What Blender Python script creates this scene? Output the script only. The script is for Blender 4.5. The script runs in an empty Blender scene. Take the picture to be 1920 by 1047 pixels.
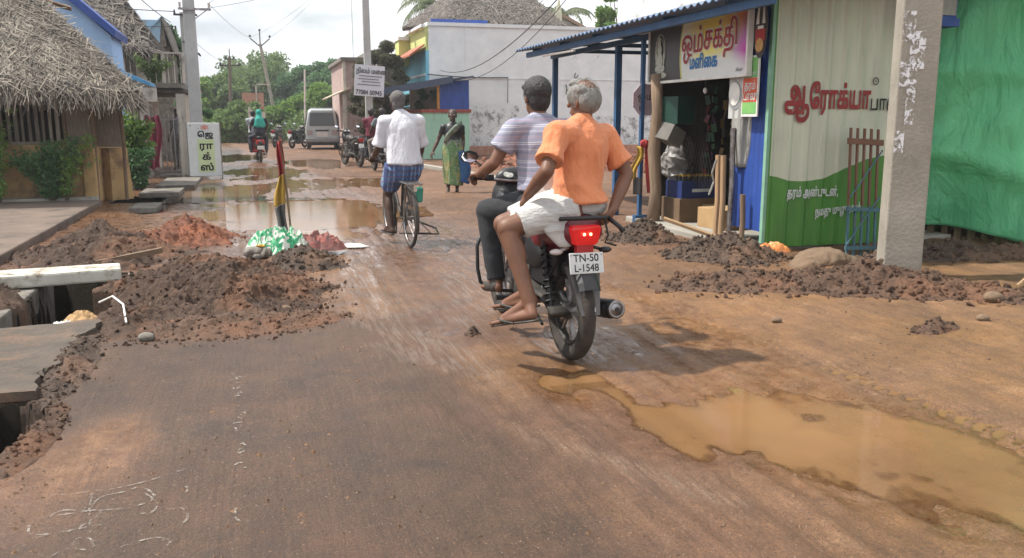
import bpy, bmesh, math, random
import numpy as np
from mathutils import Vector, Matrix, Euler, noise as mnoise
S = bpy.context.scene
C = S.collection
R = math.radians
# ------------------------------------------------------------------ camera, world, sun, exposure
YAW, PITCH, CAM_H = R(-16.7), R(10.65), 1.4
cam_d = bpy.data.cameras.new("camera"); cam = bpy.data.objects.new("camera", cam_d); C.objects.link(cam)
cam.location = (0, 0, CAM_H); cam.rotation_euler = (R(90) - PITCH, 0, YAW)
cam_d.sensor_width = 36; cam_d.lens = 36 * 1600 / 1920.; cam_d.clip_end = 2000; cam_d.clip_start = .05
S.camera = cam
S.view_settings.view_transform = 'Standard'; S.view_settings.look = 'None'
S.view_settings.exposure = 0.50; S.view_settings.gamma = 1
SUN_DIR = Vector((-.80, .30, 1.32)).normalized()        # towards the sun
W = bpy.data.worlds.new("World"); S.world = W; W.use_nodes = True
nt = W.node_tree; nt.nodes.clear()
out = nt.nodes.new("ShaderNodeOutputWorld"); bg = nt.nodes.new("ShaderNodeBackground")
sky = nt.nodes.new("ShaderNodeTexSky"); sky.sky_type = 'NISHITA'; sky.sun_disc = False
sky.sun_elevation = math.asin(SUN_DIR.z); sky.sun_rotation = math.atan2(SUN_DIR.x, SUN_DIR.y)
sky.air_density = 1.2; sky.dust_density = 2.0
tc = nt.nodes.new("ShaderNodeTexCoord"); mp = nt.nodes.new("ShaderNodeMapping"); mp.inputs['Scale'].default_value = (1, 1, 2.6)
nz = nt.nodes.new("ShaderNodeTexNoise"); nz.inputs['Scale'].default_value = 2.3; nz.inputs['Detail'].default_value = 9; nz.inputs['Roughness'].default_value = .55
cr = nt.nodes.new("ShaderNodeValToRGB"); cr.color_ramp.elements[0].position = .30; cr.color_ramp.elements[1].position = .47
nz2 = nt.nodes.new("ShaderNodeTexNoise"); nz2.inputs['Scale'].default_value = 3.2; nz2.inputs['Detail'].default_value = 8
cr2 = nt.nodes.new("ShaderNodeValToRGB"); e = cr2.color_ramp.elements
e[0].position = .36; e[0].color = (7.6, 8.1, 9.1, 1); e[1].position = .56; e[1].color = (13.5, 13.6, 13.8, 1)
mx = nt.nodes.new("ShaderNodeMixRGB")
L = nt.links.new
L(tc.outputs['Generated'], mp.inputs['Vector']); L(mp.outputs[0], nz.inputs['Vector']); L(mp.outputs[0], nz2.inputs['Vector'])
L(nz.outputs[0], cr.inputs[0]); L(nz2.outputs[0], cr2.inputs[0]); L(cr.outputs[0], mx.inputs[0])
L(sky.outputs[0], mx.inputs[1]); L(cr2.outputs[0], mx.inputs[2]); L(mx.outputs[0], bg.inputs[0])
bg.inputs[1].default_value = .08
L(bg.outputs[0], out.inputs[0])
sd = bpy.data.lights.new("sun", 'SUN'); sd.energy = 4.6; sd.angle = R(1.5); sd.color = (1, .95, .87)
so = bpy.data.objects.new("sun", sd); C.objects.link(so); so.rotation_euler = SUN_DIR.to_track_quat('Z', 'Y').to_euler()

# ------------------------------------------------------------------ ground point under a picture point (layout helper)
_fw = Vector((math.sin(-YAW) * math.cos(PITCH), math.cos(YAW) * math.cos(PITCH), -math.sin(PITCH)))
_rt = Vector((math.cos(YAW), -math.sin(-YAW), 0)); _up = _rt.cross(_fw)
def G(px, py, z=0.):
    d = _fw * 1600 + _rt * (px - 960) - _up * (py - 523.5); t = (z - CAM_H) / d.z
    return (d.x * t, d.y * t)

# ------------------------------------------------------------------ numpy noise
_rng = np.random.RandomState(7); _tab = _rng.rand(256, 256)
def vnoise(x, y):
    x0 = np.floor(x).astype(int); y0 = np.floor(y).astype(int); fx = x - x0; fy = y - y0
    fx = fx * fx * (3 - 2 * fx); fy = fy * fy * (3 - 2 * fy)
    a = _tab[x0 & 255, y0 & 255]; b = _tab[(x0 + 1) & 255, y0 & 255]; c = _tab[x0 & 255, (y0 + 1) & 255]; d = _tab[(x0 + 1) & 255, (y0 + 1) & 255]
    return (a * (1 - fx) + b * fx) * (1 - fy) + (c * (1 - fx) + d * fx) * fy
def fbm(x, y, o=4, ox=0.):
    s = 0; a = .5; t = 0
    for i in range(o):
        s = s + a * vnoise(x * 2 ** i + 17.3 * i + ox, y * 2 ** i + 9.1 * i + ox * .7); t += a; a *= .5
    return s / t                                             # 0..1
def sst(a, b, x):
    t = np.clip((x - a) / (b - a), 0, 1); return t * t * (3 - 2 * t)

# ------------------------------------------------------------------ materials
def node_mat(name):
    m = bpy.data.materials.new(name); m.use_nodes = True; n = m.node_tree
    return m, n, n.nodes['Principled BSDF']
def N(n, t, **k):
    o = n.nodes.new('ShaderNode' + t)
    for a, b in k.items():
        if a[0] == '_': o.inputs[int(a[1:])].default_value = b
        elif a in o.inputs.keys(): o.inputs[a].default_value = b
        else: setattr(o, a, b)
    return o
def ramp(n, src, stops):
    r = n.nodes.new('ShaderNodeValToRGB'); e = r.color_ramp.elements
    while len(e) < len(stops): e.new(.5)
    for i, (p, c) in enumerate(stops):
        e[i].position = p; e[i].color = (c, c, c, 1) if not hasattr(c, '__len__') else (*c, 1)
    n.links.new(src, r.inputs[0]); return r.outputs[0]
def mix(n, f, a, b, mode='MIX'):
    m = n.nodes.new('ShaderNodeMixRGB'); m.blend_type = mode
    for i, v in enumerate((f, a, b)):
        if hasattr(v, 'links'): n.links.new(v, m.inputs[i])
        elif isinstance(v, (int, float)): m.inputs[i].default_value = v if i == 0 else (v, v, v, 1)
        else: m.inputs[i].default_value = (*v, 1)
    return m.outputs[0]
def noise_n(n, s, stretch=(1, 1, 1), det=6, coord='Object', rough=.6, vec=None, dist=0):
    if vec is None: vec = N(n, 'TexCoord').outputs[coord]
    mp = N(n, 'Mapping'); mp.inputs['Scale'].default_value = stretch
    n.links.new(vec, mp.inputs[0])
    t = N(n, 'TexNoise', Scale=s, Detail=det, Roughness=rough, Distortion=dist)
    n.links.new(mp.outputs[0], t.inputs['Vector']); return t.outputs[0]
def bump_n(n, b, srcs):
    prev = None
    for src, st, di in srcs:
        bp = N(n, 'Bump', Strength=st, Distance=di); n.links.new(src, bp.inputs['Height'])
        if prev: n.links.new(prev, bp.inputs['Normal'])
        prev = bp.outputs[0]
    n.links.new(prev, b.inputs['Normal'])
def mat(name, c, r=.7, m=0., c2=None, s=5, st=(1, 1, 1), bump=.25, bs=40, bd=.01, r2=None, dirt=None, ds=3., dlo=.52, dhi=.68, isl=0., spec=.5, sheen=0):
    """base colour varied by noise between c and c2, optional dirt/stain colour with its own shape, bump"""
    mm, n, b = node_mat(name)
    if c2 is None: c2 = tuple(v * .72 for v in c)
    f = ramp(n, noise_n(n, s, st), [(.32, 0.), (.68, 1.)])
    col = mix(n, f, c, c2)
    if isl:
        g = N(n, 'NewGeometry'); col = mix(n, 1., col, ramp(n, g.outputs['Random Per Island'], [(0, 1 - isl), (1, 1 + isl * .6)]), 'MULTIPLY')
    if dirt:
        df = ramp(n, noise_n(n, ds, det=8, rough=.7), [(dlo, 0.), (dhi, 1.)]); col = mix(n, df, col, dirt)
    n.links.new(col, b.inputs['Base Color'])
    b.inputs['Metallic'].default_value = m; b.inputs['Specular IOR Level'].default_value = spec
    if sheen: b.inputs['Sheen Weight'].default_value = sheen
    rr = ramp(n, noise_n(n, s * 2.3), [(.3, r), (.7, r2 if r2 is not None else min(1, r + .12))]); n.links.new(rr, b.inputs['Roughness'])
    if bump: bump_n(n, b, [(noise_n(n, bs, st), bump, bd)])
    return mm
def leaf_mat(name, c, c2, tr=.3):
    mm, n, b = node_mat(name); g = N(n, 'NewGeometry')
    col = mix(n, g.outputs['Random Per Island'], c, c2)
    n.links.new(col, b.inputs['Base Color']); b.inputs['Roughness'].default_value = .55; b.inputs['Specular IOR Level'].default_value = .3
    t = N(n, 'BsdfTranslucent'); n.links.new(col, t.inputs[0]); ms = N(n, 'MixShader'); ms.inputs[0].default_value = tr
    n.links.new(b.outputs[0], ms.inputs[1]); n.links.new(t.outputs[0], ms.inputs[2]); n.links.new(ms.outputs[0], n.nodes['Material Output'].inputs[0])
    return mm
MT = {}
def defs():
    d = MT
    d['white_paint'] = mat('white_paint', (.72, .73, .72), .6, c2=(.60, .62, .63), s=2, dirt=(.33, .32, .31), ds=1.4, dlo=.6, dhi=.74, bs=20)
    d['black'] = mat('black_plastic', (.012, .012, .014), .38, r2=.55, bump=.05)
    d['black_dusty'] = mat('dusty_black', (.02, .019, .018), .5, c2=(.06, .05, .04), s=9, r2=.8)
    d['tyre'] = mat('tyre_rubber', (.018, .017, .016), .8, c2=(.055, .042, .032), s=12, st=(1, 1, 1), bump=.5, bs=60)
    d['metal'] = mat('grey_metal', (.35, .35, .36), .35, m=.9, c2=(.15, .12, .1), s=14, bump=.1)
    d['chrome'] = mat('chrome', (.75, .75, .76), .12, m=1., bump=0)
    d['maroon'] = mat('maroon_paint', (.14, .006, .015), .25, c2=(.10, .006, .012), s=4, bump=0, r2=.4)
    d['red'] = mat('red_paint', (.42, .02, .02), .4, bump=.05)
    d['skin_a'] = mat('brown_skin', (.175, .078, .043), .5, c2=(.125, .054, .03), s=7, bump=.12, bs=60, bd=.003)
    d['skin_b'] = mat('tan_skin', (.19, .088, .05), .5, c2=(.14, .062, .036), s=7, bump=.12, bs=60, bd=.003)
    d['skin_d'] = mat('dark_skin', (.075, .038, .024), .5, c2=(.05, .025, .017), s=7, bump=.1)
    d['hair_black'] = mat('black_hair', (.012, .011, .012), .45, c2=(.028, .025, .025), s=60, st=(1, 1, .2), bump=.8, bs=160)
    d['hair_grey'] = mat('grey_hair', (.27, .265, .245), .7, c2=(.13, .12, .11), s=50, st=(1, 1, .3), bump=.9, bs=130)
    d['hair_dgrey'] = mat('dark_grey_hair', (.16, .15, .145), .8, c2=(.08, .075, .07), s=40, bump=.8, bs=130)
    d['orange'] = mat('orange_cloth', (.66, .23, .095), .8, c2=(.57, .19, .08), s=3, bump=.75, bs=9, bd=.035, st=(1.5, 1.5, .5), sheen=.15)
    d['cotton'] = mat('white_cotton', (.55, .54, .52), .85, c2=(.42, .41, .395), s=4, bump=.8, bs=11, bd=.035, st=(.6, 1.5, 1.8), sheen=.15)
    d['shirt_white'] = mat('white_shirt', (.66, .66, .70), .85, c2=(.50, .50, .56), s=4, bump=.8, bs=8, bd=.04, st=(1.6, 1.6, .5))
    d['trouser'] = mat('charcoal_trouser', (.028, .030, .034), .85, c2=(.018, .019, .022), s=5, bump=.3, bs=120)
    d['concrete'] = mat('concrete', (.34, .32, .28), .85, c2=(.25, .235, .20), s=3, bump=.5, bs=28, dirt=(.14, .12, .095), ds=2.2, dlo=.58, dhi=.75)
    d['pole'] = mat('pole_concrete', (.33, .30, .25), .85, c2=(.225, .205, .17), s=2.2, bump=.7, bs=34, bd=.008, dirt=(.17, .15, .125), ds=5, dlo=.60, dhi=.78)
    d['pole_grey'] = mat('hazed_pole_concrete', (.44, .44, .43), .85, c2=(.33, .33, .32), s=2.2, bump=.5, bs=30, dirt=(.22, .215, .20), ds=4, dlo=.58, dhi=.78)  # paler grey, with the distance haze put into the colour
    d['old_concrete'] = mat('weathered_concrete', (.22, .20, .175), .85, c2=(.12, .105, .085), s=4, bump=.8, bs=22, bd=.02, dirt=(.07, .06, .045), ds=6)
    d['platform'] = mat('mud_plastered_slab', (.17, .125, .095), .85, c2=(.10, .075, .06), s=1.6, bump=.5, bs=22, dirt=(.06, .045, .035), ds=3)
    d['plinth'] = mat('yellow_plinth', (.48, .32, .14), .85, c2=(.36, .23, .11), s=2.5, dirt=(.13, .085, .055), ds=2.6, dlo=.50, dhi=.68, bump=.6, bs=20)
    d['wood'] = mat('weathered_wood', (.23, .155, .10), .8, c2=(.13, .085, .055), s=5, st=(6, 6, .6), bump=.6, bs=18)
    d['wood_pale'] = mat('pale_wood', (.42, .27, .15), .75, c2=(.30, .19, .10), s=5, st=(5, 5, .6), bump=.5, bs=18)
    d['slat'] = mat('grey_bamboo', (.30, .265, .22), .85, c2=(.19, .165, .135), s=8, st=(4, 4, .7), bump=.5, isl=.35)
    d['mat_wall'] = mat('palm_mat', (.30, .25, .195), .9, c2=(.17, .14, .11), s=9, st=(5, 5, .7), bump=.9, bs=24, bd=.02)
    d['thatch'] = mat('thatch_strip', (.245, .212, .172), .85, c2=(.115, .098, .078), s=2.4, bump=.3, isl=.85)
    d['thatch_base'] = mat('thatch_base', (.14, .115, .09), .95, c2=(.09, .075, .06), s=3, bump=1., bs=12, bd=.05)
    d['thatch_far'] = mat('thatch_far', (.20, .175, .15), .9, c2=(.11, .096, .085), s=2, st=(1, 1, 3), bump=1., bs=9, bd=.06, isl=.5)
    d['blue'] = mat('blue_paint', (.02, .07, .32), .5, c2=(.015, .05, .23), s=3, bump=.1, dirt=(.10, .13, .25), ds=5, dlo=.62, dhi=.8)
    d['blue_post'] = mat('steel_blue_paint', (.03, .10, .22), .5, c2=(.02, .065, .15), s=4, bump=.1, dirt=(.09, .06, .04), ds=9, dlo=.66, dhi=.75)
    d['blue_wall'] = mat('pale_blue_wall', (.36, .55, .82), .8, c2=(.30, .47, .72), s=2, bump=.2)
    d['aqua'] = mat('aqua_wall', (.20, .50, .62), .8, c2=(.15, .40, .50), s=2, bump=.2, dirt=(.10, .2, .24), ds=3, dlo=.62, dhi=.8)
    d['lime'] = mat('lime_wall', (.55, .60, .22), .8, c2=(.45, .5, .2), s=2, bump=.2)
    d['mint'] = mat('mint_wall', (.34, .56, .42), .8, c2=(.27, .47, .36), s=2, bump=.3, dirt=(.17, .15, .12), ds=1.6, dlo=.58, dhi=.66)
    d['tin'] = mat('blue_tin', (.10, .17, .28), .45, c2=(.07, .11, .19), s=3, m=.3, bump=.15, dirt=(.15, .12, .10), ds=5)
    d['tarp'] = mat('grey_tarpaulin', (.36, .36, .33), .7, c2=(.25, .25, .23), s=4, st=(4, 4, .6), bump=.8, bs=10, bd=.03)
    d['card'] = mat('brown_cardboard', (.42, .27, .13), .8, c2=(.34, .215, .10), s=4, bump=.1)
    d['dark_in'] = mat('dark_interior', (.035, .028, .022), .9, c2=(.02, .016, .013), s=4)  # near-black stands in for the shade inside hut, stall and shop
    d['orange_bag'] = mat('orange_plastic', (.80, .30, .10), .35, c2=(.65, .22, .06), s=6, bump=.6, bs=14, bd=.02)
    d['yellow'] = mat('yellow_cloth', (.46, .31, .04), .8, c2=(.36, .20, .04), s=4)
    d['red_cloth'] = mat('red_cloth', (.36, .035, .03), .8, c2=(.26, .025, .025), s=4)
    d['black_cloth'] = mat('grey_black_cloth', (.07, .07, .07), .8, c2=(.11, .10, .10), s=4)
    d['stem'] = mat('bark', (.16, .12, .085), .9, c2=(.09, .07, .05), s=6, st=(3, 3, .6), bump=.9, bs=14, bd=.03)
    d['leaf_a'] = leaf_mat('fresh_leaf', (.24, .36, .09), (.11, .21, .05), .4)
    d['leaf_b'] = leaf_mat('deep_leaf', (.13, .25, .10), (.06, .14, .06), .4)
    d['leaf_c'] = leaf_mat('olive_leaf', (.19, .27, .09), (.10, .17, .06), .4)
    d['palm_leaf'] = leaf_mat('palm_leaf', (.17, .20, .10), (.07, .10, .05))
    d['dry_leaf'] = leaf_mat('dry_vine', (.16, .14, .09), (.06, .08, .04))
    d['cream'] = mat('cream_plaster', (.52, .47, .40), .85, c2=(.42, .38, .33), s=2, dirt=(.2, .17, .15), ds=2, dlo=.55)
    d['brick'] = mat('brick_red', (.33, .13, .08), .85, c2=(.42, .25, .18), s=7, bump=.6, bs=16)
    d['pink_cloth'] = mat('pink_cloth', (.33, .055, .09), .8, c2=(.22, .04, .07), s=4, st=(4, 4, .6), bump=.6, bs=10)
    d['wire'] = mat('cable_black', (.05, .05, .052), .6, bump=0)
    d['glass'] = mat('dark_glass', (.05, .055, .06), .08, c2=(.035, .04, .045), bump=0, r2=.15)
    d['mirror'] = mat('mirror_glass', (.8, .8, .82), .03, m=1., bump=0, r2=.05, c2=(.75, .75, .78))
    d['silver'] = mat('silver_paint', (.48, .53, .55), .35, c2=(.40, .44, .45), s=3, bump=0, m=.2, dirt=(.25, .2, .16), ds=3, dlo=.6)
    d['plastic_white'] = mat('white_plastic', (.75, .74, .70), .5, bump=.1)
    d['clear_bag'] = mat('milky_plastic', (.30, .29, .28), .3, c2=(.20, .19, .18), s=8, bump=.7, bs=12, bd=.02)
    d['black_text'] = mat('black_lettering', (.012, .012, .015), .6, bump=0)
    d['rock'] = mat('brown_rock', (.20, .135, .085), .9, c2=(.12, .08, .052), s=5, bump=.9, bs=18, bd=.02)
defs()
def emis(name, c, e, rough=.3):
    mm, n, b = node_mat(name); b.inputs['Base Color'].default_value = (*c, 1); b.inputs['Roughness'].default_value = rough
    b.inputs['Emission Color'].default_value = (*c, 1); b.inputs['Emission Strength'].default_value = e; return mm

# ------------------------------------------------------------------ mesh building
def basis(d, upv=(0, 0, 1)):
    d = Vector(d).normalized(); u = Vector(upv)
    if abs(d.dot(u)) > .98: u = Vector((1, 0, 0))
    s = d.cross(u).normalized(); return s, s.cross(d).normalized(), d      # side, up, dir
class MB:
    def __init__(s): s.v = []; s.f = []; s.ni = {}
    def add(s, vs, fs):
        o = len(s.v); s.v += [tuple(p) for p in vs]; s.f += [tuple(i + o for i in f) for f in fs]; return s
    def box(s, c, z, rot=None):
        M_ = Euler(rot).to_matrix() if rot else None; vs = []
        for i in (-.5, .5):
            for j in (-.5, .5):
                for k in (-.5, .5):
                    p = Vector((i * z[0], j * z[1], k * z[2])); p = M_ @ p if M_ else p; vs.append(p + Vector(c))
        return s.add(vs, [(0, 1, 3, 2), (4, 6, 7, 5), (0, 4, 5, 1), (2, 3, 7, 6), (0, 2, 6, 4), (1, 5, 7, 3)])
    def bb(s, x0, x1, y0, y1, z0, z1): return s.box(((x0 + x1) / 2, (y0 + y1) / 2, (z0 + z1) / 2), (abs(x1 - x0), abs(y1 - y0), abs(z1 - z0)))
    def tube(s, pts, r, n=8, cap=True, flat=1.):
        pts = [Vector(p) for p in pts]; m = len(pts); rs = r if hasattr(r, '__len__') else [r] * m
        vs = []; fs = []; prev = None
        for i, p in enumerate(pts):
            d = (pts[min(i + 1, m - 1)] - pts[max(i - 1, 0)])
            if d.length < 1e-9: d = Vector((0, 0, 1))
            a, b, _ = basis(d) if prev is None else basis(d, prev)
            prev = b
            for k in range(n):
                t = 2 * math.pi * k / n; vs.append(p + a * (rs[i] * math.cos(t)) + b * (rs[i] * flat * math.sin(t)))
        for i in range(m - 1):
            for k in range(n): fs.append((i * n + k, i * n + (k + 1) % n, (i + 1) * n + (k + 1) % n, (i + 1) * n + k))
        if cap: fs += [tuple(range(n))[::-1], tuple((m - 1) * n + k for k in range(n))]
        return s.add(vs, fs)
    def cap(s, a, b, ra, rb, n=12):                         # tapered capsule
        a = Vector(a); b = Vector(b); d = b - a; l = d.length
        if l < 1e-6: return s.ell(a, (ra, ra, ra))
        d /= l; pts = []; rs = []
        for t in (-.999, -.92, -.7, -.38, 0): pts.append(a + d * (ra * t)); rs.append(ra * math.sqrt(max(1e-4, 1 - t * t)))
        for t in (.33, .66): pts.append(a + d * l * t); rs.append(ra + (rb - ra) * t)
        for t in (0, .38, .7, .92, .999): pts.append(b + d * (rb * t)); rs.append(rb * math.sqrt(max(1e-4, 1 - t * t)))
        return s.tube(pts, rs, n)
    def cone(s, a, b, ra, rb, n=16): return s.tube([a, b], [ra, rb], n)
    def ell(s, c, r, B=None, n=16, m=10):                   # ellipsoid, B = 3 axes
        B = B or (Vector((1, 0, 0)), Vector((0, 1, 0)), Vector((0, 0, 1))); c = Vector(c); vs = []; fs = []
        if not hasattr(r, '__len__'): r = (r, r, r)
        for j in range(m + 1):
            ph = math.pi * j / m
            for i in range(n):
                th = 2 * math.pi * i / n; sp = max(math.sin(ph), .004)
                vs.append(c + B[0] * (r[0] * sp * math.cos(th)) + B[1] * (r[1] * sp * math.sin(th)) + B[2] * (r[2] * math.cos(ph)))
        for j in range(m):
            for i in range(n): fs.append((j * n + i, (j + 1) * n + i, (j + 1) * n + (i + 1) % n, j * n + (i + 1) % n))
        fs += [tuple(range(n)), tuple(m * n + i for i in range(n))[::-1]]
        return s.add(vs, fs)
    def loft(s, rings, n=24, cap=True):                     # rings: (centre, side vector, forward vector) with lengths as radii
        vs = []; fs = []; m = len(rings)
        for c, a, b in rings:
            c = Vector(c); a = Vector(a); b = Vector(b)
            for k in range(n):
                t = 2 * math.pi * k / n; vs.append(c + a * math.cos(t) + b * math.sin(t))
        for i in range(m - 1):
            for k in range(n): fs.append((i * n + k, i * n + (k + 1) % n, (i + 1) * n + (k + 1) % n, (i + 1) * n + k))
        if cap: fs += [tuple(range(n))[::-1], tuple((m - 1) * n + k for k in range(n))]
        return s.add(vs, fs)
    def torus(s, c, R_, r, ax=(1, 0, 0), n=32, m=8, sq=1.):
        a, b, d = basis(ax); c = Vector(c); vs = []; fs = []
        for i in range(n):
            t = 2 * math.pi * i / n; e = a * math.cos(t) + b * math.sin(t)
            for j in range(m):
                u = 2 * math.pi * j / m; vs.append(c + e * (R_ + r * math.cos(u)) + d * (r * sq * math.sin(u)))
        for i in range(n):
            for j in range(m): fs.append((i * m + j, ((i + 1) % n) * m + j, ((i + 1) % n) * m + (j + 1) % m, i * m + (j + 1) % m))
        return s.add(vs, fs)
    def prism(s, pts, d):                                   # polygon of 3D points extruded by vector d
        n = len(pts); d = Vector(d); a = [Vector(p) for p in pts]; vs = a + [p + d for p in a]
        return s.add(vs, [tuple(range(n))[::-1], tuple(range(n, 2 * n))] + [(i, (i + 1) % n, n + (i + 1) % n, n + i) for i in range(n)])
    def mesh(s, name, smooth=False, fix=True):
        me = bpy.data.meshes.new(name); me.from_pydata(s.v, [], s.f)
        if fix:
            bm = bmesh.new(); bm.from_mesh(me); bmesh.ops.recalc_face_normals(bm, faces=bm.faces); bm.to_mesh(me); bm.free()
        if smooth: me.polygons.foreach_set('use_smooth', [True] * len(me.polygons))
        me.update(); return me
    def build(s, name, m, parent=None, smooth=False, bevel=0, loc=None, rot=None, fix=True, auto=None):
        o = bpy.data.objects.new(name, s.mesh(name, smooth, fix)); C.objects.link(o); o.data.materials.append(MT[m] if isinstance(m, str) else m)
        if parent: o.parent = parent
        if loc is not None: o.location = loc
        if rot is not None: o.rotation_euler = rot
        if bevel:
            b = o.modifiers.new('bevel', 'BEVEL'); b.width = bevel; b.segments = 2; b.limit_method = 'ANGLE'; b.angle_limit = R(40)
            bake(o)
        return o
def bake(o):
    dg = bpy.context.evaluated_depsgraph_get(); me = bpy.data.meshes.new_from_object(o.evaluated_get(dg), depsgraph=dg)
    old = o.data; o.modifiers.clear(); o.data = me
    if not len(me.materials):
        for m in old.materials: me.materials.append(m)
    return o
def tag(o, label=None, cat=None, group=None, kind=None):
    if label: o['label'] = label
    if cat: o['category'] = cat
    if group: o['group'] = group
    if kind: o['kind'] = kind
    return o
def thing(name, label, cat, loc=(0, 0, 0), rz=0, group=None):
    o = bpy.data.objects.new(name, None); C.objects.link(o); o.location = loc; o.rotation_euler = (0, 0, rz); o.empty_display_size = .2
    return tag(o, label, cat, group)
def copy_tree(o, parent=None):
    c = o.copy(); C.objects.link(c)
    if parent: c.parent = parent
    for ch in list(o.children): copy_tree(ch, c)
    return c
def blob(mb, name, m, parent=None, vox=.008, sm=4, wrinkle=0, wf=9, wst=(1, 1, 1), seed=0, loc=None):
    """closed overlapping shapes merged into one continuous smooth surface"""
    o = mb.build(name, m, parent, loc=loc)
    r = o.modifiers.new('r', 'REMESH'); r.mode = 'VOXEL'; r.voxel_size = vox; r.use_smooth_shade = True
    if sm: q = o.modifiers.new('s', 'SMOOTH'); q.iterations = sm; q.factor = .5
    bake(o); me = o.data
    if wrinkle:
        n = len(me.vertices); co = np.empty(n * 3); no = np.empty(n * 3); me.vertices.foreach_get('co', co); me.vertex_normals.foreach_get('vector', no)
        co = co.reshape(-1, 3); no = no.reshape(-1, 3); d = np.empty(n)
        for i in range(n):
            p = Vector((co[i, 0] * wst[0], co[i, 1] * wst[1], co[i, 2] * wst[2])) * wf + Vector((seed, 0, 0))
            q = mnoise.noise_vector(p * .5) * .8
            d[i] = 1 - 2 * abs(mnoise.noise(p + q)) + .35 * mnoise.noise(p * 2.3)
        co += no * (d * wrinkle)[:, None]; me.vertices.foreach_set('co', co.ravel()); me.update()
    me.polygons.foreach_set('use_smooth', [True] * len(me.polygons))
    return o
def text(name, body, m, size, loc, rot, parent=None, off=0., sx=1., sp=1., vox=None, thick=None, align='LEFT', label=None):
    """lettering as one flat painted mesh: glyph outlines filled by winding number, off = extra stroke weight"""
    cu = bpy.data.curves.new(name, 'FONT'); cu.body = body; cu.size = 1; cu.space_character = sp; cu.align_x = align
    t = bpy.data.objects.new(name, cu); C.objects.link(t); dg = bpy.context.evaluated_depsgraph_get(); cv = t.evaluated_get(dg).to_curve(dg)
    E_ = []
    for s_ in cv.splines:
        bp = s_.bezier_points; P = []
        if len(bp):
            for k in range(len(bp)):
                a, b = bp[k], bp[(k + 1) % len(bp)]
                for q in range(5):
                    u = q / 5; w = (1 - u) ** 3 * a.co + 3 * (1 - u) ** 2 * u * a.handle_right + 3 * (1 - u) * u * u * b.handle_left + u ** 3 * b.co; P.append((w.x, w.y))
        else: P = [(p.co[0], p.co[1]) for p in s_.points]
        E_ += [(P[k], P[(k + 1) % len(P)]) for k in range(len(P))]
    t.to_curve_clear(); bpy.data.objects.remove(t)
    h = 1 / 64.; E_ = np.array(E_); pad = off + 3 * h; x0, y0 = E_[:, :, 0].min() - pad, E_[:, :, 1].min() - pad; nx_, ny_ = int((E_[:, :, 0].max() + pad - x0) / h) + 1, int((E_[:, :, 1].max() + pad - y0) / h) + 1
    Wd = np.zeros((ny_, nx_ + 1), int); yc = y0 + (np.arange(ny_) + .5) * h
    for (ax, ay), (bx, by) in E_:
        if ay == by: continue
        sg = 1 if by > ay else -1; r = np.nonzero((yc > min(ay, by)) & (yc <= max(ay, by)))[0]; xi = ax + (yc[r] - ay) / (by - ay) * (bx - ax)
        np.add.at(Wd, (r, np.clip(np.ceil((xi - x0) / h - .5).astype(int), 0, nx_)), sg)
    In = np.cumsum(Wd, 1)[:, :nx_] != 0; k = off / h; O = In.copy(); ki = int(math.ceil(k))
    for dy in range(-ki, ki + 1):
        for dx in range(-ki, ki + 1):
            if 0 < dx * dx + dy * dy <= k * k + .3: O |= np.roll(np.roll(In, dy, 0), dx, 1)
    jj, ii = np.nonzero(O); vid = {}; mb = MB()
    for j_, i_ in zip(jj.tolist(), ii.tolist()):
        q = []
        for c in ((i_, j_), (i_ + 1, j_), (i_ + 1, j_ + 1), (i_, j_ + 1)):
            if c not in vid: vid[c] = len(mb.v); mb.v.append(((x0 + c[0] * h) * size * sx, (y0 + c[1] * h) * size, 0))
            q.append(vid[c])
        mb.f.append(tuple(q))
    o = mb.build(name, m, parent, loc=loc, rot=rot, fix=False)
    if label: o['label'] = label
    return o
def sheet(name, fn, nu, nv, m, parent=None, thick=0., smooth=True, loc=None, label=None):
    """grid surface fn(u,v)->xyz with real thickness"""
    mb = MB(); vs = [fn(i / nu, j / nv) for j in range(nv + 1) for i in range(nu + 1)]
    fs = [(j * (nu + 1) + i, j * (nu + 1) + i + 1, (j + 1) * (nu + 1) + i + 1, (j + 1) * (nu + 1) + i) for j in range(nv) for i in range(nu)]
    mb.add(vs, fs); o = mb.build(name, m, parent, smooth=smooth, loc=loc, fix=False)
    if thick: q = o.modifiers.new('t', 'SOLIDIFY'); q.thickness = thick; q.offset = 0; bake(o)
    return o
def corrugated(x0, x1, z0, z1, y, pitch=.1, amp=.012, top=None):
    """vertical ribbed sheet in the xz plane facing -y"""
    n = int((x1 - x0) / pitch * 6); vs = []; fs = []
    for i in range(n + 1):
        x = x0 + (x1 - x0) * i / n; ph = ((x - x0) / pitch) % 1; d = -amp if ph < .22 else (-amp * .5 if ph < .3 or ph > .92 else 0)
        for z in (z0, z1): vs.append((x, y + d, z))
        for z in (z0, z1): vs.append((x, y + d + .006, z))
    for i in range(n):
        a = i * 4; b = a + 4; fs += [(a, b, b + 1, a + 1), (a + 2, a + 3, b + 3, b + 2)]
    return MB().add(vs, fs)
# ================================================================== GROUND
def blobm(x, y, cx, cy, rx, ry, rot=0., soft=.35, wob=.35, f=1.6, seed=0.):
    c, s_ = math.cos(rot), math.sin(rot); u = ((x - cx) * c + (y - cy) * s_) / rx; v = (-(x - cx) * s_ + (y - cy) * c) / ry
    d = np.sqrt(u * u + v * v) + wob * (fbm(x * f, y * f, 4, seed) - .5) * 2
    return 1 - sst(1 - soft, 1 + soft, d)
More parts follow.
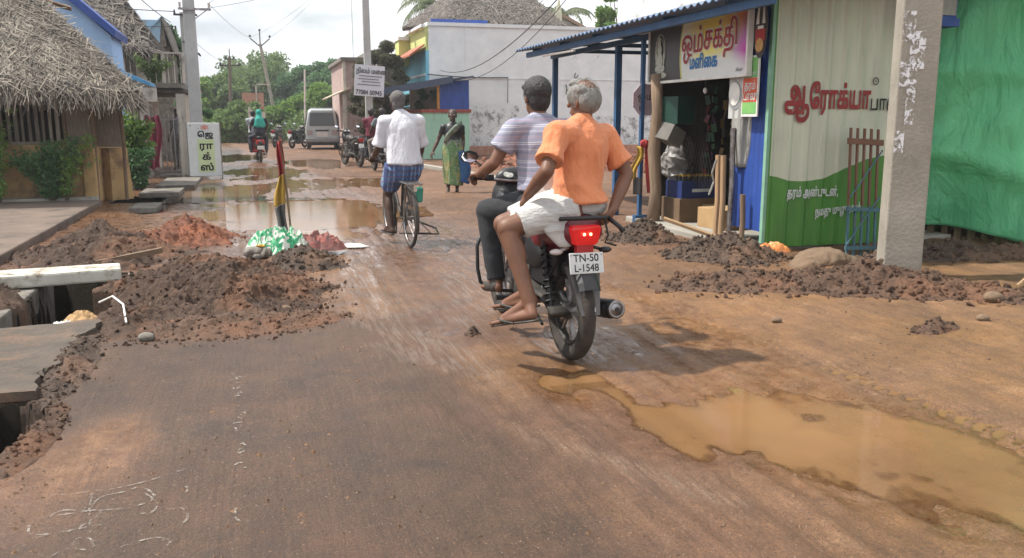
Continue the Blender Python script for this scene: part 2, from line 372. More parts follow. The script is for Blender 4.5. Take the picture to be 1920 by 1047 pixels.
# puddles: centre, radii, rotation, depth
PUD = [(.75, 13.3, 1.55, 2.3, .12, .05, 1.), (1.9, 19.3, 1.5, 1.7, 0, .03, 2.), (-.6, 17.5, .8, 2.0, 0, .035, 3.), (.2, 24.0, 1.1, 2.2, 0, .035, 4.),
       (2.0, 28.5, 1.2, 2.4, 0, .035, 5.), (2.58, 2.85, .55, .85, .28, .024, 6.), (2.0, 3.3, .42, .36, .2, .017, 7.), (-.8, 33., 1.2, 3., 0, .03, 8.),
       (.98, 2.5, .20, .12, .3, .016, 9.), (1.58, 4.2, .22, .16, .2, .02, 10.), (1.12, 5.45, .15, .10, 0, .018, 11.), (1.62, 3.95, .25, .5, .35, .012, 13.),
       (.95, 3.82, .09, .3, .1, .012, 14.), (2.35, 5.45, .35, .25, .3, .014, 15.), (.55, 10.6, .9, .5, .3, .02, 16.), (2.9, 13.5, .5, 1.2, -.2, .02, 17.)]
def gheight(x, y):
    dist = np.sqrt(x * x + y * y)
    h = .030 * (fbm(x * .9, y * .9, 3) - .5) + .016 * (fbm(x * 5, y * 4, 4, 3.) - .5) + .006 * (fbm(x * 22, y * 18, 2, 5.) - .5)
    asph = asph_mask(x, y)
    road = sst(-1.6, -.9, x) * (1 - sst(2.1, 3.0, x + .12 * (4 - y) * (y < 4)))
    lane = x + .18 * (fbm(x * .15, y * .25, 2, 8.) - .5) * 3
    rut = (vnoise(lane * 9, y * .45) - .5) * .022 + (vnoise(lane * 22, y * .8 + 5) - .5) * .010
    h += rut * road * (1 - .78 * asph) * sst(40, 20, y)
    h *= 1 - .55 * asph
    h += road * sst(5.5, 9, y) * (.030 * (fbm(x * 2.6, y * 1.1, 4, 41.) - .5) + .014 * (fbm(x * 11, y * 6, 3, 43.) - .5))
    # tyre tread of a tractor in the soft verge on the right
    lx = 3.05 - .10 * (y - 4.5); tr = np.exp(-((x - lx) / .09) ** 2) * sst(2.2, 3.2, y) * (1 - sst(7.5, 8.5, y))
    h += tr * (-.022 + .020 * (np.sin(y * 62 + np.abs(x - lx) * 40) > 0))
    ry_ = sst(2.9, 3.9, x + .12 * (y - 6)) * (1 - sst(14, 18, y))
    h += ry_ * (.03 + .055 * (fbm(x * 3, y * 3, 4, 11.) - .45) + .02 * (fbm(x * 14, y * 14, 2, 1.) - .5))
    h += sst(5.2, 7, x) * .02 - .10 * np.exp(-((y - 7.35) / .16) ** 2) * sst(5.0, 5.3, x) * sst(9.5, 8.6, x)
    ll = sst(-1.05, -1.5, x); h += ll * .03 * (fbm(x * 3, y * 3, 3, 21.) - .4)
    for (cx, cy, rx, ry, ro, dp, sd) in PUD: h -= dp * blobm(x, y, cx, cy, rx, ry, ro, seed=sd, soft=.45)
    h += .012 * np.exp(-((y - (3.05 + .15 * np.sin(x * 3) + .25 * (x - 2))) / .05) ** 2) * sst(1.5, 1.7, x) * sst(2.7, 2.4, x)
    # drain pits on the left
    def pit(x0, x1, y0, y1, dp):
        w = .09 * (fbm(x * 5, y * 5, 4) - .5) * 2
        return dp * sst(x0 - .03, x0 + .03, x + w) * sst(x1 + .03, x1 - .03, x + w) * sst(y0 - .03, y0 + .03, y + w) * sst(y1 + .03, y1 - .03, y + w)
    h -= pit(-1.74, -1.14, 6.3, 8.3, .75); h -= pit(-2.6, -1.09, 3.82, 4.52, .9) ; h -= pit(-2.35, -1.75, 15.6, 16.9, .25)
    h -= .16 * np.exp(-((x + 1.62) / .22) ** 2) * sst(13.5, 15.0, y) * (1 - sst(21, 24, y))
    h += sst(60, 140, y) * 1.0
    return h
def asph_mask(x, y):
    e = 1.05 - .10 * (y - 3) + .7 * (fbm(x * 1.3, y * .7, 3, 2.) - .5)
    m = sst(e + .35, e - .25, x) * sst(-1.25, -.75, x + .5 * (fbm(x * 2, y * 2, 3, 4.) - .5)) * sst(6.3, 5.7, y + .6 * (fbm(x * 2, y, 2) - .5))
    m = np.maximum(m, sst(-1.1, -1.3, x) * sst(5.9, 5.6, y) * sst(4.55, 4.75, y) * .9)
    m = m * (1 - .85 * blobm(x, y, -.72, 3.75, .22, .62, -.15, seed=31.))
    return m
xs = np.concatenate([-300 * np.geomspace(1, .03, 14), np.linspace(-8, -2.6, 40)[:-1], np.arange(-2.6, 5.0, .021), np.arange(5.0, 9.5, .045), np.geomspace(9.5, 300, 22)])
ys = [-40., -20., -10., -5., -2., 0., .8, 1.3]
while ys[-1] < 60: ys.append(ys[-1] + max(.021, .0068 * ys[-1] if ys[-1] < 25 else .02 * ys[-1]))
ys = np.concatenate([ys, np.geomspace(64, 900, 18)])
X, Y = np.meshgrid(xs, ys); Z = gheight(X, Y)
nx, ny = len(xs), len(ys)
me = bpy.data.meshes.new('ground')
vi = np.arange(nx * ny).reshape(ny, nx)
F = np.stack([vi[:-1, :-1], vi[:-1, 1:], vi[1:, 1:], vi[1:, :-1]], -1).reshape(-1, 4)
me.vertices.add(nx * ny); me.vertices.foreach_set('co', np.stack([X, Y, Z], -1).ravel())
me.loops.add(F.size); me.loops.foreach_set('vertex_index', F.ravel().astype(np.int32))
me.polygons.add(len(F)); me.polygons.foreach_set('loop_start', np.arange(0, F.size, 4, dtype=np.int32)); me.polygons.foreach_set('use_smooth', np.ones(len(F), bool))
me.update(calc_edges=True)
pit_shade = sst(-.035, -.09, Z) * (Y < 30); q_ = pit_shade.copy()  # mask for the pit shade put into the ground colour
for a_, s_ in ((0, 1), (0, -1), (1, 1), (1, -1)): pit_shade = np.maximum(pit_shade, np.roll(q_, s_, a_))
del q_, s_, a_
orange = np.clip(sst(1.2, 2.6, X + .8 * (fbm(X * .8, Y * .5, 3, 6.) - .5)) * sst(9, 6, Y) + .8 * blobm(X, Y, 1.5, 4.4, .5, .5, 0, seed=3.) + .75 * blobm(X, Y, .6, 7.2, .7, 1.8, 0, seed=5.)
    + .7 * blobm(X, Y, -.55, 11.8, .9, 1.4, 0, seed=9.) + .6 * blobm(X, Y, -.72, 3.75, .25, .6, -.15, seed=31.) + .4 * sst(8, 14, Y) * fbm(X * .5, Y * .3, 3) + .6 * blobm(X, Y, .95, 2.6, .4, .3, 0, seed=3.), 0, 1)
wet = np.clip(.45 + .6 * sst(.42, .62, fbm(X * .9, Y * .45, 4, 12.)) * sst(3.4, 2.8, X) + .5 * sst(5, 9, Y) * sst(3.2, 2.6, X), 0, 1)
for (cx, cy, rx, ry, ro, dp, sd) in PUD: wet = np.maximum(wet, blobm(X, Y, cx, cy, rx * 1.35, ry * 1.35, ro, seed=sd))
wet = np.maximum(wet, .8 * blobm(X, Y, 2.15, 4.85, .55, .5, .3, seed=2.)) * (1 - .8 * sst(2.9, 3.6, X + .1 * (Y - 5))) * (1 - .6 * asph_mask(X, Y))
slick_sheen = np.clip(.9 * blobm(X, Y, 1.6, 8.6, 1.0, 2.6, 0, seed=61., wob=.9, f=2.2) * sst(.40, .6, fbm(X * 3.5, Y * 1.4, 4, 71.)) + blobm(X, Y, 1.0, 5.0, .16, .75, .25, seed=2., wob=.7, f=4) + blobm(X, Y, 2.1, 4.9, .45, .42, 0, seed=4., wob=.6, f=3) + blobm(X, Y, .9, 8.0, .32, 2.6, .0, seed=8., wob=.7, f=3) + blobm(X, Y, 1.35, 3.1, .07, .5, .5, seed=12., wob=.7, f=5), 0, 1)
for nm, ar in (('asph', asph_mask(X, Y)), ('orange', orange), ('wet', wet), ('slick_sheen', slick_sheen), ('pit', pit_shade)):
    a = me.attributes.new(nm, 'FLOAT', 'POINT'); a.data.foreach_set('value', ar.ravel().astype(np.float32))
ground = bpy.data.objects.new('ground', me); C.objects.link(ground); tag(ground, kind='structure')
def ground_mat():
    mm, n, b = node_mat('ground_mud'); A = lambda k: N(n, 'Attribute', attribute_name=k).outputs['Fac']
    tcv = N(n, 'TexCoord').outputs['Object']
    n1 = noise_n(n, 1.1, vec=tcv, det=8); n2 = noise_n(n, 9, vec=tcv, det=8, rough=.7); n3 = noise_n(n, 55, vec=tcv, det=5, rough=.7)
    stn = noise_n(n, 7, (1, .2, 1), vec=tcv, det=8, rough=.7, dist=.3); fine = noise_n(n, 34, (1, .07, 1), vec=tcv, det=6, rough=.7)
    mudA = mix(n, ramp(n, n2, [(.3, 0.), (.7, 1.)]), (.225, .132, .080), (.150, .086, .055))
    mudB = mix(n, ramp(n, n2, [(.3, 0.), (.7, 1.)]), (.325, .200, .086), (.230, .140, .066))
    mud = mix(n, A('orange'), mudA, mudB)
    mud = mix(n, ramp(n, n1, [(.40, 0.), (.62, .5)]), mud, (.26, .175, .125))
    mud = mix(n, ramp(n, stn, [(.50, 0.), (.70, .55)]), mud, (.105, .062, .042))
    mud = mix(n, ramp(n, noise_n(n, 3.1, vec=tcv, det=7, rough=.7), [(.56, 0.), (.68, .45)]), mud, (.40, .29, .20))
    mud = mix(n, ramp(n, n3, [(.62, 0.), (.74, .8)]), mud, (.06, .042, .032))
    asp = mix(n, ramp(n, n3, [(.36, 0.), (.66, 1.)]), (.078, .052, .037), (.150, .102, .073))
    asp = mix(n, ramp(n, n1, [(.42, 0.), (.66, .75)]), asp, (.165, .098, .062))
    asp = mix(n, ramp(n, stn, [(.48, 0.), (.72, .45)]), asp, (.185, .120, .082))
    asp = mix(n, ramp(n, noise_n(n, 1.7, vec=tcv, det=6), [(.54, 0.), (.68, .7)]), asp, (.055, .044, .036))
    af = mix(n, .35, A('asph'), mix(n, 1., A('asph'), ramp(n, n2, [(.35, .35), (.6, 1.)]), 'MULTIPLY'))
    asp = mix(n, 1., asp, (.80, .80, .80), 'MULTIPLY'); col = mix(n, af, mud, asp)
    wet = mix(n, 1., A('wet'), ramp(n, n2, [(.34, .35), (.58, 1.)]), 'MULTIPLY')
    col = mix(n, wet, col, mix(n, 1., col, (.74, .67, .62), 'MULTIPLY'))
    sl = mix(n, 1., A('slick_sheen'), ramp(n, fine, [(.46, 0.), (.60, 1.)]), 'MULTIPLY')
    col = mix(n, mix(n, 1., sl, (.7,) * 3, 'MULTIPLY'), col, (.27, .225, .195))  # pale sheen of the wet mud put into the colour as well
    thin = noise_n(n, 60, (1, .022, 1), vec=tcv, det=4, rough=.6, dist=.15); grit = noise_n(n, 170, vec=tcv, det=3, rough=.8)
    col = mix(n, 1., col, ramp(n, noise_n(n, .55, vec=tcv, det=9, rough=.68, dist=.8), [(.36, .68), (.62, 1.14)]), 'MULTIPLY'); col = mix(n, 1., col, ramp(n, noise_n(n, 4.5, (1, .45, 1), vec=tcv, det=9, rough=.72, dist=.5), [(.36, .80), (.64, 1.14)]), 'MULTIPLY')
    tk = mix(n, 1., ramp(n, thin, [(.50, 0.), (.66, .5)]), ramp(n, n1, [(.35, .2), (.6, 1.)]), 'MULTIPLY'); col = mix(n, tk, col, mix(n, 1., col, (.60, .55, .52), 'MULTIPLY')); tk = mix(n, 1., ramp(n, thin, [(.30, .30), (.44, 0.)]), mix(n, .8, (1., 1., 1.), A('slick_sheen')), 'MULTIPLY'); col = mix(n, tk, col, (.30, .22, .17))
    col = mix(n, 1., col, ramp(n, grit, [(.30, .42), (.70, 1.50)]), 'MULTIPLY'); g2 = noise_n(n, 75, vec=tcv, det=5, rough=.85); col = mix(n, 1., col, ramp(n, g2, [(.34, .62), (.64, 1.28)]), 'MULTIPLY'); col = mix(n, ramp(n, noise_n(n, 95, vec=tcv, det=2), [(.69, 0.), (.72, .9)]), col, (.40, .35, .30)); col = mix(n, ramp(n, noise_n(n, 60, vec=tcv, det=2), [(.28, .9), (.32, 0.)]), col, (.04, .03, .024))
    col = mix(n, 1., col, (.80, .66, .53), 'MULTIPLY'); col = mix(n, A('pit'), col, (.018, .016, .013))  # near-black in the pits stands in for the shade of the covered drain
    n.links.new(col, b.inputs['Base Color'])
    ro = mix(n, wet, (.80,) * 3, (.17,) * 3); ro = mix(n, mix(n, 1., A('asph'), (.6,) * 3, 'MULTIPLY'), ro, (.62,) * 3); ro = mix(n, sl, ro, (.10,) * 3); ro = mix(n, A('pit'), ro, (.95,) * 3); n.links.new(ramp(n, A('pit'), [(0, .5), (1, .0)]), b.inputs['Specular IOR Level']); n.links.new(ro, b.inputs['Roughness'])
    bump_n(n, b, [(n2, .5, .035), (fine, .6, .012), (n3, .7, .010), (grit, .9, .006)])
    src = b.inputs['Normal'].links[0].from_socket; flat = mix(n, mix(n, 1., mix(n, .5, wet, sl, 'ADD'), (.75,) * 3, 'MULTIPLY'), src, N(n, 'NewGeometry').outputs['Normal']); n.links.new(flat, b.inputs['Normal'])
    return mm
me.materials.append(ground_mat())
def gz(x, y): return float(gheight(np.array([float(x)]), np.array([float(y)]))[0])

# water lying in the hollows: turbid, thinning out where it gets shallow
def water_mat():
    mm, n, b = node_mat('muddy_water'); n.nodes.remove(b); A = N(n, 'Attribute', attribute_name='depth').outputs['Fac']; tcv = N(n, 'TexCoord').outputs['Object']
    f = ramp(n, noise_n(n, .9, det=5, vec=tcv), [(.35, 0.), (.65, 1.)]); df = N(n, 'BsdfDiffuse'); n.links.new(mix(n, f, (.250, .135, .058), (.185, .104, .050)), df.inputs[0])
    tr = N(n, 'BsdfTransparent'); al = N(n, 'MixShader'); n.links.new(ramp(n, A, [(0., .0), (.30, .78), (1., .95)]), al.inputs[0]); n.links.new(tr.outputs[0], al.inputs[1]); n.links.new(df.outputs[0], al.inputs[2])
    bp = N(n, 'Bump', Strength=.10, Distance=.01); n.links.new(noise_n(n, 9, det=4, vec=tcv), bp.inputs['Height'])
    gl = N(n, 'BsdfGlossy', Roughness=.05); fr = N(n, 'Fresnel', IOR=1.48); n.links.new(bp.outputs[0], gl.inputs['Normal']); n.links.new(bp.outputs[0], fr.inputs['Normal'])
    ms = N(n, 'MixShader'); n.links.new(fr.outputs[0], ms.inputs[0]); n.links.new(al.outputs[0], ms.inputs[1]); n.links.new(gl.outputs[0], ms.inputs[2]); n.links.new(ms.outputs[0], n.nodes['Material Output'].inputs[0]); return mm
WM = water_mat()
def puddle(cx, cy, hx, hy, zz, step):
    ax = np.arange(-hx, hx, step); ay = np.arange(-hy, hy, step); PX, PY = np.meshgrid(ax, ay); D = zz - gheight(PX + cx, PY + cy); e = np.minimum(1 - np.abs(PX) / hx, 1 - np.abs(PY) / hy); D = np.minimum(D, e * .08 - .004)
    ii = np.arange(PX.size).reshape(PX.shape); k = D > -.004; kk = k[:-1, :-1] | k[1:, 1:] | k[:-1, 1:] | k[1:, :-1]
    mb = MB(); mb.v = [tuple(p) for p in np.stack([PX, PY, 0 * PX], -1).reshape(-1, 3).tolist()]; mb.f = [tuple(q) for q in np.stack([ii[:-1, :-1], ii[:-1, 1:], ii[1:, 1:], ii[1:, :-1]], -1)[kk].tolist()]
    o = mb.build('puddle', WM, loc=(cx, cy, zz), fix=False); a = o.data.attributes.new('depth', 'FLOAT', 'POINT'); a.data.foreach_set('value', np.clip(D / .017, 0, 1).ravel().astype(np.float32)); return tag(o, kind='structure')
puddle(.75, 13.4, 2.3, 3.3, -.024, .04); puddle(.95, 27., 2.5, 11.5, -.015, .07)
puddle(2.45, 2.95, 1.0, 1.2, -.0095, .018); puddle(1.6, 4.15, .42, .45, -.012, .018); puddle(.55, 10.55, 1.0, .55, -.012, .04); puddle(2.9, 13.5, .7, 1.2, -.012, .05)

# ================================================================== HEAPS OF SPOIL
def soil(name, a, b, c):
    mm, n, bs = node_mat(name); tcv = N(n, 'TexCoord').outputs['Object']; g = N(n, 'NewGeometry')
    n2 = noise_n(n, 7, vec=tcv, det=8, rough=.75); n3 = noise_n(n, 40, vec=tcv, det=6, rough=.75); n4 = noise_n(n, 2.2, vec=tcv, det=5)
    col = mix(n, ramp(n, n2, [(.35, 0.), (.62, 1.)]), a, b); col = mix(n, ramp(n, n3, [(.5, 0.), (.66, .9)]), col, c)
    col = mix(n, 1., col, ramp(n, g.outputs['Random Per Island'], [(0, .6), (1, 1.35)]), 'MULTIPLY')
    col = mix(n, ramp(n, noise_n(n, 70, vec=tcv, det=3), [(.70, 0.), (.73, 1.)]), col, (.42, .38, .32))
    col = mix(n, ramp(n, n4, [(.50, 0.), (.62, .8)]), col, tuple(v * k for v, k in zip(a, (1.55, 1.35, 1.2)))); col = mix(n, ramp(n, noise_n(n, 130, vec=tcv, det=2), [(.60, 0.), (.70, .7)]), col, tuple(v * 2. for v in a))
    n.links.new(col, bs.inputs['Base Color']); bs.inputs['Roughness'].default_value = .82
    bump_n(n, bs, [(n2, .8, .05), (n3, 1., .03), (noise_n(n, 140, vec=tcv, det=4), .8, .008)]); return mm
SO = dict(brown=soil('brown_spoil', (.145, .080, .048), (.090, .052, .033), (.050, .031, .022)), red=soil('red_spoil', (.23, .088, .044), (.15, .060, .034), (.08, .036, .024)),
          dark=soil('dark_spoil', (.135, .088, .060), (.085, .057, .041), (.045, .032, .026)), tan=soil('tan_spoil', (.26, .165, .10), (.18, .115, .072), (.10, .065, .045)))
CLF = [(c_, r_[k], r_[(k + 1) % 4]) for c_, r_ in ((8, (4, 6, 7, 5)), (9, (0, 1, 3, 2)), (10, (2, 3, 7, 6)), (11, (0, 4, 5, 1)), (12, (1, 5, 7, 3)), (13, (0, 2, 6, 4))) for k in range(4)]
def heap(label, cx, cy, rx, ry, h, mk, seed, rot=0., name='spoil_heap', cat='dirt heap', clods=500, cs=(.008, .035), step=.02, rough=.45, pw=1.1, litter=0, group='heaps of dug earth along the street'):
    rnd = random.Random(seed); nx_ = int(2.5 * rx / step); ny_ = int(2.5 * ry / step)
    u = np.linspace(-1.25, 1.25, nx_); v = np.linspace(-1.25, 1.25, ny_); U, V = np.meshgrid(u, v)
    c, s_ = math.cos(rot), math.sin(rot); LX = U * rx; LY = V * ry; wx = cx + LX * c - LY * s_; wy = cy + LX * s_ + LY * c
    d = np.sqrt(U * U + V * V) + .42 * (fbm(wx * 2.2, wy * 2.2, 4, seed) - .5) * 2
    env = np.clip(1 - d, -.3, 1); env = np.sign(env) * np.abs(env) ** pw
    rid = 1 - np.abs(fbm(wx * 7, wy * 7, 4, seed + 3.) - .5) * 2
    z = h * env * (1 - rough + rough * 2 * fbm(wx * 3.1, wy * 3.1, 4, seed + 1.)) + np.clip(env * 4, 0, 1) * (0.11 * (rid - .7) + .05 * (fbm(wx * 16, wy * 16, 3, seed) - .5) + .035 * (fbm(wx * 38, wy * 38, 2, seed) - .5)) * (h / .3) ** .5
    gh = gheight(wx, wy); env = np.where((gh < -.05) & (env < .10), -.5, env); zz = np.where(env <= 0, gh - .015, np.maximum(z + np.clip(gh, -.04, .1), gh - .015))
    zz = np.where((gh < -.12) & (env < .12), gh - .02, zz)
    mb = MB(); mb.v = [tuple(p) for p in np.stack([LX, LY, zz], -1).reshape(-1, 3)]
    ii = np.arange(nx_ * ny_).reshape(ny_, nx_); keep = (env > -.12); kk = keep[:-1, :-1] | keep[1:, 1:] | keep[:-1, 1:] | keep[1:, :-1]
    mb.f = [tuple(q) for q in np.stack([ii[:-1, :-1], ii[:-1, 1:], ii[1:, 1:], ii[1:, :-1]], -1)[kk].tolist()]
    o0 = len(mb.v); OC = [(1, 0, 0), (-1, 0, 0), (0, 1, 0), (0, -1, 0), (0, 0, 1), (0, 0, -1)]
    for _ in range(clods):
        a = rnd.uniform(0, 6.283); rr = math.sqrt(rnd.random()) * rnd.choice([1., 1., 1.22])
        i = int((rr * math.cos(a) + 1.25) / 2.5 * (nx_ - 1)); j = int((rr * math.sin(a) + 1.25) / 2.5 * (ny_ - 1))
        if not (0 <= i < nx_ and 0 <= j < ny_): continue
        r = cs[0] * .8 + (cs[1] * 1.15 - cs[0] * .8) * rnd.random() ** 3.2; p = Vector((LX[j, i], LY[j, i], max(zz[j, i], gh[j, i]) + r * .25)); E_ = Euler((rnd.uniform(0, 6), rnd.uniform(0, 6), rnd.uniform(0, 6))).to_matrix()
        sq = Vector((rnd.uniform(.6, 1.5), rnd.uniform(.6, 1.2), rnd.uniform(.4, .9)))
        vs = []
        for q in [(x_, y_, z_) for x_ in (-1, 1) for y_ in (-1, 1) for z_ in (-1, 1)]:
            w = Vector(q) * rnd.uniform(.40, .72); vs.append(p + E_ @ Vector((w.x * sq.x, w.y * sq.y, w.z * sq.z)) * r)
        for q in OC: w = Vector(q) * rnd.uniform(.7, 1.05); vs.append(p + E_ @ Vector((w.x * sq.x, w.y * sq.y, w.z * sq.z)) * r)
        mb.add(vs, CLF)
    o = mb.build(name, SO[mk], loc=(cx, cy, 0), rot=(0, 0, rot), smooth=False, fix=False)
    sm = np.zeros(len(o.data.polygons), bool); sm[:int(kk.sum())] = True; o.data.polygons.foreach_set('use_smooth', sm)
    return tag(o, label, cat, group)
heap('large dark brown heap of dug earth spilling onto the road beside the drain pit', -.34, 7.15, .92, 1.38, .29, 'brown', 3., .10, clods=2300, cs=(.004, .024), step=.011)
heap('low brown skirt of crumbled earth at the near edge of the large heap', -.25, 6.0, .78, .42, .08, 'brown', 5., .05, clods=900, cs=(.003, .016), step=.016)
heap('brown heap of dug earth between the concrete platform and the red heap', -1.55, 9.7, .85, 1.25, .27, 'brown', 7., .1, clods=800, cs=(.005, .028), step=.015)
heap('bright rust red earth heap behind the large brown heap', -.80, 10.6, .62, .95, .34, 'red', 11., -.2, clods=700, cs=(.005, .02), step=.014)
heap('small grey heap of rubble below the green and red sacks', .42, 8.55, .40, .50, .17, 'dark', 13., 0, clods=500, cs=(.008, .03))
heap('dark heap of litter and earth on the concrete block left of the drain pit', -2.25, 7.2, .55, .75, .24, 'dark', 15., 0, clods=500, cs=(.008, .04))
heap('dark earth heap at the foot of the rough wooden shop post', 4.25, 8.95, .42, .48, .26, 'dark', 17., 0, clods=1100, cs=(.006, .025))
heap('dark brown earth heap in front of the cardboard box at the shop', 4.55, 7.55, .60, .50, .24, 'dark', 19., -.5, clods=1500, cs=(.006, .026))
heap('long berm of brown rubble around the foot of the big concrete pole', 4.95, 5.65, 1.15, .45, .17, 'brown', 23., -.55, clods=1700, cs=(.005, .030), step=.014)
heap('low brown rubble strip left of the big concrete pole', 3.95, 6.2, .75, .50, .12, 'brown', 27., -.3, clods=700, cs=(.006, .03))
heap('dark clods of earth by the drain right of the big concrete pole', 6.6, 6.75, 1.25, .30, .14, 'dark', 29., -.12, clods=500, cs=(.008, .04))
heap('small clump of earth lying beside the rider\'s sandal', 1.33, 5.33, .07, .05, .06, 'dark', 33., 0, clods=30, cs=(.006, .014), step=.01)
heap('small heap of earth clods with dry leaves on the right verge', 4.22, 4.42, .20, .10, .07, 'brown', 35., .2, clods=120, cs=(.006, .02), step=.012)
# brown boulder near the green wall
mb = MB(); mb.ell((0, 0, .07), (.27, .22, .12)); mb.ell((.20, .05, .03), (.22, .2, .09)); mb.ell((-.17, -.05, .03), (.2, .16, .10))
tag(blob(mb, 'boulder', 'rock', vox=.012, sm=1, wrinkle=.018, wf=9, loc=(5.15, 6.85, -.01)), 'smooth brown boulder lying between the green wall and the concrete pole', 'rock')
# stones
rnd = random.Random(5)
mb = MB()
for k, (x, y, r, lb) in enumerate([(5.35, 5.05, .075, 'dark stone at the right end of the rubble below the pole'), (3.42, 5.0, .035, 'pale pebble on the right verge'), (4.75, 4.55, .045, 'round clod on the right verge near the frame edge'), (.16, 6.35, .05, 'tan stone on the slope of the large brown heap'), (-.72, 5.75, .05, 'grey stone at the near foot of the large heap')]):
    b = MB(); b.ell((0, 0, r * .4), (r, r * .75, r * .6)); b.ell((r * .3, r * .2, r * .3), (r * .7, r * .7, r * .5))
    tag(blob(b, 'stone', 'rock' if k != 4 else 'old_concrete', vox=r * .12, sm=1, wrinkle=r * .12, wf=.5 / r, loc=(x, y, gz(x, y))), lb, 'stone')
# loose pebbles and crumbs: nobody could count them
mb = MB(); rnd = random.Random(9)
for k in range(9000):
    y = 2.0 + 13 * rnd.random() ** 1.6; x = rnd.choice([rnd.uniform(-1.35, -.75), rnd.uniform(-1.2, .6), rnd.uniform(2.4, 6.5), rnd.uniform(2.6, 5), rnd.uniform(2.6, 4.2), rnd.uniform(-1.3, 4)]); r = .003 + .012 * rnd.random() ** 4
    if fbm(np.array([x * 1.5]), np.array([y * 1.5]), 3)[0] < .45: continue
    z = gz(x, y); 
    if z < -.03: continue
    w = [rnd.uniform(.6, 1.3) * r for _ in range(6)]
    mb.add([(x + w[0], y, z), (x, y + w[1], z), (x - w[2], y, z), (x, y - w[3], z), (x, y, z + w[4] * .8), (x, y, z - w[5] * .3)], [(0, 1, 4), (1, 2, 4), (2, 3, 4), (3, 0, 4), (1, 0, 5), (2, 1, 5), (3, 2, 5), (0, 3, 5)])
tag(mb.build('pebbles', SO['tan'], fix=False), kind='stuff')

# ---- left side concrete: drain walls, slabs, platform
b = MB(); b.bb(-2.75, -1.76, 5.95, 8.3, -.5, .03); o = b.build('drain_kerb', 'old_concrete', bevel=.02); tag(o, 'mossy dark concrete block wall left of the open drain pit', 'drain wall')
b = MB(); pts = [(-2.2, 7.60), (-1.13, 7.80), (-1.18, 8.12), (-2.2, 7.98)]
b.prism([(x, y, .04) for x, y in pts], (0, 0, .11)); o = b.build('concrete_beam', mat('whitewashed_beam', (.56, .55, .48), .8, c2=(.44, .43, .37), s=4, bump=.5, bs=20, dirt=(.16, .12, .08), ds=6, dlo=.47, dhi=.62), bevel=.018); tag(o, 'pale whitewashed concrete beam lying across the drain pit', 'beam')
b = MB(); b.bb(-5.6, -2.42, 9.0, 15.35, -.1, .09); o = b.build('platform', 'platform', bevel=.02); tag(o, 'low mud plastered platform in front of the thatched hut', 'platform')
b = MB(); b.bb(-5.6, -2.5, 15.36, 15.62, -.1, .13); o = b.build('kerb_strip', 'concrete', bevel=.015); tag(o, 'pale concrete kerb between the platform and the thatched hut', 'kerb')
for (x0, x1, y0, y1, z, lb) in [(-2.05, -1.35, 16.9, 18.1, .06, 'wet grey slab bridging the drain beside the hut corner'), (-1.95, -1.2, 18.9, 21.4, .05, 'long wet slab over the drain before the pole'), (-1.9, -1.5, 14.4, 15.3, .03, 'small tan slab over the drain beside the platform corner'), (-2.2, -1.55, 22.2, 24.2, .07, 'slab step in front of the gate')]:
    b = MB(); b.bb(x0, x1, y0, y1, z - .09, z); o = b.build('drain_slab', 'old_concrete', bevel=.012); tag(o, lb, 'slab', 'slabs over the left drain')
b = MB(); b.box((-1.45, 8.75, .06), (1.15, .06, .05), (0, -.12, .35)); o = b.build('kerb_stone', 'rock'); tag(o, 'tilted earthen kerb piece leaning in the heap beside the pale beam', 'kerb')
def crumpled(name, m, loc, rx, ry, h, label, cat, seed, rz=0., n=46, ridge=.5):
    rn = random.Random(seed); ph = [rn.uniform(0, 6) for _ in range(4)]
    def f(u, v):
        a = 2 * math.pi * u; q = v ** .8; rr = 1 + .16 * math.sin(2 * a + ph[0]) + .12 * math.sin(3 * a + ph[1]) + .07 * math.sin(7 * a + ph[2]); x, y = q * rr * math.cos(a) * rx, q * rr * math.sin(a) * ry
        p = V_((x, y, seed)) * (2.2 / max(rx, ry)); w = mnoise.noise_vector(p * .7) * .9; r1 = 1 - 2 * abs(mnoise.noise(p + w)); r2 = 1 - 2 * abs(mnoise.noise(p * 2.3 + w)); d = 1 - v ** 2.2
        return (x, y, h * d * (1 - ridge + ridge * (.7 * r1 + .5 * r2)) + .004)
    V_ = Vector; o = sheet(name, f, n, n // 2, m, None, 0, smooth=False); o.location = loc; o.rotation_euler = (0, 0, rz); return tag(o, label, cat)
# rubbish in the pit and on the heap
def crumple(name, m, loc, r, label, cat, seed, flat=.5, vox=None, wf=3., amp=.22):
    b = MB(); rn = random.Random(seed)
    for _ in range(6): b.ell((rn.uniform(-.6, .6) * r, rn.uniform(-.45, .45) * r, r * flat * rn.uniform(.2, .8)), (r * rn.uniform(.4, .7), r * rn.uniform(.35, .6), r * flat * rn.uniform(.4, .8)))
    o = blob(b, name, m, vox=vox or r * .04, sm=1, wrinkle=r * amp * .9, wf=wf * .6 / r, seed=seed * 3.1, loc=loc); return tag(o, label, cat)
crumpled('paper_litter', 'plastic_white', (-1.30, 6.28, .0), .085, .06, .05, 'crumpled pale paper litter at the near edge of the drain pit', 'litter', 4)
crumpled('paper_litter', 'card', (-1.20, 6.42, .01), .12, .09, .07, 'torn brown paper beside the pale litter in the drain pit', 'litter', 5)
crumple('plastic_litter', 'yellow', (.02, 7.9, gz(.02, 7.9) + .27), .035, 'tiny yellow wrapper on the crest of the large heap', 'litter', 6, .4)
o = MB().tube([(-1.12, 6.6, .1), (-1.02, 6.55, .15), (-.93, 6.38, .12), (-.88, 6.1, .05)], .007).build('plastic_strip', 'plastic_white'); tag(o, 'white plastic strip curling on the left end of the large heap', 'litter')
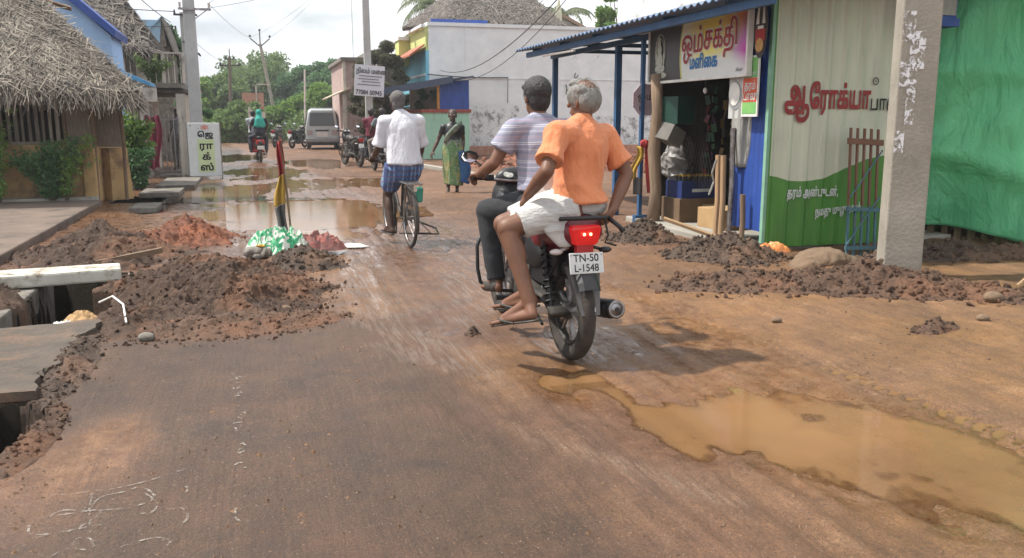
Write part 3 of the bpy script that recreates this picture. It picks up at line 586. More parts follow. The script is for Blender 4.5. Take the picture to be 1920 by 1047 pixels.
# sacks
def sack_mat():
    mm, n, b = node_mat('printed_sack'); f = ramp(n, noise_n(n, 7, dist=2.5), [(.49, 0.), (.52, 1.)])
    n.links.new(mix(n, f, (.03, .30, .13), (.62, .62, .55)), b.inputs['Base Color']); b.inputs['Roughness'].default_value = .5; bump_n(n, b, [(noise_n(n, 14), .6, .02)]); return mm
crumpled('sack', sack_mat(), (.22, 9.05, .04), .30, .24, .27, 'crumpled green and white printed sack at the foot of the flag', 'sack', 8, n=90, ridge=.45)
crumpled('sack', mat('red_net_sack', (.34, .09, .07), .8, c2=(.16, .11, .10), s=14, bump=.8, bs=20, bd=.02), (.58, 9.15, .04), .27, .20, .19, 'flattened dull red sack beside the green sack', 'sack', 9, n=80, ridge=.5)
crumpled('plastic_litter', 'plastic_white', (.98, 9.5, .0), .17, .09, .035, 'flat white plastic scrap on the wet road right of the sacks', 'litter', 10)
crumple('slab_piece', 'old_concrete', (.05, 9.0, .02), .18, 'dark broken slab piece left of the green sack', 'rubble', 14, .3)
# flag on a stick stuck by the sack
fl = thing('flag', 'tricolour red yellow and black cloth flag drooping on a thin stick in the heap', 'flag', (.33, 9.35, 0))
MB().tube([(.02, 0, 0), (-.01, 0, .6), (-.06, .01, 1.22)], .011).build('stick', 'wood', fl)
def flagfn(z0, z1):
    def f(u, v):
        t = z1 + (z0 - z1) * v; w = .03 + .052 * min(1, (1.19 - t) * 2.) + .014 * math.sin(t * 13)
        return (-.055 - .02 * (1 - t) + (u - .62) * w * 1.25 + .012 * math.sin(t * 9), .035 * math.sin(u * 11 + t * 5) + .012, t - .05 * abs(u - .9))
    return f
sheet('red_band', flagfn(.84, 1.19), 12, 14, 'red_cloth', fl, .004); sheet('yellow_band', flagfn(.52, .835), 12, 14, 'yellow', fl, .004); sheet('black_band', flagfn(.20, .515), 12, 14, 'black_cloth', fl, .004)

# ---- chalk drawing and worn paint, lying on the tarmac
def chalk(name, strokes, w, label, cat, a=.5):
    mm, n, b = node_mat('worn_' + name); tcv = N(n, 'TexCoord').outputs['Object']
    b.inputs['Base Color'].default_value = (.36, .33, .29, 1); b.inputs['Roughness'].default_value = .9
    al = ramp(n, noise_n(n, 26, det=7, rough=.8, vec=tcv), [(a - .05, 0.), (a + .12, .75)]); n.links.new(al, b.inputs['Alpha'])
    mb = MB()
    for st in strokes:
        pts = [];
        for i in range(len(st) - 1):
            (x0, y0), (x1, y1) = st[i], st[i + 1]; k = max(1, int(math.hypot(x1 - x0, y1 - y0) / .02))
            pts += [(x0 + (x1 - x0) * j / k, y0 + (y1 - y0) * j / k) for j in range(k)]
        pts.append(st[-1]); vs = []
        for i, (x, y) in enumerate(pts):
            p, q = pts[max(i - 1, 0)], pts[min(i + 1, len(pts) - 1)]; dx, dy = q[0] - p[0], q[1] - p[1]; l = math.hypot(dx, dy) or 1; ww = w * (.6 + .8 * random.Random(i).random())
            for s_ in (-.5, .5):
                X_, Y_ = x - dy / l * ww * s_, y + dx / l * ww * s_; vs.append((X_, Y_, gz(X_, Y_) + .004))
        mb.add(vs, [(2 * i, 2 * i + 1, 2 * i + 3, 2 * i + 2) for i in range(len(pts) - 1)])
    return tag(mb.build(name, mm, fix=False), label, cat)
def curve(pp, n=10):                                          # smooth curve through picture-plan points on the road
    P = [G(*p) for p in pp]; P = [P[0]] + P + [P[-1]]; out_ = []
    for i in range(1, len(P) - 2):
        for k in range(n):
            t = k / n; out_.append(tuple(.5 * (2 * P[i][a] + (P[i + 1][a] - P[i - 1][a]) * t + (2 * P[i - 1][a] - 5 * P[i][a] + 4 * P[i + 1][a] - P[i + 2][a]) * t * t + (3 * P[i][a] - P[i - 1][a] - 3 * P[i + 1][a] + P[i + 2][a]) * t ** 3) for a in (0, 1)))
    out_.append(P[-2]); return out_
K = [[(100, 930), (180, 925), (270, 905), (355, 880)], [(170, 955), (190, 935), (230, 925), (265, 915), (290, 935), (240, 955), (185, 960)], [(55, 990), (60, 1005), (120, 1000), (160, 985), (190, 960), (140, 965), (70, 975), (55, 990)],
     [(85, 973), (120, 960), (165, 962)], [(140, 1015), (165, 1010), (175, 1025), (150, 1032), (135, 1022), (150, 1010)], [(230, 1025), (290, 1010), (320, 1018), (300, 1035)], [(300, 960), (340, 955), (352, 972), (335, 990)], [(270, 925), (295, 945), (280, 965), (250, 960)],
     [(170, 1000), (168, 960), (175, 920)], [(95, 1045), (130, 1030), (170, 1035)], [(320, 915), (345, 905), (350, 925), (330, 930)], [(60, 1012), (140, 995), (200, 985)]]
chalk('chalk_drawing', [curve(k) for k in K], .009, 'faded white chalk floor pattern of loops and petals on the tarmac at lower left', 'chalk drawing', .53)
rnd = random.Random(21); st = []
for k in range(46):
    py = rnd.uniform(695, 895); px = 441 + (py - 695) * .06 + rnd.uniform(-7, 10); st.append([G(px, py), G(px + rnd.uniform(-8, 8), py + rnd.uniform(-2, 7))])
st += [curve([(443, 955), (440, 972), (455, 980), (466, 980)])]
chalk('worn_marking', st, .010, 'worn line of broken white paint marks along the tarmac', 'road marking', .50)
# broken tarmac edge slab between the two drain openings
def edgefn(u, v):
    x = -2.9 + 1.78 * u; y = 4.60 + 1.66 * v; x += (.07 * (vnoise(np.array([y * 5.]), np.array([3.]))[0] - .5) * 2 + .04 * (vnoise(np.array([y * 17.]), np.array([8.]))[0] - .5)) * (u > .98); y += .06 * (vnoise(np.array([x * 6.]), np.array([1.]))[0] - .5) * (v < .02)
    return (x, y, gz(x, y) + .022 + .008 * math.sin(x * 5 + y * 3))
tag(sheet('drain_cover', edgefn, 40, 40, mat('muddy_slab', (.105, .082, .062), .85, c2=(.062, .050, .040), s=4, bump=.8, bs=24, bd=.02, dirt=(.15, .09, .058), ds=3, dlo=.50, dhi=.64), None, .05, smooth=False), 'broad dark weathered slab covering the drain between the two openings at lower left', 'slab')
heap('low spill of dark soil along the edge of the lower left drain cover', -1.08, 5.35, .13, .95, .05, 'dark', 51., .03, clods=500, cs=(.004, .018), step=.012)
heap('small spill of dark soil beside the hole at the lower left', -1.0, 4.1, .10, .42, .04, 'brown', 53., -.05, clods=260, cs=(.004, .016), step=.012)
# ================================================================== LEFT SIDE
def quad(mb, a, b, c, d, t=0.):                              # slab through four points, thickness t along its normal
    a, b, c, d = map(Vector, (a, b, c, d)); n_ = (b - a).cross(d - a).normalized() * t; return mb.prism([a, b, c, d], n_)
def strips(mb, A, B, Cc, D, count, ln, w, seed, spread=.5, lift=.05, hang=0.):
    """palm strips lying on the slope A-B (eave), D-C (ridge)"""
    rn = random.Random(seed); A, B, Cc, D = map(Vector, (A, B, Cc, D)); nrm = (B - A).cross(D - A).normalized()
    if nrm.z < 0: nrm = -nrm
    for _ in range(count):
        u, v = rn.random(), rn.random() ** 1.1; p = (A.lerp(B, u)).lerp(D.lerp(Cc, u), v); down = (A.lerp(B, u) - D.lerp(Cc, u)).normalized(); side = nrm.cross(down)
        a = rn.choice([-1, 1]) * abs(rn.gauss(.45, spread * .8)); d = down * math.cos(a) + side * math.sin(a); l = ln * rn.uniform(.5, 1.3); q = nrm.cross(d).normalized() * w * rn.uniform(.5, 1.4)
        z0 = nrm * rn.uniform(.0, lift); z1 = nrm * rn.uniform(-.01, lift * 1.3); bend = Vector((0, 0, -rn.random() * hang)) if v < .12 else Vector()
        p0 = p - d * l * .5 + z0; p1 = p + nrm * rn.uniform(.5, 1.) * lift; p2 = p + d * l * .5 + z1 + bend
        mb.add([p0 - q, p0 + q, p1 + q, p1 - q, p2 + q * .4, p2 - q * .4], [(0, 1, 2, 3), (3, 2, 4, 5)])
def fringe(mb, A, B, count, ln, w, seed):
    rn = random.Random(seed); A, B = Vector(A), Vector(B)
    for _ in range(count):
        p = A.lerp(B, rn.random()) + Vector((rn.uniform(-.05, .05), rn.uniform(-.12, .12), rn.uniform(0, .1))); l = ln * rn.uniform(.3, 1.2) ; d = Vector((rn.uniform(-.5, .5), rn.uniform(-.5, .1), -1)).normalized()
        s_ = Vector((rn.uniform(-1, 1), rn.uniform(-1, 1), 0)).normalized() * w
        mb.add([p - s_, p + s_, p + d * l * .6 + s_ * .7, p + d * l * .6 - s_ * .7, p + d * l], [(0, 1, 2, 3), (3, 2, 4)])
# thatched hut
hut = thing('thatched_hut', 'thatched hut with yellow plinth and slatted window behind the platform', 'hut', (-4, 16, 0))
o3 = Vector((4, -16, 0))
def P3(*p): return Vector(p) + o3
b = MB(); eA, eB, rB, rA = P3(-8.5, 14.75, 1.92), P3(-1.72, 14.75, 1.72), P3(-4.1, 17.6, 3.95), P3(-8.5, 17.6, 3.95)
quad(b, eA, eB, rB, rA, -.14); eC = P3(-1.86, 16.7, 1.76); quad(b, eB, eC, P3(-4.1, 18.2, 3.9), rB, -.12)
rf = b.build('roof', 'thatch_base', hut)
b = MB(); strips(b, eA + Vector((4.0, 0, .0)) * 0 + Vector((3.6, 0, .0)), eB, rB, rA + Vector((3.6, 0, 0)), 9500, .62, .0085, 2, hang=.25, lift=.09); strips(b, eB, eC, P3(-4.1, 18.2, 3.9), rB, 1800, .5, .009, 3, lift=.08, hang=.2)
strips(b, eB + Vector((-.1, 0, 0)), eB + Vector((.05, .2, 0)), rB + Vector((.05, .2, 0)), rB - Vector((.1, 0, 0)), 1100, .55, .009, 4, lift=.12, hang=.3)
fringe(b, eA + Vector((3.2, 0, -.02)), eB + Vector((0, 0, -.04)), 1300, .26, .008, 5); fringe(b, eB + Vector((0, 0, -.02)), eC, 500, .24, .008, 6)
b.build('palm_thatch', 'thatch', rf, fix=False)
b = MB(); b.bb(-4.6, 1.45, -.3, -.12, 0, .98); b.bb(1.28, 1.48, -.38, 1.05, 0, .93); b.build('plinth', 'plinth', hut, bevel=.02)
b = MB(); b.loft([((1.62, .50, 0), (.30, 0, 0), (0, .30, 0)), ((1.62, .50, .9), (.25, 0, 0), (0, .27, 0))], 4); b.build('corner_plinth', 'plinth', hut)
b = MB(); b.bb(1.38, 1.82, .2, .28, .92, 1.75); b.bb(1.03, 1.44, -.24, -.18, .98, 1.95); b.bb(-4.6, 1.3, 1.2, 1.3, .0, 2.0)
b.build('mat_wall', 'mat_wall', hut)
b = MB()
for k in range(21): x = -1.1 + k * .101; b.bb(x, x + .036 + .01 * (k % 3), -.26, -.22, .98, 1.95)
b.bb(-1.1, 1.02, -.285, -.262, 1.62, 1.68); b.bb(-1.1, 1.02, -.285, -.262, .98, 1.03)
b.build('window_slats', 'slat', hut)
b = MB(); b.bb(-4.6, 1.3, .2, .26, .9, 2.0); b.build('inner_wall', 'dark_in', hut)  # dark backing that paints the shade between the window slats
for x, y in ((1.04, -.26), (1.46, -.26), (1.42, .16), (1.84, .24), (1.1, .4)): MB().tube([(x, y, .0), (x + .02, y, 1.0), (x, y + .01, 1.95)], .03).build('post', 'wood', hut)
# near ridge beam of tin at the very top left
b = MB(); quad(b, P3(-4.1, 18.0, 3.72), P3(-3.1, 18.1, 3.42), P3(-3.1, 18.16, 3.36), P3(-4.1, 18.06, 3.62), .05); b.build('ridge_pole', 'wood', hut)
# blue sheet house
bh = thing('blue_house', 'pale blue upper wall with a dark blue sloping roof edge rising behind the hut', 'house', (-3.2, 19.1, 0))
b = MB(); b.prism([(.63, 0, 1.2), (.61, 0, 3.02), (-.2, 0, 3.80), (-2.5, 0, 3.8), (-2.5, 0, 1.2)], (0, 1.5, 0)); b.build('wall', 'blue_wall', bh)
b = MB(); 
b.prism([(-.5, -.14, 4.02), (.70, -.14, 2.98), (.72, -.14, 3.12), (-.42, -.14, 4.16)], (0, 1.8, 0)); b.build('roof_edge', 'blue', bh)
b = MB(); b.prism([(.60, .3, 2.30), (1.25, .3, 2.06), (1.25, .3, 2.12), (.60, .3, 2.42)], (0, .9, 0)); b.build('awning', mat('bright_blue_tin', (.10, .38, .66), .4, c2=(.07, .28, .52), s=4), bh)
# two storey thatched house
h2 = thing('thatched_house', 'two storey house with high grey thatched roof and balcony behind the blue wall', 'house', (-3.5, 24, 0))
o3 = Vector((3.5, -24, 0))
b = MB(); a1, a2, a3, a4 = P3(-9, 22.6, 3.0), P3(-2.10, 22.6, 2.98), P3(-3.85, 25, 5.5), P3(-9, 25, 5.8); quad(b, a1, a2, a3, a4, -.2)
c1, c2 = P3(-2.2, 27.5, 3.05), P3(-3.85, 26.5, 5.5); quad(b, a2, c1, c2, a3, -.2); rf = b.build('roof', 'thatch_far', h2)
b = MB(); strips(b, a1, a2, a3, a4, 4200, .6, .018, 11, lift=.10, hang=.2); strips(b, a2, c1, c2, a3, 2200, .6, .018, 12, lift=.1, hang=.2); fringe(b, a1, a2, 700, .3, .012, 13); fringe(b, a2, c1, 300, .3, .012, 14); b.build('palm_thatch', 'thatch_far', rf, fix=False)
b = MB(); b.bb(-4, .7, .6, 3.5, 2.3, 3.3); b.bb(-4, .9, 0, 3.6, 0, 1.95); b.build('wall', 'cream', h2)
b = MB(); b.bb(-4, 1.9, -1.4, 3.8, 2.13, 2.24); b.bb(.9, 2.05, -1.0, 3.8, 2.02, 2.10); b.build('balcony_slab', 'old_concrete', h2)
b = MB(); b.bb(-2.6, 1.35, -1.42, -1.36, 1.80, 2.13); b.build('balcony_beam', 'cream', h2)
b = MB()
for x in (-2.2, .62, 1.5, 1.95): b.bb(x, x + .07, -1.38, -1.31, 2.24, 2.95)
b.bb(-2.2, 2.02, -1.375, -1.315, 2.93, 2.97)
for k in range(30): x = -2.15 + k * .14; b.bb(x, x + .022, -1.36, -1.34, 2.24, 2.93)
b.build('railing', 'cream', h2)
b = MB(); b.bb(1.75, 1.95, -1.2, 1.0, 0, 2.0); b.bb(1.0, 1.14, -1.3, -1.2, 0, 2.0); b.build('pillar', 'cream', h2)
b = MB(); b.prism([(1.15, -1.0, 3.35), (1.45, -1.0, 3.0), (1.45, -1.0, 2.95), (1.15, -1.0, 3.2)], (0, 1., 0)); b.build('parapet', 'cream', h2)
# small blue tin roof beyond
h3 = thing('tin_roof_house', 'small gabled house with a pale blue tin roof beyond the thatched house', 'house', (-2.8, 30.5, 0))
b = MB(); b.prism([(-.55, 0, 3.7), (.30, 0, 3.7), (.22, 0, 4.55)], (0, 3, 0)); b.bb(-1.5, .38, .2, 3.2, 0, 3.7); b.build('wall', 'old_concrete', h3)
b = MB(); quad(b, (-.9, -.15, 3.55), (-.9, 3.2, 3.55), (.22, 3.2, 4.62), (.22, -.15, 4.62), .04); b.prism([(-.42, -.06, 3.78), (.10, -.06, 3.78), (.19, -.06, 4.5), (-.42, -.06, 4.5)], (0, .03, 0)); b.build('roof', mat('pale_blue_tin', (.26, .42, .55), .4, c2=(.20, .33, .45), s=4, st=(4, 1, 1)), h3)
b = MB(); quad(b, (.22, -.15, 4.60), (.22, 3.2, 4.60), (.55, 3.2, 3.5), (.55, -.15, 3.5), .05); b.build('side_roof', 'old_concrete', h3)
h4 = thing('cream_house', 'cream plastered house with a stepped parapet behind the tall pole', 'house', (-3.2, 33, 0))
b = MB(); b.bb(-3, .95, 0, 8, 0, 2.55); b.bb(-3, .75, .1, 8, 2.55, 3.15); b.build('wall', 'cream', h4); b = MB(); b.bb(-3, 1.15, -.25, 8.1, 2.50, 2.62); b.bb(.2, 1.35, -.3, 2, 1.75, 1.83); b.build('ledge', 'old_concrete', h4)
b = MB(); b.bb(.1, .55, -.02, .02, .9, 1.6); b.build('window', 'glass', h4)
# gate, cloth
gt = thing('gate', 'grey barred metal gate in front of the thatched house', 'gate', (-2.0, 21.9, 0))
for x in (-.45, .38): b = MB(); b.bb(x - .03, x + .03, -.03, .03, 0, 1.62); b.build('gate_post', 'cream', gt)
b = MB()
for k in range(8): x = -.38 + k * .1; b.bb(x, x + .025, -.012, .012, .12, 1.5)
b.bb(-.42, .36, -.016, .016, .16, .20); b.bb(-.42, .36, -.016, .016, 1.36, 1.40); b.build('bars', 'metal', gt)
sheet('hanging_cloth', lambda u, v: (-2.22 + .30 * u + .05 * math.sin(v * 5), 20.2 + .05 * math.sin(u * 16 + v * 2), 1.45 - 1.12 * v + .03 * math.sin(u * 9)), 24, 16, 'pink_cloth', None, .006)
tag(bpy.data.objects['hanging_cloth'], 'dusty pink cloth hanging beside the plant in front of the gate', 'cloth')
# poles
def square_pole(name, label, loc, w0, w1, h, lean=(0, 0), rz=0, m='pole', d=.75, group='concrete utility poles'):
    t = thing(name, label, 'utility pole', loc, rz, group); b = MB()
    b.loft([((0, 0, -.3), (w0 / 1.414, 0, 0), (0, w0 * d / 1.414, 0)), ((lean[0], lean[1], h), (w1 / 1.414, 0, 0), (0, w1 * d / 1.414, 0))], 4)
    b.v = [tuple(Vector(p)) for p in b.v]; M_ = Matrix.Rotation(R(45), 4, 'Z')
    b2 = MB()
    for (z, w, lx, ly) in ((-.3, w0, 0, 0), (h * .33, w0 + (w1 - w0) * .33, lean[0] * .33, lean[1] * .33), (h * .66, w0 + (w1 - w0) * .66, lean[0] * .66, lean[1] * .66), (h, w1, *lean)):
        for sx, sy in ((-1, -1), (1, -1), (1, 1), (-1, 1)): b2.v.append((lx + sx * w / 2, ly + sy * w * d / 2, z))
    for i in range(3):
        for k in range(4): b2.f.append((i * 4 + k, i * 4 + (k + 1) % 4, i * 4 + 4 + (k + 1) % 4, i * 4 + 4 + k))
    b2.f += [(3, 2, 1, 0), (12, 13, 14, 15)]
    b2.build('shaft', m, t, bevel=.012); return t
p1 = square_pole('utility_pole', 'thick grey concrete utility pole standing behind the white vertical signboard', (-1.30, 22.75, 0), .30, .24, 7.2, (-.02, 0), m='pole_grey')
b = MB(); b.box((.13, -.16, 3.98), (.75, .05, .05)); b.tube([(.12, -.16, 3.75), (.40, -.16, 3.96)], .012); b.build('cross_arm', 'metal', p1)
b = MB(); [b.cone((x, -.16, 4.0), (x, -.16, 4.13), .022, .03, 8) for x in (.46, -.2)]; b.build('insulators', 'cream', p1)
b = MB(); b.cap((.155, -.08, 2.95), (.19, -.1, 2.90), .025, .02); b.build('lamp_clip', 'black', p1)
p2 = square_pole('utility_pole', 'thinner grey pole with a short crossbar just left of the thick pole', (-1.66, 26.2, 0), .17, .15, 4.3, (-.02, 0), m='pole_grey')
b = MB(); b.box((.06, -.1, 4.22), (.62, .05, .05)); b.box((.1, -.1, 3.5), (.3, .04, .04)); b.build('cross_arm', 'black_dusty', p2)
b = MB(); [b.cone((x, -.1, z), (x, -.1, z + .1), .03, .02, 8) for x, z in ((-.22, 4.25), (-.22, 3.82), (.3, 4.25))]; b.build('insulators', 'black_dusty', p2)
p3 = square_pole('utility_pole', 'pale concrete utility pole carrying the black and white notice board', (3.72, 28.7, 0), .24, .20, 8., (-.03, 0), m='pole_grey')
p4 = square_pole('utility_pole', 'huge weathered concrete pole in the right foreground with torn paper scraps', (5.33, 6.05, 0), .315, .29, 6.5, (-.02, .02), R(-26), d=.8)
# torn paper remains on the big pole
mm, n, bb_ = node_mat('torn_paper'); bb_.inputs['Base Color'].default_value = (.66, .66, .68, 1); bb_.inputs['Roughness'].default_value = .8
n.links.new(ramp(n, noise_n(n, 17, det=8, rough=.75, dist=.6), [(.50, 0.), (.53, 1.)]), bb_.inputs['Alpha']); bump_n(n, bb_, [(noise_n(n, 40), .5, .01)])
b = MB()
for x0, x1, z0, z1 in ((-.158, -.06, 2.02, 2.26), (-.09, .03, 1.80, 2.10), (-.155, -.02, 1.66, 1.86), (-.09, -.02, 1.35, 1.70), (-.155, -.08, 1.12, 1.30)):
    b.add([(x0, -.1365, z0), (x1, -.1365, z0), (x1, -.1345, z1), (x0, -.1345, z1)], [(0, 1, 2, 3)])
b.build('paper_scraps', mm, p4)
# vertical signboard
sg = thing('signboard', 'white vertical signboard with black letters on green standing against the thick pole', 'signboard', (-1.10, 21.55, 0), R(6))
b = MB(); b.bb(-.36, .36, -.05, .05, .06, 1.30); b.build('panel', mat('board_white', (.66, .70, .70), .55, c2=(.56, .60, .60), s=3, dirt=(.30, .28, .25), ds=5, dlo=.62), sg, bevel=.01)
b = MB(); b.bb(-.15, .22, -.056, -.0505, .16, .92); b.build('green_field', mat('pale_green_print', (.48, .62, .30), .55, c2=(.55, .66, .42), s=5, bump=0), sg)
b = MB(); b.bb(-.38, -.36, -.055, .055, 0, 1.31); b.bb(.36, .38, -.055, .055, 0, 1.31); b.build('frame', 'metal', sg)
b = MB(); b.prism([(.03 + .11 * math.cos(t) * (1 if k % 2 else .6), -.058, 1.20 + .075 * math.sin(t) * (1 if k % 2 else .6)) for k, t in enumerate([i * math.pi / 6 for i in range(12)])], (0, .006, 0)); b.build('emblem', mat('faded_red_print', (.55, .16, .12), .6, c2=(.6, .4, .35), s=20), sg)
for s_, z in (('ெஜ', .98), ('ரா', .70), ('க்', .45), ('ஸ்', .20)): text('letter', s_, 'black_text', .21 if s_ != 'ெஜ' else .16, (.035, -.06, z), (R(90), 0, 0), sg, off=.045, align='CENTER', sx=1.15)
# ================================================================== RIGHT SIDE
# big white walled house with blue and lime front
wh = thing('white_house', 'large house with a blank white side wall and a blue and lime front', 'house', (6.6, 33, 0))
b = MB(); b.bb(0, 12.5, 0, 6.3, -.1, 4.86); b.build('wall', 'white_paint', wh)
b = MB(); b.bb(-.06, 12.6, -.07, 6.4, 4.86, 4.99); b.bb(1.4, 1.43, -.012, 0, 2.85, 4.86) ; b.bb(.1, 12.5, -.03, -.004, 2.92, 2.96); b.build('coping', 'white_paint', wh)
b = MB(); b.bb(-.12, -.004, .0, 6.3, 1.9, 3.95); b.build('blue_front', 'aqua', wh)
b = MB(); b.bb(-.10, -.004, .1, 6.2, 3.95, 4.8); b.bb(-.55, -.10, 3.6, 4.6, 3.6, 4.6); b.build('lime_front', 'lime', wh)
b = MB(); b.prism([(-.75, 6.3, 3.72), (-.75, 0, 3.72), (-.16, 0, 4.12), (-.16, 6.3, 4.12)], (0, 0, .07)); b.build('sunshade', mat('terracotta_ledge', (.48, .15, .09), .8), wh)
b = MB(); b.bb(-.6, -.14, 3.4, 4.8, 4.6, 4.74); b.bb(-.3, -.14, -.05, 6.4, 4.80, 4.9); b.bb(-.16, -.13, .05, 6.3, 3.02, 3.10); b.build('white_trim', 'white_paint', wh)
# soot marks, drawn figures and damp stains on the side wall
mm, n, bb_ = node_mat('damp_stain'); bb_.inputs['Base Color'].default_value = (.17, .155, .145, 1); bb_.inputs['Roughness'].default_value = .9
vo = noise_n(n, 2.4, det=10, rough=.78); n.links.new(ramp(n, vo, [(.50, 0.), (.66, .9)]), bb_.inputs['Alpha'])
b = MB()
for x0, x1, z0, z1 in ((1.6, 3.6, .3, 1.9), (3.7, 5.6, .15, 1.0), (6.9, 9.8, .15, 1.5)): b.add([(x0, -.006, z0), (x1, -.006, z0), (x1, -.006, z1), (x0, -.006, z1)], [(0, 1, 2, 3)])
b.build('damp_patches', mm, wh)
b = MB()
for pts in (((5.95, 3.2), (5.93, 3.05), (6.0, 2.8), (5.95, 2.62), (6.02, 2.45)), ((5.93, 2.95), (6.12, 2.85)), ((5.82, 2.7), (6.08, 2.68)), ((5.55, 2.75), (5.6, 2.6), (5.56, 2.35)), ((5.6, 2.52), (5.8, 2.5)), ((6.0, 3.0), (6.08, 3.12))):
    b.tube([(x, -.012, z) for x, z in pts], .045, 6, flat=.2)
b.build('painted_figure', 'black_text', wh)
# thatch roof and palms behind, plus tiled roof at left
tr = thing('rooftop_thatch', 'broad grey brown thatched shelter on top of the white walled house', 'thatched roof', (10.4, 36.2, 0))
b = MB(); A_, B_, C_, D_ = (-2.7, -1.6, 5.15), (2.3, -1.6, 5.15), (1.5, .6, 6.55), (-1.6, .6, 6.75); quad(b, A_, B_, C_, D_, -.15); quad(b, B_, (2.3, 2.6, 5.15), (1.5, .6, 6.55), (1.5, .58, 6.55), -.1) if 0 else None
quad(b, (-4.4, -.8, 5.0), A_, D_, (-2.6, .8, 6.2), -.15); rf = b.build('roof_slope', 'thatch_far', tr)
b = MB(); strips(b, A_, B_, C_, D_, 3000, .6, .022, 31, lift=.1, hang=.15); strips(b, (-4.4, -.8, 5.0), A_, D_, (-2.6, .8, 6.2), 900, .6, .022, 32); fringe(b, A_, B_, 400, .3, .015, 33); b.build('palm_thatch', 'thatch_far', rf, fix=False)
for x in (-2.5, -.2, 2.1): MB().bb(x, x + .12, -1.4, -1.3, 4.9, 5.3).build('post', 'wood', tr)
b = MB(); b.bb(-3.4, -1.1, -1.75, -1.65, 5.02, 5.28); b.build('blue_board', 'blue', tr)
b = MB(); b.prism([(-.05, 0, 0), (.8, 0, 0), (.74, 0, .9), (.62, 0, 1.5), (.45, 0, .75), (.1, 0, .5)], (0, .1, 0)); o = b.build('yellow_parapet', mat('faded_yellow_plaster', (.50, .48, .34), .85, c2=(.4, .38, .3)), loc=(12.15, 35.6, 4.95)); tag(o, 'faded yellow gable piece rising above the white wall coping', 'gable')
t = thing('tiled_roof', 'dark sloping tiled roof left of the lime painted front', 'roof', (5.6, 42, 0)); b = MB(); quad(b, (-.9, -1, 3.9), (3.0, -1, 5.9), (3.0, 4, 5.9), (-.9, 4, 3.9), -.12); b.build('tiles', 'thatch_far', t); b = MB(); b.bb(-.6, 3., -.6, 4, 0, 3.9); b.build('wall', 'cream', t)
t = thing('gable_roof', 'small brown gabled roof at the right end of the white wall', 'roof', (14.2, 36.5, 0)); b = MB(); b.prism([(-.9, 0, 5.9), (1.2, 0, 4.9), (1.2, 0, 4.8), (-.9, 0, 5.75), (-1.2, 0, 5.6), (-1.2, 0, 5.7)], (0, 3, 0)); b.build('tiles', 'wood', t); b = MB(); b.prism([(-1, .1, 4.6), (1.1, .1, 4.6), (1.1, .1, 4.85), (-.9, .1, 5.7)], (0, .1, 0)); b.build('gable_wall', 'old_concrete', t)
# roadside stall
stl = thing('stall', 'roadside stall with mint lower wall, blue shutter and dark awning', 'stall', (5.66, 29.6, 0))
b = MB(); b.bb(0, 1.66, 0, .12, 0, 1.60); b.bb(0, .12, .12, 3.3, 0, 1.60); b.build('mint_wall', 'mint', stl)
b = MB(); b.bb(-.05, 1.72, -.05, .16, 1.60, 1.72); b.bb(-.05, .16, .16, 3.3, 1.60, 1.72); b.build('counter', mat('rust_red_paint', (.30, .07, .05), .7), stl)
b = corrugated(.62, 1.66, 1.72, 2.72, .02, .09, .010); b.build('blue_shutter', 'blue', stl)
b = MB(); b.bb(.52, .60, -.02, .08, 1.72, 2.66); b.build('post', mat('orange_paint', (.55, .25, .05), .7), stl)
b = MB(); quad(b, (-1.45, -.35, 2.36), (1.75, -.35, 2.80), (1.75, 3.4, 2.80), (-1.45, 3.4, 2.36), .05); b.prism([(-1.45, -.40, 2.16), (1.0, -.40, 2.60), (1.0, -.40, 2.82), (-1.45, -.40, 2.40)], (0, .05, 0)); b.build('awning', mat('dark_blue_tin', (.035, .055, .10), .5, c2=(.05, .07, .11)), stl)
b = MB(); b.bb(.12, 1.66, 3.1, 3.2, 0, 2.7); b.build('back_wall', 'cream', stl)
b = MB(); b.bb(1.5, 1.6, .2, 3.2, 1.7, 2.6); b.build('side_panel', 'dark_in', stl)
# notice board on the pole
nb = thing('notice_board', 'white notice board with black lettering and phone number tied to the pale pole', 'notice board', (3.72, 28.45, 2.12), 0)
b = MB(); b.box((0, 0, .48), (.96, .03, .98), (0, R(4), 0)); b.build('panel', mat('notice_white', (.60, .61, .66), .6, c2=(.52, .53, .58), s=4, bump=.1), nb)
text('heading', 'நிலம் மைன', 'black_text', .20, (-.42, -.03, .74), (R(90), R(4), 0), nb, off=.03, sx=.75)
for i in range(4):
    b = MB(); b.box((random.Random(i).uniform(-.05, .05), -.024, .62 - i * .09), (.74 - .07 * (i % 3), .008, .028), (0, R(4), 0)); b.build('small_print', mat('print_grey', (.2, .2, .24), .8) if i == 0 else bpy.data.materials['print_grey'], nb)
text('phone_number', '77084 50945', 'black_text', .20, (-.46, -.03, .07), (R(90), R(4), 0), nb, off=.03, sx=.80)
# far buildings on the right beside the pole
f1 = thing('pink_house', 'narrow pinkish plastered house with a flat ledge beyond the notice board', 'house', (3.8, 37, 0))
b = MB(); b.bb(0, 1.3, 0, 6, 0, 3.75); b.build('wall', mat('pink_plaster', (.42, .30, .27), .85, c2=(.32, .23, .21), dirt=(.18, .14, .12), ds=2), f1); b = MB(); b.bb(-.14, 1.4, -.14, 6.1, 3.75, 3.9); b.build('ledge', 'old_concrete', f1); b = MB(); b.bb(-.06, .06, -.06, .06, 0, 3.75); b.build('corner_trim', 'cream', f1)
b = MB(); quad(b, (-.75, -.3, 2.2), (.2, -.3, 2.62), (.2, 2.5, 2.62), (-.75, 2.5, 2.2), .05); b.build('porch_roof', mat('buff_tin', (.55, .48, .35), .6), f1); b = MB(); b.bb(-.12, .02, -.2, -.08, 0, 2.4); b.build('porch_post', 'cream', f1)  # porch roof in one even buff colour
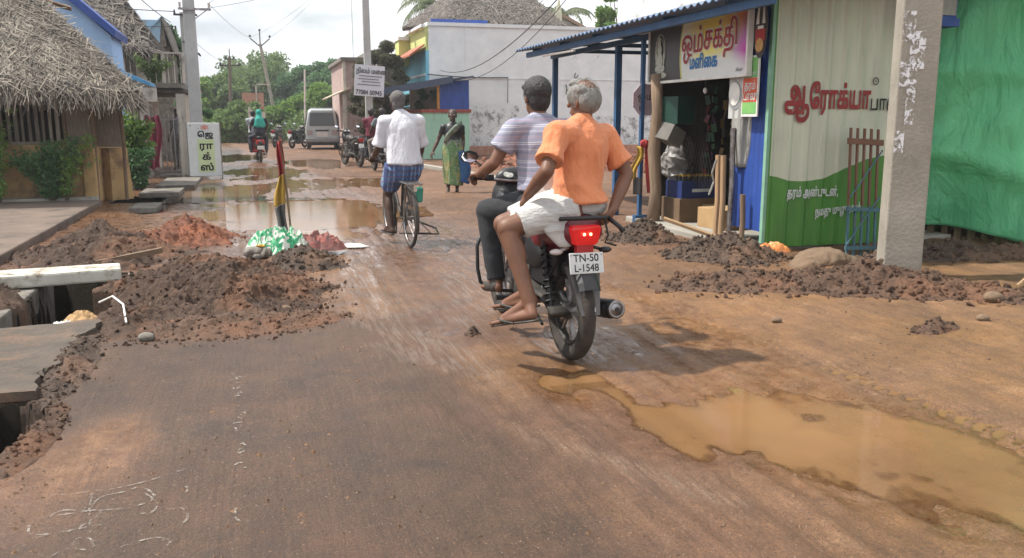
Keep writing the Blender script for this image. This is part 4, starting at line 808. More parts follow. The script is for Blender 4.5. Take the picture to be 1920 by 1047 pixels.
f2 = thing('windowed_house', 'grey plastered house with a small white framed window behind the pole', 'house', (5.0, 40, 0)); b = MB(); b.bb(0, 1.6, 0, 4, 0, 4.3); b.build('wall', 'old_concrete', f2); w_ = MB().bb(.1, .6, -.03, .0, 3.2, 4.15).build('window', 'white_paint', f2); MB().bb(.26, .44, -.04, -.031, 3.3, 4.05).build('pane', 'glass', w_)
# kerb stones / low walls along the right verge
b = MB(); b.box((4.9, 22.5, .05), (.16, 13, .12), (0, 0, R(6))); tag(b.build('kerb', 'concrete', bevel=.02), 'low pale kerb along the verge between the woman and the stall', 'kerb')
b = MB(); b.prism([(7.8, 31.9, 0), (15.5, 31.9, 0), (15.5, 32.7, .0), (7.8, 32.7, 0)], (0, 0, .35)); tag(b.build('plinth_ledge', 'brick'), 'rough brick ledge along the foot of the white wall', 'ledge')
heap('reddish brick rubble along the foot of the white wall seen under the canopy', 9.5, 24.5, 3.4, 3.6, .30, 'red', 41., 0, clods=700, cs=(.03, .14), step=.07, group=None, cat='rubble', name='brick_rubble')
# ---------------- shop with canopy
shop = thing('shop', 'small blue framed grocery shop with tin canopy and painted green side wall', 'shop', (5.1, 7.78, 0))
b = corrugated(.0, 1.92, .06, 3.7, 0, .21, .016); sidewall = b.build('side_wall', MT['black'], shop, fix=False)
def painted_wall():
    mm, n, b = node_mat('painted_tin_wall'); tcv = N(n, 'TexCoord').outputs['Object']; sp = N(n, 'SeparateXYZ'); n.links.new(tcv, sp.inputs[0])
    r = N(n, 'ValToRGB'); e = r.color_ramp; k = [(0, .82), (.06, .80), (.12, .76), (.18, .75), (.26, .755), (.34, .78), (.42, .85), (.50, .91), (.58, .97), (.66, 1.0), (.75, 1.02), (.85, 1.08), (1., 1.1)]
    while len(e.elements) < len(k): e.elements.new(.5)
    for i, (p, v) in enumerate(k): v /= 1.5; e.elements[i].position = p * .8; e.elements[i].color = (v, v, v, 1)
    dv = N(n, 'Math', operation='DIVIDE', _1=2.1 / .8 * 1.); n.links.new(sp.outputs[0], dv.inputs[0]); n.links.new(dv.outputs[0], r.inputs[0])
    ml = N(n, 'Math', operation='MULTIPLY', _1=1.5); n.links.new(r.outputs[0], ml.inputs[0]); lt = N(n, 'Math', operation='LESS_THAN'); n.links.new(sp.outputs[2], lt.inputs[0]); n.links.new(ml.outputs[0], lt.inputs[1])
    eg = N(n, 'Math', operation='LESS_THAN', _1=.022); n.links.new(sp.outputs[0], eg.inputs[0]); mxm = N(n, 'Math', operation='MAXIMUM'); n.links.new(lt.outputs[0], mxm.inputs[0]); n.links.new(eg.outputs[0], mxm.inputs[1])
    tp = N(n, 'Math', operation='GREATER_THAN', _1=2.66); n.links.new(sp.outputs[2], tp.inputs[0]); mx2 = N(n, 'Math', operation='MAXIMUM'); n.links.new(mxm.outputs[0], mx2.inputs[0]); n.links.new(tp.outputs[0], mx2.inputs[1])
    nn = noise_n(n, 2.2, (3, 1, .5), vec=tcv, det=7)
    gr = mix(n, ramp(n, nn, [(.35, 0.), (.65, 1.)]), (.070, .235, .028), (.050, .165, .025)); cr_ = mix(n, ramp(n, nn, [(.35, 0.), (.65, 1.)]), (.55, .57, .45), (.46, .48, .38))
    col = mix(n, mx2.outputs[0], cr_, gr); col = mix(n, ramp(n, noise_n(n, 9, (2.5, 1, .25), vec=tcv, det=8, rough=.75), [(.56, 0.), (.72, .45)]), col, (.22, .20, .15))
    n.links.new(col, b.inputs['Base Color']); b.inputs['Roughness'].default_value = .5; bump_n(n, b, [(noise_n(n, 5, (1, 1, .4), vec=tcv), .3, .02)]); return mm
sidewall.data.materials[0] = painted_wall()
b = MB(); b.bb(-.035, .0, -.02, .03, .05, 3.7); b.build('edge_trim', mat('pale_green_trim', (.22, .42, .30), .6), shop)
# lettering painted on the side wall (flat, just proud of the ribs)
red = mat('red_lettering', (.30, .025, .025), .6, c2=(.20, .02, .02), bump=0, dirt=(.40, .30, .24), ds=14, dlo=.60, dhi=.68)
text('lettering', 'ஆ', red, .40, (.15, -.024, 1.50), (R(90), 0, 0), shop, off=.035, sx=.56, vox=.006, thick=.004)
text('lettering', 'ேராக்யா', red, .31, (.44, -.024, 1.51), (R(90), 0, 0), shop, off=.045, sx=.56, vox=.005, thick=.004, sp=.97)
text('lettering', 'பால்', 'black_text', .21, (1.19, -.024, 1.49), (R(90), 0, 0), shop, off=.03, sx=.7, vox=.005, thick=.004, label='black lettering')
o = MB().torus((1.245, -.022, 1.79), .035, .004, (0, 1, 0), 24, 6).build('mark_ring', 'black_text', shop); text('mark_letter', 'R', 'black_text', .045, (1.23, -.024, 1.775), (R(90), 0, 0), shop, vox=.0015)
wl = mat('white_lettering', (.58, .62, .60), .6, bump=0)
text('lettering', 'தரம் அன்புடன்,', wl, .13, (.24, -.024, .59), (R(90), 0, 0), shop, off=.035, sx=.58, vox=.004, thick=.004, label='white handwritten lettering')
text('lettering', 'நமது முழுநலம்', wl, .115, (.60, -.024, .38), (R(90), R(-4), 0), shop, off=.035, sx=.58, vox=.004, thick=.004, label='white handwritten lettering')
b = MB(); b.bb(1.52, 2.0, -.30, -.03, 2.34, 2.42); b.bb(1.55, 1.97, -.28, -.03, 2.42, 2.72); b.build('window_box', 'blue', shop)
b = MB(); b.bb(1.57, 1.95, -.295, -.283, 2.45, 2.72); b.build('window_grille', 'tarp', shop)
# front face on the road side (x = 5.1), opening between y = 8.45 and 10.1
b = corrugated(0, .62, 0, 3.7, 0, .10, .010); b.v = [(-y + .0, x_ + .04, z + .22) for x_, y, z in b.v]; b.build('front_panel', 'blue', shop, fix=False)
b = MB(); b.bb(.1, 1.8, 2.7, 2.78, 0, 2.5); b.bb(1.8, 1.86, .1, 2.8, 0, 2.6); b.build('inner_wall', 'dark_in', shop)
b = MB(); b.bb(-.3, 2.5, .05, 2.85, -.05, .10); b.build('floor_slab', 'concrete', shop, bevel=.015)
# canopy: posts, beam, ribbed roof
b = MB(); b.bb(-.55, -.49, -.75, 6.55, 2.42, 2.50); b.bb(-.16, -.10, 2.3, 6.4, 2.40, 2.47); b.build('canopy_beam', 'blue_post', shop)
for y in (6.32, 3.66): b = MB(); b.bb(-.14, -.06, y - .04, y + .04, 0, 2.42); b.build('canopy_post', 'blue_post', shop)
b = MB(); b.bb(-.25, -.20, 2.55, 2.61, .12, 2.42); b.bb(-.30, -.13, 2.53, 2.63, 0, .14); b.build('canopy_post', 'blue_post', shop, bevel=.004)
[MB().bb(-.5, 3.0, y - .02, y + .02, 2.50, 2.56).build('rafter', 'blue_post', shop) for y in (0.1, 1.5, 3.66, 5, 6.32)]
rn = MB(); nn_ = 260
for i in range(nn_ + 1):
    y = -.85 + i * 7.6 / nn_; dz = .018 * math.sin(i * 2 * math.pi / 5.)
    rn.v += [(-.68, y, 2.55 + dz), (3.4, y, 3.15 + dz)]
rn.f = [(2 * i, 2 * i + 1, 2 * i + 3, 2 * i + 2) for i in range(nn_)]
o = rn.build('canopy_roof', 'tin', shop, fix=False, smooth=True); q = o.modifiers.new('t', 'SOLIDIFY'); q.thickness = .012; bake(o)
b = MB(); b.tube([(-.56, 4.2, 2.37), (-.56, 5.6, 2.39)], .018, 8); b.build('tube_lamp', 'plastic_white', shop)
# soiled white upper wall of the building behind the canopy
t = thing('upper_building', 'white plastered upper storey with grimy base above the shop canopy', 'building', (7.6, 8.2, 0)); b = MB(); b.bb(0, 5, 0, 9.3, 3.28, 7); b.build('wall', mat('grimy_white_wall', (.66, .67, .68), .7, c2=(.58, .6, .61), s=2, dirt=(.10, .10, .09), ds=2.6, dlo=.56, dhi=.7, bump=.3), t)
b = MB(); b.bb(-.03, 5.05, -.03, 9.36, 3.2, 3.3); b.build('ledge', 'old_concrete', t)
b = MB(); b.bb(1.0, 3.0, 5.5, 5.6, 2.35, 3.2); b.bb(2.9, 3.0, -1, 5.5, 0, 3.2); b.build('inner_wall', mat('brown_boards', (.15, .115, .09), .85, c2=(.10, .08, .065), s=4), t)
# shop sign
sn = thing('shop_sign', 'printed shop sign with an idol on black and red letters on white', 'shop sign', (4.95, 8.0, 1.86), 0)
def sign_mat():
    mm, n, b = node_mat('printed_sign'); tcv = N(n, 'TexCoord').outputs['Object']; sp = N(n, 'SeparateXYZ'); n.links.new(tcv, sp.inputs[0])
    def circ(cy, cz, r, soft, yz=1.):
        v = N(n, 'VectorMath', operation='DISTANCE'); cb = N(n, 'CombineXYZ'); m1 = N(n, 'Math', operation='MULTIPLY', _1=yz); n.links.new(sp.outputs[1], m1.inputs[0]); n.links.new(m1.outputs[0], cb.inputs[1]); n.links.new(sp.outputs[2], cb.inputs[2])
        n.links.new(cb.outputs[0], v.inputs[0]); v.inputs[1].default_value = (0, cy * yz, cz); mr = N(n, 'MapRange'); n.links.new(v.outputs['Value'], mr.inputs[0]); mr.inputs[1].default_value = r; mr.inputs[2].default_value = r + soft; mr.inputs[3].default_value = 1; mr.inputs[4].default_value = 0; return mr.outputs[0]
    col = mix(n, circ(.0, .62, .10, .50, .6), (.62, .64, .60), (.10, .03, .22)); col = mix(n, circ(.25, .62, .05, .22, .5), col, (.45, .09, .06)); col = mix(n, circ(.02, .25, .02, .28, .8), col, (.50, .05, .35)); col = mix(n, circ(.75, .55, .1, .32, .55), col, (.62, .50, .10))
    col = mix(n, circ(.75, .22, .05, .18, .45), col, (.75, .66, .12)); col = mix(n, circ(.6, .05, .12, .12, .3), col, (.66, .68, .66))
    col = mix(n, circ(.45, .30, 1.02, .012, 1.), (.055, .052, .05), mix(n, circ(.45, .30, .985, .01, 1.), (.50, .48, .15), col))
    n.links.new(col, b.inputs['Base Color']); b.inputs['Roughness'].default_value = .35; return mm
b = MB(); b.bb(-.02, .02, 0, 2.28, 0, .64); b.build('panel', sign_mat(), sn)
b = MB(); [b.bb(-.035, .03, *q) for q in ((-.03, 0, -.03, .67), (2.28, 2.31, -.03, .67), (0, 2.28, -.03, 0), (0, 2.28, .64, .67))]; b.build('frame', 'plastic_white', sn)
dred = mat('dark_red_print', (.33, .03, .03), .5, bump=0); RZ = (R(90), 0, R(-90))
for nm, m_, of, dx in (('letter_outline', 'plastic_white', .055, -.023), ('letter_shape', dred, .018, -.030)):
    text(nm, 'ஒம்', m_, .35, (dx, 1.42, .29), RZ, sn, off=of, sx=.80, vox=.0045, thick=.004); text(nm, 'சக்தி', m_, .345, (dx, .90, .31), RZ, sn, off=of, sx=.80, vox=.0045, thick=.004)
text('letter_shape', 'மளிைக', mat('blue_print', (.01, .16, .42), .5, bump=0), .19, (-.026, 1.22, .11), RZ, sn, off=.04, sx=.80, vox=.003, thick=.004)
text('small_print', 'சிவா', 'black_text', .05, (-.026, .20, .03), RZ, sn, vox=.0015)
# seated idol drawn flat on the black field
idm = mat('idol_print', (.50, .50, .44), .6, c2=(.22, .26, .20), s=30, bump=0)
b = MB()
def disc(mb, y, z, ry, rz_, x=-.024, n_=20): mb.prism([(x, y + ry * math.cos(k * 2 * math.pi / n_), z + rz_ * math.sin(k * 2 * math.pi / n_)) for k in range(n_)], (.004, 0, 0))
disc(b, 1.98, .07, .17, .04); disc(b, 1.98, .15, .13, .05, -.0285); disc(b, 1.98, .25, .075, .10, -.033); disc(b, 1.98, .38, .06, .055, -.0375); disc(b, 1.98, .47, .035, .06, -.042); disc(b, 1.88, .27, .02, .09, -.0285); disc(b, 2.08, .27, .02, .09, -.0285)
b.build('idol_figure', idm, sn)
b = MB(); [b.tube([(-.026, 1.98 + r_ * math.cos(t), .34 + r_ * 1.7 * math.sin(t)) for t in [k * math.pi / 14 - .3 for k in range(18)]], .006, 5) for r_ in (.13, .10)]; b.build('idol_halo', idm, sn)
# posters below the sign right corner
ps = thing('poster', 'green and red framed milk poster hanging on the shop corner', 'poster', (5.0, 7.86, 1.42)); b = MB(); b.bb(-.008, .008, 0, .30, 0, .62); b.build('panel', 'plastic_white', ps)
gp_ = mat('green_print', (.10, .38, .10), .5, c2=(.2, .42, .12), s=6, bump=0); [MB().bb(-.0115, -.0085, .02, .28, *z_).build('green_field', gp_, ps) for z_ in ((.40, .60), (.03, .145))]; b = MB(); b.bb(-.0115, -.0085, .02, .28, .15, .395); b.build('red_field', mat('red_print', (.60, .09, .03), .5, bump=0), ps)
text('letters', 'தரம்', wl, .115, (-.014, .25, .28), RZ, ps, off=.03, sx=.8, vox=.002); text('letters', 'பாலு', wl, .12, (-.014, .27, .17), RZ, ps, off=.03, sx=.8, vox=.002); text('letters', 'தரமான', wl, .06, (-.014, .24, .42), RZ, ps, off=.02, sx=.8, vox=.0015)
p2_ = thing('poster', 'pale grey poster with a white dish beside the green poster', 'poster', (5.02, 8.17, 1.40)); b = MB(); b.bb(-.008, .008, 0, .28, 0, .58); b.build('panel', mat('grey_print', (.52, .54, .53), .5, bump=0), p2_); b = MB(); disc(b, .15, .24, .125, .15, -.013); b.build('dish_outline', mat('dish_print', (.28, .29, .3), .5, bump=0), p2_); b = MB(); disc(b, .16, .26, .11, .125, -.018); b.build('dish', 'plastic_white', p2_); b = MB(); disc(b, .2, .5, .05, .03, -.013); b.build('dark_mark', 'black_text', p2_)
t = thing('hanging_board', 'oval dark board with white, red and yellow print hanging above the tarpaulin', 'hanging sign', (4.98, 8.0 - .17, 2.02)); b = MB(); disc(b, 0, .27, .12, .29, -.01); b.build('panel', 'black_dusty', t)
b = MB(); b.bb(-.016, -.0105, -.085, .085, .15, .27); b.build('red_band', 'red_cloth', t); b = MB(); disc(b, .0, .11, .07, .07, -.02); b.build('yellow_roundel', mat('yellow_print', (.55, .38, .08), .5, c2=(.3, .08, .05), s=40, bump=0), t); b = MB(); [b.prism([(-.015, y0, .32), (-.015, y1, .50), (-.015, y1 + .02, .50), (-.015, y0 + .05, .32)], (.004, 0, 0)) for y0, y1 in ((-.08, -.06), (.03, .03))]; b.bb(-.015, -.0105, -.05, .05, .27, .30); b.build('white_marks', 'plastic_white', t)
t = thing('round_board', 'small round pinkish board with faded letters fixed to the blue post', 'sign', (4.92, 10.35, 1.44)); b = MB(); b.prism([(.0 + .19 * math.cos(k * math.pi / 4 + .39), 0, .2 + .22 * math.sin(k * math.pi / 4 + .39)) for k in range(8)], (0, .02, 0)); b.build('panel', mat('faded_pink_board', (.42, .33, .36), .6, c2=(.34, .26, .29)), t); text('letters', 'ஓம்', 'black_text', .12, (-.12, -.006, .2), (R(90), 0, 0), t, vox=.003); text('letters', 'டீ', 'black_text', .12, (-.1, -.006, .06), (R(90), 0, 0), t, vox=.003)
# tarpaulin rolled down the shop corner, props
def tarpfn(u, v):
    z = 2.5 - 1.62 * v; w = .10 + .09 * math.sin(min(v * 2.2, 1.5)) - .07 * max(0, v - .8) * 5
    a = 2 * math.pi * u; rr = w * (1 + .14 * math.sin(a * 5 + v * 3)); return (5.10 + rr * .5 * math.cos(a), 8.27 + rr * .75 * math.sin(a), z)
sheet('tarpaulin', tarpfn, 60, 30, 'tarp', None, .004); tag(bpy.data.objects['tarpaulin'], 'rolled grey tarpaulin tied at the right side of the shop opening', 'tarpaulin')
MB().tube([(4.95, 8.55, .95), (4.93, 8.6, .8), (4.97, 8.62, .7), (4.92, 8.63, .55)], .012, 6).build('cord', 'tarp', bpy.data.objects['tarpaulin'])
for x, y, r_, zt, m_, lb in ((4.98, 8.56, .035, 1.0, 'wood_pale', 'left wooden prop under the rolled tarpaulin'), (4.96, 8.42, .032, 1.0, 'wood_pale', 'middle wooden prop under the rolled tarpaulin'), (4.98, 8.28, .030, 1.3, 'metal', 'grey metal prop right of the wooden props'), (5.0, 8.06, .03, .6, 'wood', 'short brown stake below the blue front panel')):
    tag(MB().tube([(x, y, -.02), (x + .01, y - .01, zt * .5), (x, y, zt)], r_, 10).build('prop', m_), lb, 'wooden prop' if 'wood' in m_ else 'prop', 'props beside the shop opening')
b = MB(); b.tube([(4.90, 10.02, -.05), (4.93, 10.0, .5), (4.90, 10.03, 1.0), (4.92, 10.0, 1.5), (4.9, 10.02, 1.95)], [.10, .082, .09, .08, .085], 9, flat=.9); tag(b.build('timber_post', mat('rough_timber', (.27, .19, .125), .85, c2=(.17, .12, .08), s=5, st=(5, 5, .6), bump=.7, bs=16, bd=.02), smooth=True), 'thick rough wooden post at the left side of the shop opening', 'post')
b = MB(); b.box((0, 0, 0), (.62, .07, .03), (R(8), R(18), R(-32))); tag(b.build('plank', 'wood_pale', loc=(4.55, 8.35, .22)), 'short pale plank lying on the earth heaps before the shop', 'plank')
def carton(name, label, loc, z, rz, m='card', flaps=False):
    t = thing(name, label, 'box', loc, rz); b = MB(); b.box((0, 0, z[2] / 2), z); b.build('body', m, t, bevel=.004)
    b = MB(); b.box((0, 0, z[2] + .0015), (z[0] * .96, .05, .002)); b.box((z[0] * .2, -z[1] / 2 - .002, z[2] * .5), (z[0] * .32, .003, z[2] * .5)); b.build('tape_and_label', mat('label_' + name, (.40, .33, .22), .5, bump=0), t); return t
carton('cardboard_box', 'open brown cardboard box on the floor at the front of the shop opening', (5.42, 9.12, .10), (.42, .50, .24), R(8))
carton('cardboard_box', 'darker cardboard box under the blue bottle crate in the shop', (5.42, 9.95, .10), (.62, .46, .30), R(3), mat('dull_card', (.16, .10, .055), .85))
cr_ = thing('bottle_crate', 'blue plastic bottle crate filled with small bottles', 'crate', (5.42, 9.95, .40), R(3)); b = MB()
b.bb(-.27, .27, -.2, .2, 0, .02); [b.bb(*q) for q in ((-.27, .27, -.2, -.18, .02, .22), (-.27, .27, .18, .2, .02, .22), (-.27, -.25, -.18, .18, .02, .22), (.25, .27, -.18, .18, .02, .22))]; b.build('crate_body', mat('navy_crate', (.012, .03, .13), .5), cr_)
text('lettering', 'CAMPUS', wl, .07, (-.17, -.204, .08), (R(90), 0, 0), cr_, vox=.0022) if 0 else MB().bb(-.12, .14, -.204, -.201, .08, .12).build('printed_band', wl, cr_)
tb = thing('bottle', 'small capped bottle standing in the blue crate', 'bottle', (5.22, 9.82, .43), 0, 'bottles in the blue crate'); b = MB(); b.tube([(0, 0, 0), (0, 0, .15), (0, 0, .19), (0, 0, .24)], [.032, .032, .013, .012], 10); b.build('glass', 'glass', tb); b = MB(); b.cone((0, 0, .241), (0, 0, .262), .016, .016, 8); b.build('cap', 'yellow', tb)
for i in range(6):
    for j in range(4):
        if i or j: c = copy_tree(tb); c.location = (5.22 + i * .08, 9.82 + j * .085, .43)
crumple('plastic_bag', 'clear_bag', (5.35, 10.2, .68), .20, 'milky plastic bag slumped on top of the bottle crate', 'bag', 30, 1.9)
# hanging goods
for k, (x, y, z, w, h, m_, lb) in enumerate([(5.15, 9.92, 1.50, .34, .34, 'green', 'dark green tin box hung high inside the shop opening'), (5.05, 9.88, 1.20, .25, .22, 'tarp', 'pale tilted carton hung below the green box')]):
    mm = mat('grey_carton', (.15, .14, .125), .7) if m_ == 'tarp' else mat('green_tin', (.008, .05, .036), .4)
    b = MB(); b.box((0, 0, 0), (w, w, h), (R(10 * k), R(24 * k), R(20))); tag(b.build('hanging_box', mm, loc=(x, y, z), bevel=.008), lb, 'box')
pk = []
for nm_, c_ in (('red', (.30, .02, .02)), ('gold', (.32, .20, .03)), ('green', (.02, .13, .06)), ('white', (.28, .28, .26)), ('purple', (.10, .03, .11)), ('orange', (.30, .10, .02))): pk.append(mat('packet_' + nm_, c_, .3, c2=tuple(v * .5 + .05 for v in c_), s=20, bump=.3, bs=30))
rnd = random.Random(44); side_ = ['front', 'middle', 'back']
wd = ['red', 'gold', 'green', 'white', 'purple', 'orange']
for k in range(24):
    y = 10.15 - (k % 6) * .20 - rnd.uniform(0, .05); x = 5.75 + .22 * (k // 6) + rnd.uniform(0, .05); ci = rnd.randrange(6); ci2 = (ci + 2) % 6
    t = thing('packet_strip', 'hanging strip of small ' + wd[ci] + ' and ' + wd[ci2] + ' snack packets inside the shop', 'packets', (x + rnd.uniform(-.1, .15), y, rnd.uniform(.55, .95)), rnd.uniform(-.9, .3), 'strips of packets hanging in the shop')
    b1, b2 = MB(), MB()
    for j in range(9): (b1 if rnd.random() < .5 else b2).box((rnd.uniform(-.02, .02), rnd.uniform(-.02, .02), j * .118 + .05), (rnd.uniform(.035, .075), .014, rnd.uniform(.06, .13)), (rnd.uniform(-.3, .3), rnd.uniform(-.5, .5), rnd.uniform(-1, 1)))
    b1.build('packets', pk[ci], t); b2.build('packets', pk[ci2], t)
t = thing('shelf_rack', 'dark shelf rack with jars at the back of the shop', 'shelf', (6.5, 9.2, .1)); b = MB(); [b.bb(0, .35, -.9, .9, z, z + .03) for z in (.3, .8, 1.3, 1.8)]; [b.bb(.3, .35, y, y + .05, 0, 2.1) for y in (-.9, 0, .85)]; b.build('boards', 'dark_in', t)
for i in range(4):
    for j in range(3):
        b = MB(); b.tube([(.12, -.75 + i * .42, .33 + j * .5), (.12, -.75 + i * .42, .6 + j * .5)], .08, 10); b.build('jar', pk[(i + j * 2) % 6], t)
b = MB()
for k in range(16):
    b.tube([(0, -.05 + k * .07, 0), (0, -.05 + k * .07 + .45, 1.0)], .004, 4) if k < 9 else None; b.tube([(0.006, .95 - k * .07, 0), (0.006, .95 - k * .07 - .45 + .1, 1.0)], .004, 4) if k < 9 else None
tag(b.build('wire_lattice', 'dark_in', loc=(5.32, 9.25, .55)), 'diamond wire lattice standing inside the left of the shop opening', 'lattice')
t = thing('hanging_bulb', 'small white bulb hanging in the shop opening under the sign', 'bulb', (5.08, 9.1, 1.72)); MB().tube([(0, 0, .05), (0, 0, .15)], .006).build('cord', 'wire', t); b = MB(); b.ell((0, 0, 0), (.025, .025, .035)); b.build('glass', 'plastic_white', t, smooth=True)
# flags tied on the blue post
t = thing('party_flag', 'bunched red, yellow and black flag tied low on the blue shop post', 'flag', (4.83, 10.22, .55))
sheet('yellow_band', lambda u, v: (-.10 + .10 * u + .03 * math.sin(v * 6) - .08 * v, -.04 + .03 * math.sin(u * 9), .50 - .42 * v), 10, 12, 'yellow', t, .004)
sheet('red_band', lambda u, v: (.0 + .13 * u * (1 - .3 * v) + .05 * v, -.08 + .03 * math.sin(u * 9 + v * 3), .52 - .62 * v), 10, 12, 'red_cloth', t, .004); sheet('black_band', lambda u, v: (-.14 + .14 * u, -.05 + .03 * math.sin(u * 8), .10 - .22 * v), 10, 8, 'black_cloth', t, .004)
o = crumple('knot', 'red_cloth', (.0, -.06, .50), .06, None, None, 50, .9); o.parent = t
crumpled('plastic_bag', 'orange_bag', (5.0, 7.50, .06), .20, .11, .10, 'crumpled orange and yellow plastic bag on the earth by the green wall', 'bag', 51, n=70)
# wooden and blue gate leaning on the green wall
lg = thing('leaning_gate', 'slatted gate, brown above and pale blue below, leaning on the green wall', 'gate', (5.85, 7.40, 0)); lg.rotation_euler = (R(-7), R(3), 0)
bw = mat('brown_gate_paint', (.19, .085, .05), .7, c2=(.13, .06, .04)); bbl = mat('blue_gate_paint', (.07, .16, .20), .7, c2=(.05, .11, .14), dirt=(.12, .09, .06), ds=7)
for i in range(5): b = MB(); b.bb(i * .085, i * .085 + .022, 0, .02, .52, 1.32); b.build('upper_slat', bw, lg); b = MB(); b.bb(i * .085, i * .085 + .022, 0, .02, .0, .515); b.build('lower_slat', bbl, lg)
b = MB(); b.bb(-.04, .40, -.022, -.002, 1.15, 1.21); b.build('brown_rail', bw, lg); [MB().bb(-.03, .39, -.022, -.002, z_, z_ + .04).build('blue_rail', bbl, lg) for z_ in (.46, .06)]
b = MB(); b.tube([(-.02, -.03, .12), (.37, -.03, .62)], .008, 6); b.tube([(0, -.03, .6), (.38, -.03, 1.1)], .008, 6); b.build('brace', bbl, lg)
# green building net and stakes
def netfn(u, v):
    A_, B_ = Vector((6.98, 8.0, 0)), Vector((10.1, 4.7, 0)); p = A_.lerp(B_, u); z = .20 + .04 * math.sin(u * 14) - .30 * u + 4.2 * (1 - v)
    nrm = Vector((-.77, -.64, 0)); f = .035 * math.sin(u * 46 + v * 6) * (1 - .5 * v) + .06 * math.sin(u * 13 - v * 9) + .03 * math.sin(u * 25 + v * 21) + .12 * math.exp(-((v - .83 - .12 * (u - .3)) / .035) ** 2) + .06 * math.exp(-((v - .60 + .05 * u) / .03) ** 2) - .10 * max(0, (v - .84) * 6) + .02 * math.sin(v * 40 + u * 20)
    q = p + nrm * f; return (q.x, q.y, z)
def net_mat():
    mm, n, b = node_mat('green_net'); tcv = N(n, 'TexCoord').outputs['Object']
    col = mix(n, ramp(n, noise_n(n, 1.3, (1, 1, .6), det=7, vec=tcv), [(.35, 0.), (.65, 1.)]), (.32, .88, .52), (.22, .74, .41)); col = mix(n, ramp(n, noise_n(n, 3, det=8, rough=.7, vec=tcv), [(.62, 0.), (.75, .5)]), col, (.38, .58, .45))
    n.links.new(col, b.inputs['Base Color']); b.inputs['Roughness'].default_value = .6; bump_n(n, b, [(noise_n(n, 5, (1, 1, .30), det=8, vec=tcv, dist=.6), 1., .14), (noise_n(n, 60, (1, 1, .1), vec=tcv), .3, .01)])
    t = N(n, 'BsdfTranslucent'); n.links.new(col, t.inputs[0]); ms = N(n, 'MixShader'); ms.inputs[0].default_value = .5; n.links.new(b.outputs[0], ms.inputs[1]); n.links.new(t.outputs[0], ms.inputs[2]); n.links.new(ms.outputs[0], n.nodes['Material Output'].inputs[0]); return mm
o = sheet('green_net', netfn, 220, 120, net_mat(), None, 0.004); tag(o, 'bright green construction net draped over a frame behind the big pole', 'net')
stk = [o_ for o_ in range(26)]
rnd = random.Random(3); proto = None
for k in range(24):
    u = .18 + k * .034; p = Vector((7.25, 8.25, 0)).lerp(Vector((10.3, 5.0, 0)), u * .9 - .12); h_ = .42 + rnd.uniform(-.05, .08)
    if proto is None: b = MB(); b.box((0, 0, h_ / 2 - .05), (.07, .04, h_ + .1), (R(2), 0, R(-50))); proto = tag(b.build('fence_picket', 'wood'), 'weathered grey wooden picket below the green net', 'picket', 'pickets under the green net'); proto.location = p
    else: c = proto.copy(); C.objects.link(c); c.location = p; c.rotation_euler = (0, rnd.uniform(-.08, .08), rnd.uniform(-.2, .2)); c.scale = (rnd.uniform(.7, 1.3), 1, rnd.uniform(.85, 1.15))
b = MB(); b.box((8.9, 7.1, .06), (4.8, .3, .35), (0, 0, R(-46.7))); tag(b.build('earth_bank', SO['dark']), 'low dark earth bank behind the pickets under the net', 'bank')
for k in range(3): MB
b = MB(); b.tube([(5.9, 5.35, .06), (6.2, 5.5, .12), (6.45, 5.4, .08), (6.6, 5.3, .05)], .014, 6); tag(b.build('bent_reed', 'wood_pale'), 'bent pale reed lying right of the big concrete pole', 'reed')
# ================================================================== VEGETATION
def leaf_mesh(name, centres, n, ls, seed, drop=.0, long=1.9):
    """n small folded leaves spread through clumps: centres = [(c, radius)]"""
    r = np.random.RandomState(seed); k = len(centres); cs = np.array([list(c) for c, _ in centres]); rs = np.array([q for _, q in centres]); w = rs ** 2; pick = r.choice(k, n, p=w / w.sum())
    d = r.normal(size=(n, 3)); d /= np.linalg.norm(d, axis=1)[:, None]; rad = rs[pick] * r.rand(n) ** .45
    p = cs[pick] + d * rad[:, None] * np.array([1, 1, .8]); ax = d + r.normal(size=(n, 3)) * .8 + np.array([0, 0, -drop]); ax /= np.linalg.norm(ax, axis=1)[:, None]
    sd_ = np.cross(ax, r.normal(size=(n, 3))); sd_ /= np.linalg.norm(sd_, axis=1)[:, None]; s_ = ls * (.6 + .8 * r.rand(n))[:, None]; nrm = np.cross(ax, sd_)
    a = p - ax * s_ * long * .5; b = p + ax * s_ * long * .5; m1 = p + sd_ * s_ * .42 + nrm * s_ * .15; m2 = p - sd_ * s_ * .42 + nrm * s_ * .15
    V = np.stack([a, m1, b, m2], 1).reshape(-1, 3); me = bpy.data.meshes.new(name); nf = n * 2
    i0 = np.arange(n) * 4; Fc = np.stack([i0, i0 + 1, i0 + 2, i0, i0 + 2, i0 + 3], 1).reshape(-1)
    me.vertices.add(len(V)); me.vertices.foreach_set('co', V.ravel()); me.loops.add(len(Fc)); me.loops.foreach_set('vertex_index', Fc.astype(np.int32))
    me.polygons.add(nf); me.polygons.foreach_set('loop_start', np.arange(0, nf * 3, 3, dtype=np.int32)); me.update(calc_edges=True); return me
